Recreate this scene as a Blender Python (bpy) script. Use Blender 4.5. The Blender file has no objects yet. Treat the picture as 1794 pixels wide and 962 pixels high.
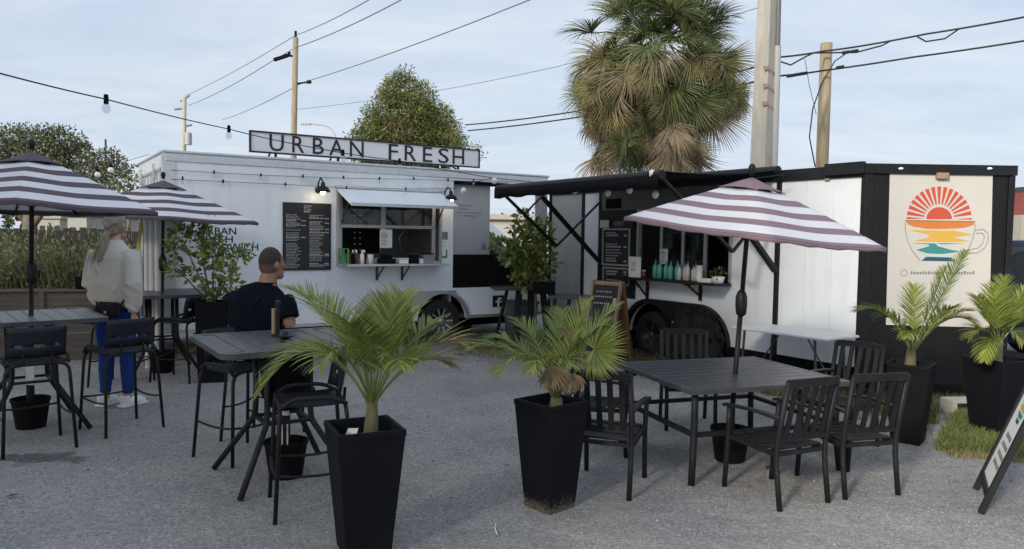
import bpy, bmesh, math, random
import numpy as np
from mathutils import Vector, Matrix

# ------------------------------------------------------------------ camera, world, sun, exposure
S = bpy.context.scene
COL = S.collection
PI = math.pi
RD = math.radians
V = Vector
rnd = random.Random(11)

CAM_H, FOC, IW, IH = 1.65, 1330.0, 1794.0, 962.0
CXP, CYP = 897.0, 481.0
PITCH = math.atan((481 - 412) / FOC)
ROLL = 0.015
EYE = V((0, 0, CAM_H))
_F = V((0, math.cos(PITCH), -math.sin(PITCH)))
_U = V((0, math.sin(PITCH), math.cos(PITCH)))
_R = V((1, 0, 0))
RT = _R * math.cos(ROLL) + _U * math.sin(ROLL)
UP = _U * math.cos(ROLL) - _R * math.sin(ROLL)

cd = bpy.data.cameras.new('camera')
cam = bpy.data.objects.new('camera', cd)
COL.objects.link(cam)
cam.matrix_world = Matrix(((RT.x, UP.x, -_F.x, 0), (RT.y, UP.y, -_F.y, 0), (RT.z, UP.z, -_F.z, CAM_H), (0, 0, 0, 1)))
cd.sensor_width = 36
cd.lens = 36 * FOC / IW
cd.clip_start = 0.05
cd.clip_end = 3000
S.camera = cam

SUN_EL, SUN_AZ = 24.0, (-0.59, -0.81)         # the direction the light comes from
w = bpy.data.worlds.new('World'); S.world = w; w.use_nodes = True
nt = w.node_tree; nt.nodes.clear()
N = nt.nodes.new; L = nt.links.new
out = N('ShaderNodeOutputWorld'); bg = N('ShaderNodeBackground'); bg.inputs[1].default_value = 0.092
sky = N('ShaderNodeTexSky'); sky.sky_type = 'NISHITA'; sky.sun_disc = False
sky.sun_elevation = RD(SUN_EL); sky.sun_rotation = math.atan2(SUN_AZ[0], SUN_AZ[1])
sky.dust_density = 1.5; sky.air_density = 1.0
tc = N('ShaderNodeTexCoord'); sep = N('ShaderNodeSeparateXYZ'); L(tc.outputs['Generated'], sep.inputs[0])
def mth(op, a, b=None, clamp=False):
    n = N('ShaderNodeMath'); n.operation = op; n.use_clamp = clamp
    for i, x in enumerate((a, b)):
        if x is None: continue
        if isinstance(x, (int, float)): n.inputs[i].default_value = x
        else: L(x, n.inputs[i])
    return n.outputs[0]
zz = mth('ADD', mth('MAXIMUM', sep.outputs[2], 0.0), 0.16)
cmb = N('ShaderNodeCombineXYZ')
L(mth('DIVIDE', sep.outputs[0], zz), cmb.inputs[0]); L(mth('DIVIDE', sep.outputs[1], zz), cmb.inputs[1])
mp = N('ShaderNodeMapping'); mp.inputs['Scale'].default_value = (0.55, 1.1, 1); mp.inputs['Rotation'].default_value = (0, 0, 0.35)
L(cmb.outputs[0], mp.inputs[0])
no = N('ShaderNodeTexNoise'); no.inputs['Scale'].default_value = 1.5; no.inputs['Detail'].default_value = 9; no.inputs['Roughness'].default_value = 0.58
no.inputs['Distortion'].default_value = 0.35
L(mp.outputs[0], no.inputs['Vector'])
rp = N('ShaderNodeValToRGB'); rp.color_ramp.elements[0].position = 0.36; rp.color_ramp.elements[0].color = (0.80, 0.80, 0.80, 1)
rp.color_ramp.elements[1].position = 0.66; rp.color_ramp.elements[1].color = (0.97, 0.97, 0.97, 1)
L(no.outputs[0], rp.inputs[0])
mx = N('ShaderNodeMix'); mx.data_type = 'RGBA'
L(rp.outputs[0], mx.inputs[0]); L(sky.outputs[0], mx.inputs[6]); no2 = N('ShaderNodeTexNoise'); no2.inputs['Scale'].default_value = 2.6; no2.inputs['Detail'].default_value = 8; no2.inputs['Roughness'].default_value = 0.6; no2.inputs['Distortion'].default_value = 0.6
L(mp.outputs[0], no2.inputs['Vector'])
rp2 = N('ShaderNodeValToRGB'); rp2.color_ramp.elements[0].position = 0.36; rp2.color_ramp.elements[0].color = (0.82, 0.875, 0.94, 1); rp2.color_ramp.elements[1].position = 0.66; rp2.color_ramp.elements[1].color = (1.0, 1.0, 1.0, 1)
L(no2.outputs[0], rp2.inputs[0])
sc6 = N('ShaderNodeMix'); sc6.data_type = 'RGBA'; sc6.blend_type = 'MULTIPLY'; sc6.inputs[0].default_value = 1.0; L(rp2.outputs[0], sc6.inputs[6]); sc6.inputs[7].default_value = (4.9, 5.3, 5.95, 1)
L(sc6.outputs[2], mx.inputs[7])
L(mx.outputs[2], bg.inputs[0]); L(bg.outputs[0], out.inputs[0])

sl = bpy.data.lights.new('sun', 'SUN'); sl.energy = 2.4; sl.angle = RD(9); sl.color = (1.0, 0.90, 0.76)
sun = bpy.data.objects.new('sun', sl); COL.objects.link(sun)
sd = V((SUN_AZ[0] * math.cos(RD(SUN_EL)), SUN_AZ[1] * math.cos(RD(SUN_EL)), math.sin(RD(SUN_EL))))
sun.rotation_euler = sd.to_track_quat('Z', 'Y').to_euler()
sun.location = (0, 0, 30)
S.view_settings.view_transform = 'Standard'; S.view_settings.look = 'None'
S.view_settings.exposure = 0.76; S.view_settings.gamma = 1.0; S.view_settings.use_curve_mapping = False
S.cycles.max_bounces = 7; S.cycles.transparent_max_bounces = 8

# ------------------------------------------------------------------ survey helpers: sight lines met with the ground, walls and depths
def ray(px, py): return (_F * FOC + RT * (px - CXP) - UP * (py - CYP)).normalized()
def G(px, py, z=0.0):
    d = ray(px, py); return EYE + d * ((z - CAM_H) / d.z)
def AtY(px, py, Y):
    d = ray(px, py); return EYE + d * (Y / d.y)
def onplane(px, py, P, n):
    d = ray(px, py); return EYE + d * ((P - EYE).dot(n) / d.dot(n))
def zat(px, py, b): return AtY(px, py, b.y).z

# ------------------------------------------------------------------ materials
MATS = {}
def pm(name, col, rough=0.6, metal=0.0, var=0.12, scale=6.0, bump=0.0, bscale=60.0, spec=0.5, island=0.0, trans=0.0, emit=0.0, dirt=None, dscale=1.5, dlow=0.5, alpha=None, stretch=None):
    m = bpy.data.materials.new(name); m.use_nodes = True
    t = m.node_tree; b = t.nodes['Principled BSDF']; n = t.nodes.new; l = t.links.new
    b.inputs['Roughness'].default_value = rough; b.inputs['Metallic'].default_value = metal
    b.inputs['Specular IOR Level'].default_value = spec
    c = t.nodes.new('ShaderNodeTexCoord'); vec = c.outputs['Object']
    if stretch:
        mpn = n('ShaderNodeMapping'); mpn.inputs['Scale'].default_value = stretch; l(vec, mpn.inputs[0]); vec = mpn.outputs[0]
    hi = tuple(min(1, x * (1 + var)) for x in col) + (1,); lo = tuple(x * (1 - var) for x in col) + (1,)
    ns = n('ShaderNodeTexNoise'); ns.inputs['Scale'].default_value = scale; ns.inputs['Detail'].default_value = 6; ns.inputs['Roughness'].default_value = 0.65
    l(vec, ns.inputs['Vector'])
    rr = n('ShaderNodeValToRGB'); rr.color_ramp.elements[0].position = 0.3; rr.color_ramp.elements[1].position = 0.7
    rr.color_ramp.elements[0].color = lo; rr.color_ramp.elements[1].color = hi
    l(ns.outputs[0], rr.inputs[0]); colr = rr.outputs[0]
    if dirt:
        d2 = n('ShaderNodeTexNoise'); d2.inputs['Scale'].default_value = dscale; d2.inputs['Detail'].default_value = 8; d2.inputs['Roughness'].default_value = 0.7
        l(vec, d2.inputs['Vector'])
        r2 = n('ShaderNodeValToRGB'); r2.color_ramp.elements[0].position = dlow; r2.color_ramp.elements[1].position = dlow + 0.25
        r2.color_ramp.elements[0].color = (0, 0, 0, 1); r2.color_ramp.elements[1].color = (1, 1, 1, 1)
        l(d2.outputs[0], r2.inputs[0])
        mm = n('ShaderNodeMix'); mm.data_type = 'RGBA'; l(r2.outputs[0], mm.inputs[0]); l(colr, mm.inputs[6]); mm.inputs[7].default_value = tuple(dirt) + (1,)
        colr = mm.outputs[2]
    if island:
        g = n('ShaderNodeNewGeometry'); hs = n('ShaderNodeHueSaturation')
        a = n('ShaderNodeMapRange'); a.inputs[3].default_value = 1 - island; a.inputs[4].default_value = 1 + island
        l(g.outputs['Random Per Island'], a.inputs[0]); l(a.outputs[0], hs.inputs['Value'])
        a2 = n('ShaderNodeMapRange'); a2.inputs[3].default_value = 0.5 + island * 0.05; a2.inputs[4].default_value = 0.5 - island * 0.05
        l(g.outputs['Random Per Island'], a2.inputs[0]); l(a2.outputs[0], hs.inputs['Hue'])
        l(colr, hs.inputs['Color']); colr = hs.outputs[0]
    l(colr, b.inputs['Base Color'])
    if bump:
        b2 = n('ShaderNodeTexNoise'); b2.inputs['Scale'].default_value = bscale; b2.inputs['Detail'].default_value = 4; l(vec, b2.inputs['Vector'])
        bp = n('ShaderNodeBump'); bp.inputs['Strength'].default_value = bump; bp.inputs['Distance'].default_value = 0.01
        l(b2.outputs[0], bp.inputs['Height']); l(bp.outputs[0], b.inputs['Normal'])
    if emit:
        b.inputs['Emission Strength'].default_value = emit; b.inputs['Emission Color'].default_value = tuple(col) + (1,)
    if trans:
        o = t.nodes['Material Output']; tr = n('ShaderNodeBsdfTranslucent'); ms = n('ShaderNodeMixShader'); ms.inputs[0].default_value = trans
        l(colr, tr.inputs[0]); l(b.outputs[0], ms.inputs[1]); l(tr.outputs[0], ms.inputs[2]); l(ms.outputs[0], o.inputs[0])
    if alpha is not None:
        o = t.nodes['Material Output']; tr = n('ShaderNodeBsdfTransparent'); ms = n('ShaderNodeMixShader'); ms.inputs[0].default_value = alpha
        l(tr.outputs[0], ms.inputs[1]); l(b.outputs[0], ms.inputs[2]); l(ms.outputs[0], o.inputs[0])
    MATS[name] = m
    return m
pm('trailer_white', (0.82, 0.86, 0.90), 0.35, var=0.03, scale=3, dirt=(0.73, 0.76, 0.785), dscale=2.2, dlow=0.52, bump=0.03, bscale=5)
m = MATS['trailer_white']; t = m.node_tree; n = t.nodes.new; l = t.links.new; pb = t.nodes['Principled BSDF']; src = pb.inputs['Base Color'].links[0].from_socket
c = n('ShaderNodeTexCoord'); mpn = n('ShaderNodeMapping'); mpn.inputs['Scale'].default_value = (11, 11, 0.55); l(c.outputs['Object'], mpn.inputs[0])
ns = n('ShaderNodeTexNoise'); ns.inputs['Scale'].default_value = 1.0; ns.inputs['Detail'].default_value = 5; ns.inputs['Roughness'].default_value = 0.6; l(mpn.outputs[0], ns.inputs['Vector'])
mr = n('ShaderNodeMapRange'); mr.inputs[1].default_value = 0.52; mr.inputs[2].default_value = 0.82; mr.inputs[3].default_value = 0.0; mr.inputs[4].default_value = 0.24; l(ns.outputs[0], mr.inputs[0])
mm = n('ShaderNodeMix'); mm.data_type = 'RGBA'; l(mr.outputs[0], mm.inputs[0]); l(src, mm.inputs[6]); mm.inputs[7].default_value = (0.50, 0.49, 0.46, 1); l(mm.outputs[2], pb.inputs['Base Color'])
pm('sign_white', (0.85, 0.86, 0.87), 0.4, var=0.02)
pm('warm_white', (0.80, 0.78, 0.72), 0.5, var=0.03, dirt=(0.7, 0.68, 0.62), dscale=3, dlow=0.55)
pm('aluminium', (0.62, 0.63, 0.64), 0.38, 0.75, var=0.1, scale=15, bump=0.05)
pm('black_metal', (0.011, 0.0115, 0.0135), 0.5, spec=0.3, metal= 0.0, var=0.3, scale=9, bump=0.06, bscale=90, dirt=(0.024, 0.024, 0.026), dscale=7, dlow=0.58)
pm('chair_metal', (0.0125, 0.013, 0.0145), 0.52, spec=0.3, metal= 0.0, var=0.3, scale=12, bump=0.08, bscale=120, dirt=(0.03, 0.03, 0.03), dscale=6, dlow=0.56)
pm('table_slat', (0.06, 0.062, 0.07), 0.36, var=0.25, scale=5, bump=0.05, dirt=(0.10, 0.10, 0.105), dscale=4, dlow=0.52, stretch=(1, 6, 6))
pm('table_slat_sheen', (0.17, 0.172, 0.18), 0.4, var=0.2, scale=5, bump=0.05, dirt=(0.23, 0.23, 0.23), dscale=4, dlow=0.52, stretch=(1, 6, 6))  # paler slat copy: grazing sky reflection painted into the colour
pm('stool_plate', (0.016, 0.018, 0.026), 0.45, spec=0.3, var=0.25, scale=5, bump=0.04)
pm('planter_black', (0.005, 0.0056, 0.0085), 0.7, spec=0.15, var=0.25, scale=4, bump=0.1, bscale=200, dirt=(0.010, 0.011, 0.014), dscale=3, dlow=0.5)
pm('matt_black', (0.006, 0.006, 0.007), 0.85, spec=0.15, var=0.3)
pm('rubber', (0.014, 0.014, 0.015), 0.85, var=0.3, scale=20, bump=0.2, bscale=40)
pm('dark_steel', (0.09, 0.09, 0.095), 0.45, 0.6, var=0.2)
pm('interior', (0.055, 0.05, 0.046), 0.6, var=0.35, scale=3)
pm('interior_steel', (0.35, 0.35, 0.34), 0.35, 0.7, var=0.25, scale=4)
pm('glass', (0.02, 0.025, 0.03), 0.04, var=0.0, spec=0.8, alpha=0.45)
pm('dark_glass', (0.012, 0.014, 0.018), 0.06, var=0.1, spec=0.8)
pm('paper', (0.78, 0.78, 0.76), 0.8, var=0.03)
pm('paper_print', (0.25, 0.25, 0.26), 0.8, var=0.3, scale=40)
pm('chalkboard', (0.017, 0.018, 0.019), 0.7, var=0.3, scale=5, dirt=(0.04, 0.04, 0.042), dscale=5)
pm('chalk', (0.42, 0.42, 0.42), 0.9, var=0.3, scale=30)
pm('letter_black', (0.012, 0.012, 0.015), 0.5, var=0.2)
pm('letter_grey', (0.22, 0.23, 0.24), 0.6, var=0.2)
pm('frame_grey', (0.45, 0.45, 0.45), 0.45, 0.4, var=0.1)
pm('panel_grey', (0.42, 0.43, 0.44), 0.5, var=0.06, scale=4, dirt=(0.36, 0.37, 0.38), dscale=3)
pm('panel_dark', (0.13, 0.132, 0.138), 0.5, var=0.15, scale=4)
pm('wood_pole', (0.30, 0.25, 0.17), 0.85, var=0.25, scale=4, bump=0.4, bscale=30, stretch=(6, 6, 0.6))
pm('wood_weathered', (0.115, 0.093, 0.078), 0.85, var=0.35, scale=3, bump=0.3, bscale=25, stretch=(0.5, 6, 6))
pm('wood_dark', (0.05, 0.042, 0.036), 0.85, var=0.35, scale=4, bump=0.3, stretch=(6, 6, 0.5))
pm('wood_brown', (0.20, 0.088, 0.045), 0.6, var=0.3, scale=4, bump=0.2, stretch=(6, 6, 0.7))
pm('wood_tan', (0.34, 0.235, 0.15), 0.65, var=0.25, scale=4, bump=0.2, stretch=(6, 6, 0.7))
pm('concrete', (0.44, 0.42, 0.37), 0.85, var=0.15, scale=3, bump=0.25, bscale=50, dirt=(0.34, 0.32, 0.28), dscale=2, dlow=0.5, stretch=(2, 2, 0.5))
pm('cable', (0.015, 0.015, 0.017), 0.7, var=0.2)
pm('wire_grey', (0.12, 0.125, 0.13), 0.7, var=0.2)
pm('bulb', (0.85, 0.84, 0.80), 0.25, var=0.02)
pm('bulb_clear', (0.7, 0.74, 0.78), 0.08, var=0.02, alpha=0.28)
pm('lit_bulb', (1.0, 0.86, 0.62), 0.5, var=0.0, emit=5.0)
pm('canvas_white', (0.80, 0.81, 0.85), 0.85, var=0.04, scale=4, bump=0.12, bscale=300, trans=0.15)
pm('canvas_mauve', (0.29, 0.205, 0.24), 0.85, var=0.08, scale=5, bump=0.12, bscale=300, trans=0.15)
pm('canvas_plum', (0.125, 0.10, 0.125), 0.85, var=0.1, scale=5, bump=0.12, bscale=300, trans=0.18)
pm('soil', (0.013, 0.010, 0.008), 0.95, var=0.5, scale=30, bump=0.8, bscale=40)
pm('frond', (0.25, 0.30, 0.06), 0.42, var=0.22, scale=3, island=0.35, trans=0.3)
pm('frond_deep', (0.15, 0.215, 0.045), 0.42, var=0.22, scale=3, island=0.35, trans=0.3)
pm('frond_pale', (0.25, 0.28, 0.085), 0.45, var=0.2, scale=3, island=0.35, trans=0.32)
pm('frond_yellow', (0.32, 0.27, 0.07), 0.5, var=0.25, scale=4, island=0.4, trans=0.3)
pm('fan_green', (0.20, 0.25, 0.06), 0.45, var=0.2, scale=3, island=0.3, trans=0.3)
pm('fan_brown', (0.26, 0.19, 0.11), 0.8, var=0.3, scale=4, island=0.35, trans=0.15)
pm('stem_tan', (0.125, 0.115, 0.055), 0.7, var=0.3, scale=15, bump=0.4, stretch=(5, 5, 1))
pm('stem_green', (0.14, 0.18, 0.05), 0.5, var=0.2)
pm('sabal_green', (0.125, 0.155, 0.055), 0.5, var=0.25, scale=2, island=0.45, trans=0.22)
pm('sabal_olive', (0.22, 0.20, 0.085), 0.6, var=0.25, scale=2, island=0.4, trans=0.2)
pm('sabal_dead', (0.31, 0.255, 0.165), 0.85, var=0.3, scale=2, island=0.4, trans=0.12)
pm('bark', (0.15, 0.125, 0.10), 0.9, var=0.35, scale=6, bump=0.7, bscale=20, stretch=(3, 3, 1))
pm('oak_leaf', (0.105, 0.118, 0.055), 0.6, var=0.2, scale=1, island=0.5, trans=0.2)
pm('cedar_light', (0.25, 0.265, 0.085), 0.6, var=0.25, scale=1, island=0.4, trans=0.2)
pm('cedar_leaf', (0.17, 0.20, 0.055), 0.6, var=0.25, scale=1, island=0.5, trans=0.2)
pm('dry_leaf', (0.21, 0.185, 0.085), 0.75, var=0.3, scale=1, island=0.4, trans=0.2)
pm('shrub_leaf', (0.19, 0.235, 0.055), 0.4, var=0.2, scale=2, island=0.5, trans=0.22)
pm('shrub_leaf_dark', (0.11, 0.14, 0.045), 0.4, var=0.2, scale=2, island=0.5, trans=0.22)
pm('bed_pale', (0.27, 0.285, 0.145), 0.65, var=0.25, scale=2, island=0.45, trans=0.25)
pm('bed_leaf', (0.17, 0.19, 0.085), 0.6, var=0.25, scale=2, island=0.5, trans=0.25)
pm('grass', (0.135, 0.17, 0.05), 0.65, var=0.25, scale=2, island=0.5, trans=0.2)
pm('dry_grass', (0.24, 0.21, 0.10), 0.75, var=0.3, scale=2, island=0.4, trans=0.2)
pm('far_green', (0.055, 0.068, 0.036), 0.8, var=0.3, scale=0.6, island=0.4)
pm('skin_woman', (0.50, 0.31, 0.22), 0.5, var=0.06, scale=8)
pm('skin_man', (0.27, 0.145, 0.095), 0.5, var=0.08, scale=8)
pm('hair_blond', (0.27, 0.22, 0.165), 0.6, var=0.35, scale=12, bump=0.5, bscale=60, stretch=(8, 8, 0.8))
pm('hair_dark', (0.022, 0.015, 0.011), 0.6, var=0.3, scale=30, bump=0.5, bscale=120)
m = pm('hair_fade', (0.021, 0.014, 0.010), 0.7, var=0.3, scale=30, bump=0.4, bscale=150)
t = m.node_tree; n = t.nodes.new; l = t.links.new; pb = t.nodes['Principled BSDF']; src = pb.inputs['Base Color'].links[0].from_socket
FADE = n('ShaderNodeMapRange'); c = n('ShaderNodeTexCoord'); sz = n('ShaderNodeSeparateXYZ'); l(c.outputs['Object'], sz.inputs[0]); l(sz.outputs[2], FADE.inputs[0])
mm = n('ShaderNodeMix'); mm.data_type = 'RGBA'; l(FADE.outputs[0], mm.inputs[0]); l(src, mm.inputs[7]); mm.inputs[6].default_value = (0.17, 0.092, 0.062, 1); l(mm.outputs[2], pb.inputs['Base Color'])
pm('sweater', (0.52, 0.495, 0.44), 0.95, var=0.07, scale=4, bump=0.5, bscale=14)
pm('leggings', (0.012, 0.045, 0.20), 0.8, spec=0.2, var=0.15, scale=4, bump=0.2, bscale=14)
pm('shoe_white', (0.72, 0.73, 0.74), 0.6, var=0.05)
pm('tshirt', (0.0055, 0.0065, 0.0115), 0.95, spec=0.08, var=0.2, scale=5, bump=0.5, bscale=12)
pm('jeans', (0.008, 0.009, 0.013), 0.9, spec=0.1, var=0.2)
pm('leather_black', (0.008, 0.008, 0.0085), 0.7, spec=0.25, var=0.3, bump=0.3)
pm('cloth_dark', (0.006, 0.0065, 0.009), 0.95, spec=0.1, var=0.3, bump=0.5, bscale=15)
pm('teal', (0.12, 0.42, 0.36), 0.4, var=0.06)
pm('cream', (0.68, 0.66, 0.60), 0.45, var=0.05)
pm('green_plastic', (0.05, 0.32, 0.06), 0.4, var=0.1)
pm('red_plastic', (0.20, 0.055, 0.045), 0.4, var=0.1)
pm('yellow_plastic', (0.50, 0.42, 0.10), 0.5, var=0.1)
pm('blue_car', (0.012, 0.022, 0.055), 0.18, 0.3, var=0.1, spec=0.7)
pm('grey_car', (0.03, 0.03, 0.034), 0.25, 0.3, var=0.1, spec=0.7)
pm('pvc_white', (0.70, 0.71, 0.71), 0.4, var=0.05)
pm('banner_white', (0.59, 0.575, 0.53), 0.6, var=0.02, dirt=(0.56, 0.54, 0.49), dscale=2, dlow=0.55, bump=0.05, bscale=4)
for nm, c in (('print_red', (0.56, 0.085, 0.045)), ('print_orange', (0.62, 0.20, 0.035)), ('print_yellow', (0.66, 0.40, 0.07)), ('print_teal', (0.045, 0.26, 0.24)), ('print_navy', (0.02, 0.085, 0.15)), ('print_pale', (0.50, 0.63, 0.58))):
    pm(nm, c, 0.6, var=0.05)
pm('roof_tan', (0.40, 0.38, 0.33), 0.7, var=0.1)
pm('wall_far', (0.36, 0.35, 0.33), 0.8, var=0.15)
pm('far_red', (0.28, 0.07, 0.06), 0.7, var=0.15)
pm('stake_label', (0.66, 0.66, 0.65), 0.7, var=0.05, dirt=(0.06, 0.06, 0.06), dscale=25, dlow=0.55)
# diamond plate: dark sheet with a raised tread relief
m = pm('tread_plate', (0.008, 0.008, 0.0095), 0.45, 0.0, spec=0.3, var=0.2, scale=6)
t = m.node_tree; n = t.nodes.new; l = t.links.new
c = n('ShaderNodeTexCoord'); mpn = n('ShaderNodeMapping'); mpn.inputs['Rotation'].default_value = (0, RD(45), 0); mpn.inputs['Scale'].default_value = (48, 48, 48); l(c.outputs['Object'], mpn.inputs[0])
ck = n('ShaderNodeTexVoronoi'); ck.inputs['Scale'].default_value = 1.0; ck.inputs['Randomness'].default_value = 0.0; l(mpn.outputs[0], ck.inputs['Vector'])
bp = n('ShaderNodeBump'); bp.inputs['Strength'].default_value = 0.5; bp.inputs['Distance'].default_value = 0.02; bp.invert = True
l(ck.outputs['Distance'], bp.inputs['Height']); l(bp.outputs[0], t.nodes['Principled BSDF'].inputs['Normal'])

# black planter with pale mud splashed on its foot
m = pm('planter_dusty', (0.005, 0.0056, 0.0085), 0.7, spec=0.15, var=0.25, scale=4, dirt=(0.010, 0.011, 0.014), dscale=3, dlow=0.5)
t = m.node_tree; n = t.nodes.new; l = t.links.new; pb = t.nodes['Principled BSDF']; src = pb.inputs['Base Color'].links[0].from_socket
c = n('ShaderNodeTexCoord'); sz = n('ShaderNodeSeparateXYZ'); l(c.outputs['Object'], sz.inputs[0])
mr = n('ShaderNodeMapRange'); mr.inputs[1].default_value = 0.0; mr.inputs[2].default_value = 0.2; mr.inputs[3].default_value = 0.30; mr.inputs[4].default_value = -0.25; l(sz.outputs[2], mr.inputs[0])
ns = n('ShaderNodeTexNoise'); ns.inputs['Scale'].default_value = 55; ns.inputs['Detail'].default_value = 8; ns.inputs['Roughness'].default_value = 0.75; l(c.outputs['Object'], ns.inputs['Vector'])
ad = n('ShaderNodeMath'); ad.operation = 'ADD'; l(mr.outputs[0], ad.inputs[0]); l(ns.outputs[0], ad.inputs[1])
m2 = n('ShaderNodeMapRange'); m2.inputs[1].default_value = 0.62; m2.inputs[2].default_value = 0.85; l(ad.outputs[0], m2.inputs[0])
mm = n('ShaderNodeMix'); mm.data_type = 'RGBA'; l(m2.outputs[0], mm.inputs[0]); l(src, mm.inputs[6]); mm.inputs[7].default_value = (0.16, 0.14, 0.11, 1); l(mm.outputs[2], pb.inputs['Base Color'])

# gravel
m = bpy.data.materials.new('gravel'); m.use_nodes = True; MATS['gravel'] = m
t = m.node_tree; b = t.nodes['Principled BSDF']; n = t.nodes.new; l = t.links.new
c = n('ShaderNodeTexCoord')
vo = n('ShaderNodeTexVoronoi'); vo.inputs['Scale'].default_value = 120; l(c.outputs['Object'], vo.inputs['Vector'])
vo2 = n('ShaderNodeTexVoronoi'); vo2.inputs['Scale'].default_value = 62; l(c.outputs['Object'], vo2.inputs['Vector'])
sepc = n('ShaderNodeSeparateColor'); l(vo.outputs['Color'], sepc.inputs[0])
sepd = n('ShaderNodeSeparateColor'); l(vo2.outputs['Color'], sepd.inputs[0])
ad = n('ShaderNodeMath'); ad.operation = 'ADD'; l(sepc.outputs[0], ad.inputs[0]); l(sepd.outputs[0], ad.inputs[1])
hf = n('ShaderNodeMath'); hf.operation = 'MULTIPLY'; hf.inputs[1].default_value = 0.5; l(ad.outputs[0], hf.inputs[0])
rr = n('ShaderNodeValToRGB')
e = rr.color_ramp.elements; e[0].position = 0.05; e[0].color = (0.18, 0.18, 0.184, 1); e[1].position = 0.95; e[1].color = (0.46, 0.453, 0.444, 1)
x = e.new(0.35); x.color = (0.26, 0.259, 0.262, 1); x = e.new(0.65); x.color = (0.315, 0.312, 0.311, 1)
l(hf.outputs[0], rr.inputs[0])
n1 = n('ShaderNodeTexNoise'); n1.inputs['Scale'].default_value = 0.7; n1.inputs['Detail'].default_value = 8; n1.inputs['Roughness'].default_value = 0.65; l(c.outputs['Object'], n1.inputs['Vector'])
r1 = n('ShaderNodeValToRGB'); r1.color_ramp.elements[0].position = 0.32; r1.color_ramp.elements[1].position = 0.68
r1.color_ramp.elements[0].color = (0.76, 0.765, 0.785, 1); r1.color_ramp.elements[1].color = (1.16, 1.14, 1.09, 1); l(n1.outputs[0], r1.inputs[0])
mu = n('ShaderNodeMix'); mu.data_type = 'RGBA'; mu.blend_type = 'MULTIPLY'; mu.inputs[0].default_value = 1.0; l(rr.outputs[0], mu.inputs[6]); l(r1.outputs[0], mu.inputs[7])
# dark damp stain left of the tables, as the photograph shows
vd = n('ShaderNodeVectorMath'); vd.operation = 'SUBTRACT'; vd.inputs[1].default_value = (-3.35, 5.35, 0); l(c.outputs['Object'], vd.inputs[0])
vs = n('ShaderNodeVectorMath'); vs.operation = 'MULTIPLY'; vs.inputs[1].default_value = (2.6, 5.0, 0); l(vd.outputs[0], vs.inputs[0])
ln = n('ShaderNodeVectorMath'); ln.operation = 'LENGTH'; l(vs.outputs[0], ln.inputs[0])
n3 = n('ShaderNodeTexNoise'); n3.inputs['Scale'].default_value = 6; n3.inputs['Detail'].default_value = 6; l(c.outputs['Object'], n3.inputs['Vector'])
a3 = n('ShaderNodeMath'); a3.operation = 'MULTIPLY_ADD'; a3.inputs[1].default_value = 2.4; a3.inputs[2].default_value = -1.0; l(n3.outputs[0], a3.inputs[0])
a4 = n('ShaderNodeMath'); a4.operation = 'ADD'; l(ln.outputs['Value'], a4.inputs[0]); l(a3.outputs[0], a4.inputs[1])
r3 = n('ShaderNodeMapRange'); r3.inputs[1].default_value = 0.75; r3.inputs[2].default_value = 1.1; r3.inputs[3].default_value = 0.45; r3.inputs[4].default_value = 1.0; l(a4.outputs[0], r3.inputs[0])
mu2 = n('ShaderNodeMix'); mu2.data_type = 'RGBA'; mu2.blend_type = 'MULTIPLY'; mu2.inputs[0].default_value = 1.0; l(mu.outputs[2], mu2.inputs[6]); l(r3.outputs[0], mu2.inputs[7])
l(mu2.outputs[2], b.inputs['Base Color']); b.inputs['Roughness'].default_value = 0.9; b.inputs['Specular IOR Level'].default_value = 0.25
bp = n('ShaderNodeBump'); bp.inputs['Strength'].default_value = 0.4; bp.inputs['Distance'].default_value = 0.010; bp.invert = True
l(vo.outputs['Distance'], bp.inputs['Height'])
n4 = n('ShaderNodeTexNoise'); n4.inputs['Scale'].default_value = 5; n4.inputs['Detail'].default_value = 5; l(c.outputs['Object'], n4.inputs['Vector'])
bp2 = n('ShaderNodeBump'); bp2.inputs['Strength'].default_value = 0.5; bp2.inputs['Distance'].default_value = 0.05; l(n4.outputs[0], bp2.inputs['Height']); l(bp.outputs[0], bp2.inputs['Normal'])
l(bp2.outputs[0], b.inputs['Normal'])
M = MATS

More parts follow.
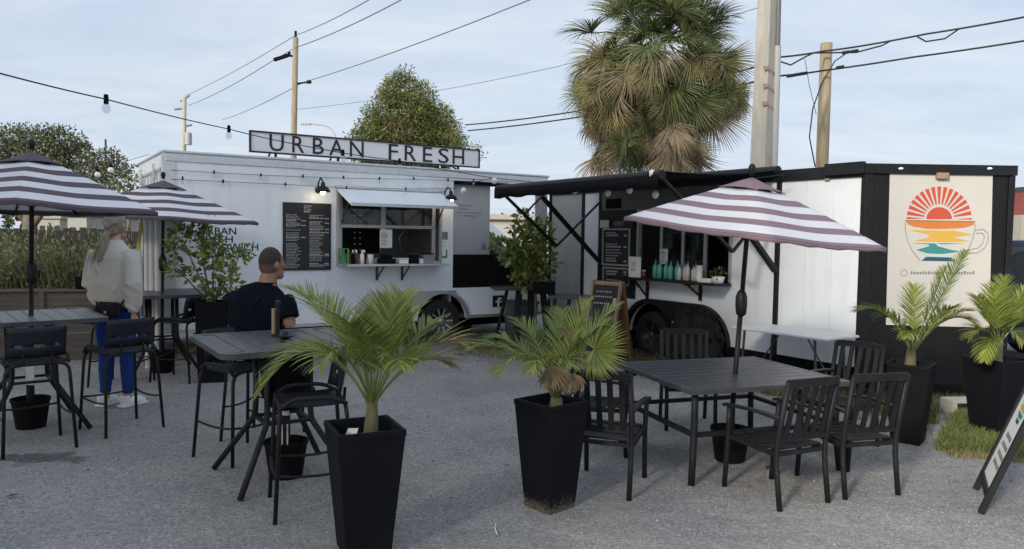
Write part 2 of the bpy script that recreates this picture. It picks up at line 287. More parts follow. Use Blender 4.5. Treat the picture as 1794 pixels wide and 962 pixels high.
# ------------------------------------------------------------------ mesh helpers
ZAX = V((0, 0, 1))
def frame(d, up=ZAX):
    d = d.normalized(); u = up if abs(d.dot(up)) < 0.98 else V((0, 1, 0))
    x = d.cross(u).normalized(); y = x.cross(d).normalized(); return x, y
class MB:
    def __init__(s): s.v = []; s.f = []; s.mi = []; s.cur = 0
    def add(s, vs, fs):
        o = len(s.v); s.v += [tuple(x) for x in vs]; s.f += [tuple(i + o for i in f) for f in fs]; s.mi += [s.cur] * len(fs); return s
    def box(s, c, size, rz=0.0, mat=None):
        hx, hy, hz = size[0] / 2, size[1] / 2, size[2] / 2
        vs = [V((sx * hx, sy * hy, sz * hz)) for sz in (-1, 1) for sy in (-1, 1) for sx in (-1, 1)]
        if mat: vs = [mat @ x for x in vs]
        if rz: r = Matrix.Rotation(rz, 3, 'Z'); vs = [r @ x for x in vs]
        return s.add([x + V(c) for x in vs], [(0, 2, 3, 1), (4, 5, 7, 6), (0, 1, 5, 4), (2, 6, 7, 3), (0, 4, 6, 2), (1, 3, 7, 5)])
    def lim(s, x0, x1, y0, y1, z0, z1): return s.box(((x0 + x1) / 2, (y0 + y1) / 2, (z0 + z1) / 2), (abs(x1 - x0), abs(y1 - y0), abs(z1 - z0)))
    def bar(s, p0, p1, w, d=None, up=ZAX):
        p0, p1 = V(p0), V(p1); d = d or w; x, y = frame(p1 - p0, up); x = x * w / 2; y = y * d / 2
        vs = [p + a * x + b * y for p in (p0, p1) for a, b in ((-1, -1), (1, -1), (1, 1), (-1, 1))]
        return s.add(vs, [(0, 3, 2, 1), (4, 5, 6, 7), (0, 1, 5, 4), (1, 2, 6, 5), (2, 3, 7, 6), (3, 0, 4, 7)])
    def tube(s, pts, r, n=8, caps=True):
        pts = [V(p) for p in pts]; k = len(pts); rs = r if isinstance(r, (list, tuple)) else [r] * k
        vs = []; x = None
        for i, p in enumerate(pts):
            d = (pts[min(i + 1, k - 1)] - pts[max(i - 1, 0)]).normalized()
            if x is None: x, y = frame(d)
            else:
                x = (x - d * x.dot(d))
                x = x.normalized() if x.length > 1e-6 else frame(d)[0]
                y = d.cross(x) * -1
                y = x.cross(d)
            for j in range(n):
                a = 2 * PI * j / n; vs.append(p + (x * math.cos(a) + y * math.sin(a)) * rs[i])
        fs = [(i * n + j, i * n + (j + 1) % n, (i + 1) * n + (j + 1) % n, (i + 1) * n + j) for i in range(k - 1) for j in range(n)]
        if caps: fs += [tuple(range(n - 1, -1, -1)), tuple(range((k - 1) * n, k * n))]
        return s.add(vs, fs)
    def lathe(s, prof, n=16, c=(0, 0, 0), mat=None):
        vs = []; c = V(c)
        for r, z in prof:
            for j in range(n):
                a = 2 * PI * j / n; p = V((r * math.cos(a), r * math.sin(a), z)); vs.append((mat @ p if mat else p) + c)
        k = len(prof)
        fs = [(i * n + j, i * n + (j + 1) % n, (i + 1) * n + (j + 1) % n, (i + 1) * n + j) for i in range(k - 1) for j in range(n)]
        if prof[0][0] > 1e-4: fs.append(tuple(range(n - 1, -1, -1)))
        if prof[-1][0] > 1e-4: fs.append(tuple(range((k - 1) * n, k * n)))
        return s.add(vs, fs)
    def ell(s, c, r, n=12, k=8, mat=None):
        vs = []; c = V(c)
        for i in range(k + 1):
            th = PI * i / k
            for j in range(n):
                a = 2 * PI * j / n; p = V((r[0] * math.sin(th) * math.cos(a), r[1] * math.sin(th) * math.sin(a), r[2] * math.cos(th))); vs.append((mat @ p if mat else p) + c)
        return s.add(vs, [(i * n + j, (i + 1) * n + j, (i + 1) * n + (j + 1) % n, i * n + (j + 1) % n) for i in range(k) for j in range(n)])
    def prism(s, poly, h, fn):
        """poly: 2-D points; fn(u, v, t) -> point, t=0 back, t=h front."""
        n = len(poly); vs = [fn(u, v, 0) for u, v in poly] + [fn(u, v, h) for u, v in poly]
        return s.add(vs, [tuple(range(n - 1, -1, -1)), tuple(range(n, 2 * n))] + [(i, (i + 1) % n, n + (i + 1) % n, n + i) for i in range(n)])
    def mesh(s, name):
        me = bpy.data.meshes.new(name); me.from_pydata(s.v, [], s.f); me.update(); return me
    def build(s, name, mat, parent=None, smooth=False, bev=0.0, loc=None, rz=0.0):
        me = s.mesh(name)
        mats = mat if isinstance(mat, (list, tuple)) else [mat]
        for x in mats: me.materials.append(M[x] if isinstance(x, str) else x)
        if len(mats) > 1: me.polygons.foreach_set('material_index', s.mi)
        return link(name, me, parent, smooth, bev, loc, rz)
def link(name, me, parent=None, smooth=False, bev=0.0, loc=None, rz=0.0):
    o = bpy.data.objects.new(name, me); COL.objects.link(o)
    if smooth: me.polygons.foreach_set('use_smooth', [True] * len(me.polygons))
    if parent: o.parent = parent
    if loc is not None: o.location = loc
    if rz: o.rotation_euler.z = rz
    if bev:
        b = o.modifiers.new('bevel', 'BEVEL'); b.width = bev; b.segments = 2; b.limit_method = 'ANGLE'; b.angle_limit = RD(40)
    return o
def tag(o, label=None, cat=None, group=None, kind=None):
    if label: o['label'] = label
    if cat: o['category'] = cat
    if group: o['group'] = group
    if kind: o['kind'] = kind
    return o
def thing(name, label, cat, loc=(0, 0, 0), rz=0.0, group=None):
    o = bpy.data.objects.new(name, None); COL.objects.link(o); o.empty_display_size = 0.1
    o.location = loc; o.rotation_euler = (0, 0, rz); return tag(o, label, cat, group)
KIDS = {}
def dup(root, loc, rz, label, group=None, name=None):
    r = root.copy(); COL.objects.link(r); r.location = loc; r.rotation_euler = (0, 0, rz); r['label'] = label
    if group: r['group'] = group
    def rec(src, dst):
        for ch in list(src.children):
            c = ch.copy(); COL.objects.link(c); c.parent = dst; rec(ch, c)
    rec(root, r); return r
def facing(d): return math.atan2(d[1], d[0]) - PI / 2      # local +Y looks along d
def text(s, size, name, mat, parent=None, loc=(0, 0, 0), mat3=None, ext=0.004, spacing=1.0, line=1.0, align='LEFT', thin=0.0):
    c = bpy.data.curves.new(name, 'FONT'); c.body = s; c.size = size; c.extrude = ext; c.space_character = spacing; c.space_line = line; c.align_x = align; c.offset = thin
    c.resolution_u = 3
    tmp = bpy.data.objects.new('tmp', c); COL.objects.link(tmp)
    dg = bpy.context.evaluated_depsgraph_get()
    me = bpy.data.meshes.new_from_object(tmp.evaluated_get(dg)); bpy.data.objects.remove(tmp); bpy.data.curves.remove(c)
    me.name = name; me.materials.clear(); me.materials.append(M[mat])
    if mat3 is not None: me.transform(mat3.to_4x4())
    return link(name, me, parent, loc=loc)
def npmesh(name, verts, faces4, mat):
    me = bpy.data.meshes.new(name); nv, nf = len(verts), len(faces4)
    me.vertices.add(nv); me.vertices.foreach_set('co', np.asarray(verts, dtype=np.float32).ravel())
    k = faces4.shape[1]
    me.loops.add(nf * k); me.loops.foreach_set('vertex_index', faces4.astype(np.int32).ravel())
    me.polygons.add(nf); me.polygons.foreach_set('loop_start', np.arange(nf, dtype=np.int32) * k); me.polygons.foreach_set('loop_total', np.full(nf, k, dtype=np.int32))
    me.update(calc_edges=True); me.materials.append(M[mat]); return me
def leaf_cloud(centres, dirs, size, aspect, seed, fold=0.25, jit=0.5):
    """one folded four-point leaf per centre: (n,3) centres and (n,3) pointing directions."""
    g = np.random.default_rng(seed); n = len(centres)
    d = dirs + g.normal(0, jit, (n, 3)); d /= np.linalg.norm(d, axis=1)[:, None] + 1e-9
    r = g.normal(0, 1, (n, 3)); x = np.cross(d, r); x /= np.linalg.norm(x, axis=1)[:, None] + 1e-9
    nn = np.cross(x, d); s = size * g.uniform(0.6, 1.3, n)[:, None]
    a = centres; b = centres + d * s * 0.5 + x * s * aspect + nn * s * fold * 0.4; c_ = centres + d * s - nn * s * 0.12; e = centres + d * s * 0.5 - x * s * aspect + nn * s * fold * 0.4
    v = np.stack([a, b, c_, e], 1).reshape(-1, 3); i = np.arange(n) * 4
    f = np.concatenate([np.stack([i, i + 1, i + 2], 1), np.stack([i, i + 2, i + 3], 1)])
    return v, f
def clump_points(clumps, per, seed, shell=0.55):
    g = np.random.default_rng(seed); P = []; D = []
    for (c, r) in clumps:
        k = max(6, int(per * (r[0] * r[1] * r[2]) ** (2 / 3.0)))
        u = g.normal(0, 1, (k, 3)); u /= np.linalg.norm(u, axis=1)[:, None]
        rad = g.uniform(shell, 1.08, k)[:, None] ** 0.8
        P.append(np.array(c) + u * rad * np.array(r)); D.append(u * np.array([1, 1, 0.8]) + np.array([0, 0, 0.15]))
    return np.concatenate(P), np.concatenate(D)

# ------------------------------------------------------------------ ground
mb = MB(); mb.add([(-500, -60, 0), (500, -60, 0), (500, 900, 0), (-500, 900, 0)], [(0, 1, 2, 3)])
tag(mb.build('ground', 'gravel'), kind='structure')
# far grass field behind the trailers
mb = MB(); mb.add([(-300, 24, .004), (300, 24, .004), (300, 800, .004), (-300, 800, .004)], [(0, 1, 2, 3)])
tag(mb.build('field', 'grass'), kind='structure')

# ------------------------------------------------------------------ white trailer (left)
O1 = AtY(287, 267, 9.36); ZT1 = O1.z; E1 = AtY(960, 312, 12.5); O1.z = 0; E1 = V((E1.x, E1.y, 0))
D1 = (E1 - O1).normalized(); N1 = V((D1.y, -D1.x, 0)); L1 = (E1 - O1).length; W1 = 2.35; ZB1 = 0.36
A1 = math.atan2(D1.y, D1.x)
def on1(px, py, y=0.0):
    p = onplane(px, py, O1 - N1 * y, N1); return (p - O1).dot(D1), p.z
def w1(s, y, z): return O1 + D1 * s - N1 * y + V((0, 0, z))
T1 = thing('food_trailer', 'long white sandwich food trailer with a rooftop name sign', 'food trailer', O1, A1)
s0w, zw1 = on1(594, 338); s1w, zw0 = on1(768, 458)
zw1 = max(zw1, on1(768, 345)[1]); zw0 = on1(680, 458)[1]
sp0 = on1(794, 400)[0]; zp1 = on1(830, 318)[1]; zp0 = on1(830, 446)[1]; zk0 = on1(830, 512)[1]
TH = 0.05
sc = on1(775, 555)[0]; AR = 0.42; AZ = 0.33; sc2 = sc - 0.90
zs = 0.82
def arch_poly(x0, x1, z0, z1, cents, r, cz):
    p = [(x0, z0)]
    for c in sorted(cents):
        h = z0 - cz; a0 = math.asin(h / r)
        p += [(c - r * math.cos(a0 + (PI - 2 * a0) * k / 20), cz + r * math.sin(a0 + (PI - 2 * a0) * k / 20)) for k in range(21)]
    return p + [(x1, z0), (x1, z1), (x0, z1)]
mb = MB()
mb.prism(arch_poly(0, L1, ZB1, zs, (sc, sc2), AR, AZ), TH, lambda u, v, t: V((u, TH - t, v)))
mb.lim(0, s0w, 0, TH, zs, ZT1); mb.lim(s1w, sp0, 0, TH, zs, ZT1)
mb.lim(s0w, s1w, 0, TH, zw1, ZT1); mb.lim(s0w, s1w, 0, TH, zs, zw0)
mb.lim(sp0, L1, 0, TH, zp1, ZT1); mb.lim(sp0, L1, 0, TH, zs, max(zs + .01, zk0))
mb.build('front_wall', 'trailer_white', T1)
mb = MB(); mb.lim(0, L1, W1 - TH, W1, ZB1, 1.0); mb.lim(0, sp0, W1 - TH, W1, 1.0, ZT1); mb.build('back_wall', 'trailer_white', T1)
mb = MB(); mb.lim(0.0, TH, TH, W1 - TH, ZB1, ZT1); mb.build('end_wall', 'trailer_white', T1)
mb = MB(); mb.lim(sp0 - .03, sp0 - .0, TH, W1 - TH, ZB1, ZT1 - .06); mb.build('partition', 'panel_grey', T1)
mb = MB(); mb.lim(L1 - TH, L1, TH, W1 - TH, ZB1, 1.0); mb.build('porch_side_panel', 'matt_black', T1)
mb = MB(); mb.lim(-.02, L1 + .02, -.02, W1 + .02, ZT1 - .0, ZT1 + .035); mb.build('roof', 'aluminium', T1, bev=.01)
mb = MB(); mb.lim(.02, L1 - .02, -.014, -.002, ZT1 - .10, ZT1 - .012); mb.build('roof_trim', 'aluminium', T1, bev=.004)
mb = MB(); mb.lim(TH, L1 - TH, TH, W1 - TH, ZB1, ZB1 + .06); mb.build('floor', 'interior', T1)
mb = MB(); mb.lim(.5, L1 - .3, .35, .45, .2, ZB1); mb.lim(.5, L1 - .3, W1 - .45, W1 - .35, .2, ZB1)
for k in range(7): mb.lim(.5 + k * .8, .58 + k * .8, .45, W1 - .45, .22, ZB1)
mb.build('chassis', 'matt_black', T1)
mb = MB(); mb.lim(-.015, .13, -.012, -.001, ZB1, ZT1 - .105); mb.lim(-.016, -.003, 0, .12, ZB1, ZT1 - .02); mb.build('corner_trim', 'aluminium', T1, bev=.004)
for (x0, x1) in ((.14, sc2 - AR - .03), (sc + AR + .03, L1 - .02)):
    mb = MB(); mb.lim(x0, x1, -.012, -.001, ZB1 - .004, ZB1 + .05); mb.build('bottom_trim', 'aluminium', T1, bev=.004)
# cargo door of the end wall: ribs and lock bars
mb = MB()
for k in range(8): mb.lim(-.02, -.001, .22 + k * .27, .235 + k * .27, ZB1 + .1, ZT1 - .2)
mb.lim(-.025, -.001, .15, W1 - .05, ZT1 - .2, ZT1 - .17)
mb.build('end_door_rib', 'aluminium', T1)
for y in (.55, 1.75):
    mb = MB(); mb.tube([(-.045, y, ZB1 + .05), (-.045, y, ZT1 - .1)], .016); mb.lim(-.06, -.001, y - .04, y + .04, ZT1 - .3, ZT1 - .22); mb.lim(-.06, -.001, y - .04, y + .04, 1.2, 1.28); mb.build('lock_bar', 'aluminium', T1, smooth=False)
# seams between the sheets of the front wall (narrow cover strips) and rivets
for k, x in enumerate((1.25, 2.5, 3.6)):
    if s0w - .05 < x < s1w + .05: continue
    mb = MB(); mb.lim(x - .012, x + .012, -.0035, -.0005, zs if abs(x - sc) < .6 or abs(x - sc2) < .6 else ZB1 + .055, ZT1 - .105); mb.build('seam_strip', 'trailer_white', T1)
mb = MB()
for k in range(70):
    x = .06 + k * (L1 - .1) / 69; mb.lathe([(.007, 0), (.005, .004)], 6, (x, -.014, ZT1 - .055), Matrix.Rotation(RD(90), 3, 'X'))
tag(mb.build('rivets', 'aluminium', T1), kind='stuff')
mb = MB()
for x in (.16, 1.2, 1.3, 2.46, 2.54):
    for k in range(26): mb.lathe([(.006, 0), (.004, .004)], 6, (x, -.0, ZB1 + .1 + k * (ZT1 - ZB1 - .25) / 25), Matrix.Rotation(RD(90), 3, 'X'))
tag(mb.build('wall_rivets', 'trailer_white', T1), kind='stuff')
# service window
def fbox(name, mat, x0, x1, z0, z1, y0, y1, par=T1, bev=.003):
    mb = MB(); mb.lim(x0, x1, y0, y1, z0, z1); return mb.build(name, mat, par, bev=bev)
wf = MB(); f = .045
wf.lim(s0w - f, s0w, -.03, TH + .01, zw0 - f, zw1 + f); wf.lim(s1w, s1w + f, -.03, TH + .01, zw0 - f, zw1 + f)
wf.lim(s0w, s1w, -.03, TH + .01, zw1, zw1 + f); wf.lim(s0w, s1w, -.03, TH + .01, zw0 - f, zw0)
WF = wf.build('window_frame', 'frame_grey', T1, bev=.004)
smid = on1(672, 400)[0]; zrail = on1(672, 397)[1]
for nm, a in (('mullion', (smid - .035, smid + .035, zw0, zw1)), ('window_rail', (s0w, smid - .036, zrail - .025, zrail + .02)), ('window_rail', (smid + .036, s1w - .06, zrail - .025, zrail + .02)), ('window_rail', (s0w, s1w - .06, zw0, zw0 + .05)), ('window_stile', (s0w, s0w + .05, zw0 + .051, zw1)), ('window_stile', (s1w - .11, s1w - .05, zw0 + .051, zw1))):
    fbox(nm, 'frame_grey', a[0], a[1], a[2], a[3], .005, .045, WF)
for a in ((s0w + .05, smid - .035, zrail + .02, zw1), (smid + .035, s1w - .11, zrail + .02, zw1)):
    fbox('pane', 'glass', a[0], a[1], a[2], a[3], .02, .026, WF, 0)
# hatch propped open over the window
hl = w1(s0w - .03, -.02, zw1 + .03)
ol0 = AtY(640, 358, (w1(s0w, -.55, 0)).y); ol1 = AtY(800, 361, (w1(s1w, -.5, 0)).y)
zh = (ol0.z + ol1.z) / 2
mb = MB()
hv = [(s0w - .04, -.035, zw1 + .05), (s1w + .04, -.035, zw1 + .05), (s1w + .04, -.56, zh), (s0w - .04, -.56, zh)]
mb.add([V(p) for p in hv] + [V(p) - V((0, .0, .025)) for p in hv], [(0, 3, 2, 1), (4, 5, 6, 7), (0, 1, 5, 4), (1, 2, 6, 5), (2, 3, 7, 6), (3, 0, 4, 7)])
HT = mb.build('hatch', 'trailer_white', T1)
for s in (s0w + .04, s1w - .04):
    mb = MB(); mb.tube([(s, -.0, zw1 - .42), (s, -.30, (zw1 + zh) / 2 - .01)], .012, 6); mb.build('hatch_strut', 'dark_steel', T1)
mb = MB(); mb.lim(s0w - .04, s1w + .04, -.575, -.56, zh - .035, zh + .008); mb.build('hatch_lip', 'aluminium', HT)
fbox('hatch_hinge', 'aluminium', s0w - .06, s1w + .06, zw1 + .06, zw1 + .10, -.032, -.001)
# serving shelf
zsh = on1(680, 461)[1]
fbox('serving_shelf', 'aluminium', s0w - .01, s1w + .0, zsh - .03, zsh, -.36, -.031)
for px in (660, 704):
    s = on1(px, 475)[0]; zl = on1(px, 491)[1]
    mb = MB(); mb.bar((s, -.012, zl), (s, -.012, zsh - .03), .035, .015); mb.bar((s, -.02, zl + .03), (s, -.26, zsh - .035), .02, .012); mb.lim(s - .015, s + .015, -.3, -.03, zsh - .045, zsh - .031)
    mb.build('shelf_bracket', 'dark_steel', T1)
# dim interior: hood, rack, counter
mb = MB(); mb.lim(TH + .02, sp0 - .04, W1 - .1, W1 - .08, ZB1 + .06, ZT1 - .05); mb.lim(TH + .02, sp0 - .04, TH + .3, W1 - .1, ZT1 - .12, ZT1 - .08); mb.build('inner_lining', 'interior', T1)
fbox('cooker_hood', 'interior_steel', s0w + .1, smid - .15, zw1 - .28, zw1 + .1, 1.1, 2.1)
fbox('back_counter', 'interior_steel', .6, sp0 - .1, .5, 1.32, 1.5, 2.2)
fbox('wall_shelf', 'interior_steel', smid + .1, s1w + .4, zrail + .1, zrail + .14, 1.7, 2.2)
fbox('fridge', 'interior_steel', s1w - .15, s1w + .45, .5, 2.2, 1.45, 2.2)
fbox('front_counter', 'interior_steel', s0w - .2, s1w + .2, zw0 - .32, zw0 - .04, .07, .55)
for x, wd_, h_, mt in ((s0w + .25, .34, .16, 'paper'), (s0w + .62, .16, .10, 'cream'), (smid + .3, .2, .2, 'red_plastic'), (smid + .6, .26, .14, 'interior_steel')):
    fbox('stored_box', mt, x, x + wd_, zrail + .021 if x < smid else zrail + .142, (zrail + .021 if x < smid else zrail + .142) + h_, .5 if x < smid else 1.75, .8 if x < smid else 2.0)
fbox('inner_shelf', 'interior_steel', s0w + .05, smid - .05, zrail - .01, zrail + .02, .45, .85)
mb = MB(); mb.tube([(smid + .75, 1.0, zw0 + .05), (smid + .70, 1.0, zw0 + .35), (smid + .80, .95, zw0 + .5)], .015, 8); mb.build('tap', 'aluminium', T1, smooth=True)
# menu board
sA, zA = on1(495, 354); sB, zB = on1(579, 473); zA2 = on1(579, 357)[1]
MBD = fbox('menu_board', 'letter_black', sA, sB, zB, zA, -.025, -.001, T1, .003)
mb = MB(); g = random.Random(3)
def lines(mb, x0, x1, z0, z1, n, yf, g, price=True):
    h = (z1 - z0) / n
    for i in range(n):
        if g.random() < .06: continue
        z = z1 - (i + .7) * h; hd = g.random() < .25; e = x0 + (x1 - x0) * g.uniform(.45, .78); x = x0
        while x < e:
            k = g.uniform(.012, .04) * (1.1 if hd else .9)
            mb.add([(x, yf, z), (min(x + k, e), yf, z), (min(x + k, e), yf, z + h * (.62 if hd else .4)), (x, yf, z + h * (.62 if hd else .4))], [(0, 1, 2, 3)]); x += k + .008
        if price and hd: mb.add([(x1 - .06, yf, z), (x1, yf, z), (x1, yf, z + h * .6), (x1 - .06, yf, z + h * .6)], [(0, 1, 2, 3)])
wd = sB - sA; ht = zA - zB
lines(mb, sA + .06 * wd, sA + .46 * wd, zB + .03 * ht, zA - .17 * ht, 36, -.0275, g); lines(mb, sA + .54 * wd, sB - .05 * wd, zB + .04 * ht, zA - .17 * ht, 34, -.0275, g)
lines(mb, sA + .42 * wd, sA + .68 * wd, zA - .15 * ht, zA - .03 * ht, 4, -.0275, g, False)
tag(mb.build('menu_print', 'chalk', MBD), kind='stuff')
# lettering on the wall: four words
def word_on1(s, px0, py0, px1, py1, name='lettering', mat='letter_black', y=0.0, par=None, thin=0.012, ref=None):
    (a, za), (b_, zb) = on1(px0, py0, y), on1(px1, py1, y)
    h = za - zb
    o = text(s, 1.0, name, mat, par or T1, ext=.0, thin=thin)
    co = np.empty(len(o.data.vertices) * 3, dtype=np.float32); o.data.vertices.foreach_get('co', co); co = co.reshape(-1, 3)
    mn, mxx = co.min(0), co.max(0)
    xs = a + (co[:, 0] - mn[0]) / (mxx[0] - mn[0]) * (b_ - a); zs_ = zb + (co[:, 1] - mn[1]) / (mxx[1] - mn[1]) * h
    o.data.vertices.foreach_set('co', np.stack([xs, np.full(len(co), y - .003, dtype=np.float32), zs_], 1).astype(np.float32).ravel()); o.data.update()
    return o
word_on1('URBAN', 349, 398, 414, 411.5); word_on1('FRESH', 350, 412.5, 408, 425.5); word_on1('SANDWICH', 349, 426, 452.5, 439); word_on1('COMPANY', 350, 439.5, 442, 451)
# posters on the strip between window and porch
a, z1_ = on1(768, 404); b_, z0_ = on1(787, 455)
mb = MB(); mb.lim(a + .02, b_ - .02, -.006, -.001, z0_ - .1, z1_ + .35); mb.build('notice_strip', 'trailer_white', T1)
x0, zc = on1(771, 406); x1, zd = on1(784, 420); fbox('notice', 'letter_grey', x0, x1, zd, zc, -.009, -.006, T1, 0)
mb = MB(); lines(mb, x0, x1, zd - .1, zd - .02, 3, -.0075, random.Random(5), False); tag(mb.build('notice_print', 'letter_grey', T1), kind='stuff')
x0, zc = on1(772, 437); x1, zd = on1(783, 452); mb = MB(); mb.lim(x0, x0 + .025, -.009, -.006, zd, zc); mb.lim(x1 - .025, x1, -.009, -.006, zd, zc); mb.lim(x0 + .025, x1 - .025, -.009, -.006, zd, zd + .03); mb.build('sticker', 'green_plastic', T1)
# porch
fbox('porch_screen', 'panel_grey', sp0 + .02, on1(858, 400, .12)[0], zp0 - .02, zp1 - .04, .12, .15)
fbox('porch_railing', 'matt_black', sp0 + .004, L1 - .07, zk0 + .003, zp0, .012, .05)
fbox('porch_post', 'panel_grey', on1(944, 400)[0], L1 - .001, zk0, zp1, .0, .12)
fbox('porch_header', 'matt_black', sp0 + .004, L1 - .07, zp1 - .05, zp1 - .002, .01, .2)
fbox('porch_rear_post', 'panel_grey', L1 - .1, L1 - .001, 1.0, ZT1 - .04, W1 - .12, W1 - .002)
for sx, p0, p1 in (('URBAN', (801, 358), (826, 362)), ('FRESH', (801, 364.5), (822, 368)), ('SANDWICH', (801, 370.5), (844, 374.5)), ('COMPANY', (801, 376), (838, 380))): word_on1(sx, p0[0], p0[1], p1[0], p1[1], mat='paper_print', y=.118)
x0, zc = on1(844, 426, .12); x1, zd = on1(850, 435, .12); fbox('door_latch', 'letter_grey', x0, x1, zd, zc, .10, .119)
# fenders
fp = [(sc2 - AR - .07, ZB1), (sc2 - AR - .07, .62), (sc2 - .3, .80), (sc + .22, .80)]
fp += [(sc + (AR + .05) * math.cos(a), AZ + (AR + .05) * math.sin(a)) for a in [RD(62) - k * RD(58) / 8 for k in range(9)]]
fp += [(sc + AR * math.cos(a), AZ + AR * math.sin(a)) for a in [RD(4) + k * RD(140) / 14 for k in range(15)]]
fp += [((sc + sc2) / 2, .60)]
fp += [(sc2 + AR * math.cos(a), AZ + AR * math.sin(a)) for a in [RD(36) + k * RD(140) / 14 for k in range(15)]]
mb = MB(); mb.prism(fp, .03, lambda u, v, t: V((u, -.001 - t, v))); mb.build('fender', 'aluminium', T1)
def wheel(parent, c, r, wdt, spokes, spoke_mat, ry=1):
    """wheel on the local y axis, outer face toward -y."""
    t_ = MB(); mt = Matrix.Rotation(RD(90), 3, 'X')
    t_.lathe([(r * .62, -wdt / 2), (r * .9, -wdt / 2), (r, -wdt * .36), (r, wdt * .36), (r * .9, wdt / 2), (r * .62, wdt / 2), (r * .62, wdt * .2)], 32, (0, 0, 0), mt)
    ty = t_.build('wheel', 'rubber', parent, smooth=False, bev=.008, loc=c)
    rm = MB(); rm.lathe([(r * .64, wdt * .42), (r * .6, wdt * .47), (r * .56, wdt * .36), (r * .5, wdt * .1), (0.0, wdt * .12)], 28, (0, 0, 0), mt); rm.build('rim', 'dark_steel', ty, smooth=True)
    for k in range(spokes):
        a = 2 * PI * k / spokes; sp = MB(); sp.bar((math.cos(a) * r * .12, -wdt * .34, math.sin(a) * r * .12), (math.cos(a) * r * .58, -wdt * .43, math.sin(a) * r * .58), r * .07, .02, V((0, 1, 0))); sp.build('spoke', spoke_mat, ty)
    hb = MB(); hb.lathe([(r * .16, wdt * .3), (r * .14, wdt * .44), (0, wdt * .46)], 14, (0, 0, 0), mt); hb.build('hub', spoke_mat, ty, smooth=True)
    return ty
WR = .33
for s in (sc, sc2): wheel(T1, (s, .12, WR), WR, .2, 10, 'aluminium')
mb = MB(); mb.lim(sc2 - .7, sc + .7, .32, .36, .1, .8); mb.build('wheel_well', 'matt_black', T1)
# social media mark: dark rounded square with a light f
x0, zc = on1(863, 518); x1, zd = on1(882, 537); fb = fbox('wall_mark', 'letter_black', x0, x1, zd, zc, -.006, -.001, T1, 0)
wx, wh = x1 - x0, zc - zd
mb = MB(); mb.lim(x0 + .42 * wx, x0 + .58 * wx, -.009, -.006, zd, zd + .7 * wh); mb.lim(x0 + .58 * wx, x0 + .8 * wx, -.009, -.006, zd + .66 * wh, zd + .82 * wh); mb.lim(x0 + .25 * wx, x0 + .42 * wx, -.009, -.006, zd + .38 * wh, zd + .52 * wh); mb.lim(x0 + .58 * wx, x0 + .78 * wx, -.009, -.006, zd + .38 * wh, zd + .52 * wh); mb.lim(x0 + .46 * wx, x0 + .58 * wx, -.009, -.006, zd + .7 * wh, zd + .78 * wh)
mb.build('mark_letter', 'trailer_white', fb)
# gooseneck lamps
for px, py, lab in ((566, 335, 'black gooseneck wall lamp above the black menu board, glowing warm'), (790, 349, 'black gooseneck wall lamp at the upper right corner of the serving hatch')):
    s, z = on1(px, py, -.22)
    lp = thing('wall_lamp', lab, 'lamp', w1(s, -.22, z), A1, 'gooseneck lamps on the white trailer')
    mb = MB(); mb.tube([(0, .215, .02), (0, .18, .13), (0, .1, .18), (0, .03, .15), (0, 0, .10)], .011, 8); mb.lathe([(.04, 0), (.04, .015)], 12, (0, .218, .02), Matrix.Rotation(RD(90), 3, 'X')); mb.build('arm', 'black_metal', lp, smooth=True)
    mb = MB(); mb.lathe([(.02, .12), (.028, .1), (.03, .07), (.075, .045), (.10, -.01), (.096, -.012), (.07, .038), (.02, .06)], 20); mb.build('lamp_shade', 'black_metal', lp, smooth=True)
    mb = MB(); mb.ell((0, 0, -.008), (.036, .036, .042), 12, 8); mb.build('bulb', 'lit_bulb', lp, smooth=True)
    ld = bpy.data.lights.new('lamp_glow', 'POINT'); ld.energy = 0.45; ld.color = (1, .78, .45); ld.shadow_soft_size = .03
    lo = bpy.data.objects.new('lamp_glow', ld); COL.objects.link(lo); lo.parent = lp; lo.location = (0, 0, -.07)
# sign on the roof
sa, za = on1(437, 228, .02); sb, zb = on1(840, 295, .02); zt = (on1(437, 228, .02)[1] + on1(840, 262, .02)[1]) / 2; zbm = (on1(437, 266, .02)[1] + on1(840, 295, .02)[1]) / 2
SG = thing('roof_sign', 'long white framed sign reading URBAN FRESH in thin black capitals on the trailer roof', 'sign', w1(sa, .02, 0), A1)
Ls = sb - sa
fbox('sign_panel', 'sign_white', .02, Ls - .02, zbm + .02, zt - .02, 0, .03, SG, 0)
for nm, a in (('sign_frame', (0, Ls, zt - .02, zt)), ('sign_frame', (0, Ls, zbm, zbm + .02)), ('sign_frame', (0, .02, zbm + .02, zt - .02)), ('sign_frame', (Ls - .02, Ls, zbm + .02, zt - .02))): fbox(nm, 'letter_black', a[0], a[1], a[2], a[3], -.015, .035, SG, 0)
LET = (('U', 472, 497, 235, 266), ('R', 512, 533, 238, 268), ('B', 548, 567, 240, 270), ('A', 577, 602, 242, 273), ('N', 613, 637, 246, 276), ('F', 681, 697, 254, 281), ('R', 709, 729, 257, 285), ('E', 741, 757, 260, 286), ('S', 768, 786, 262, 288), ('H', 793, 813, 264, 290))
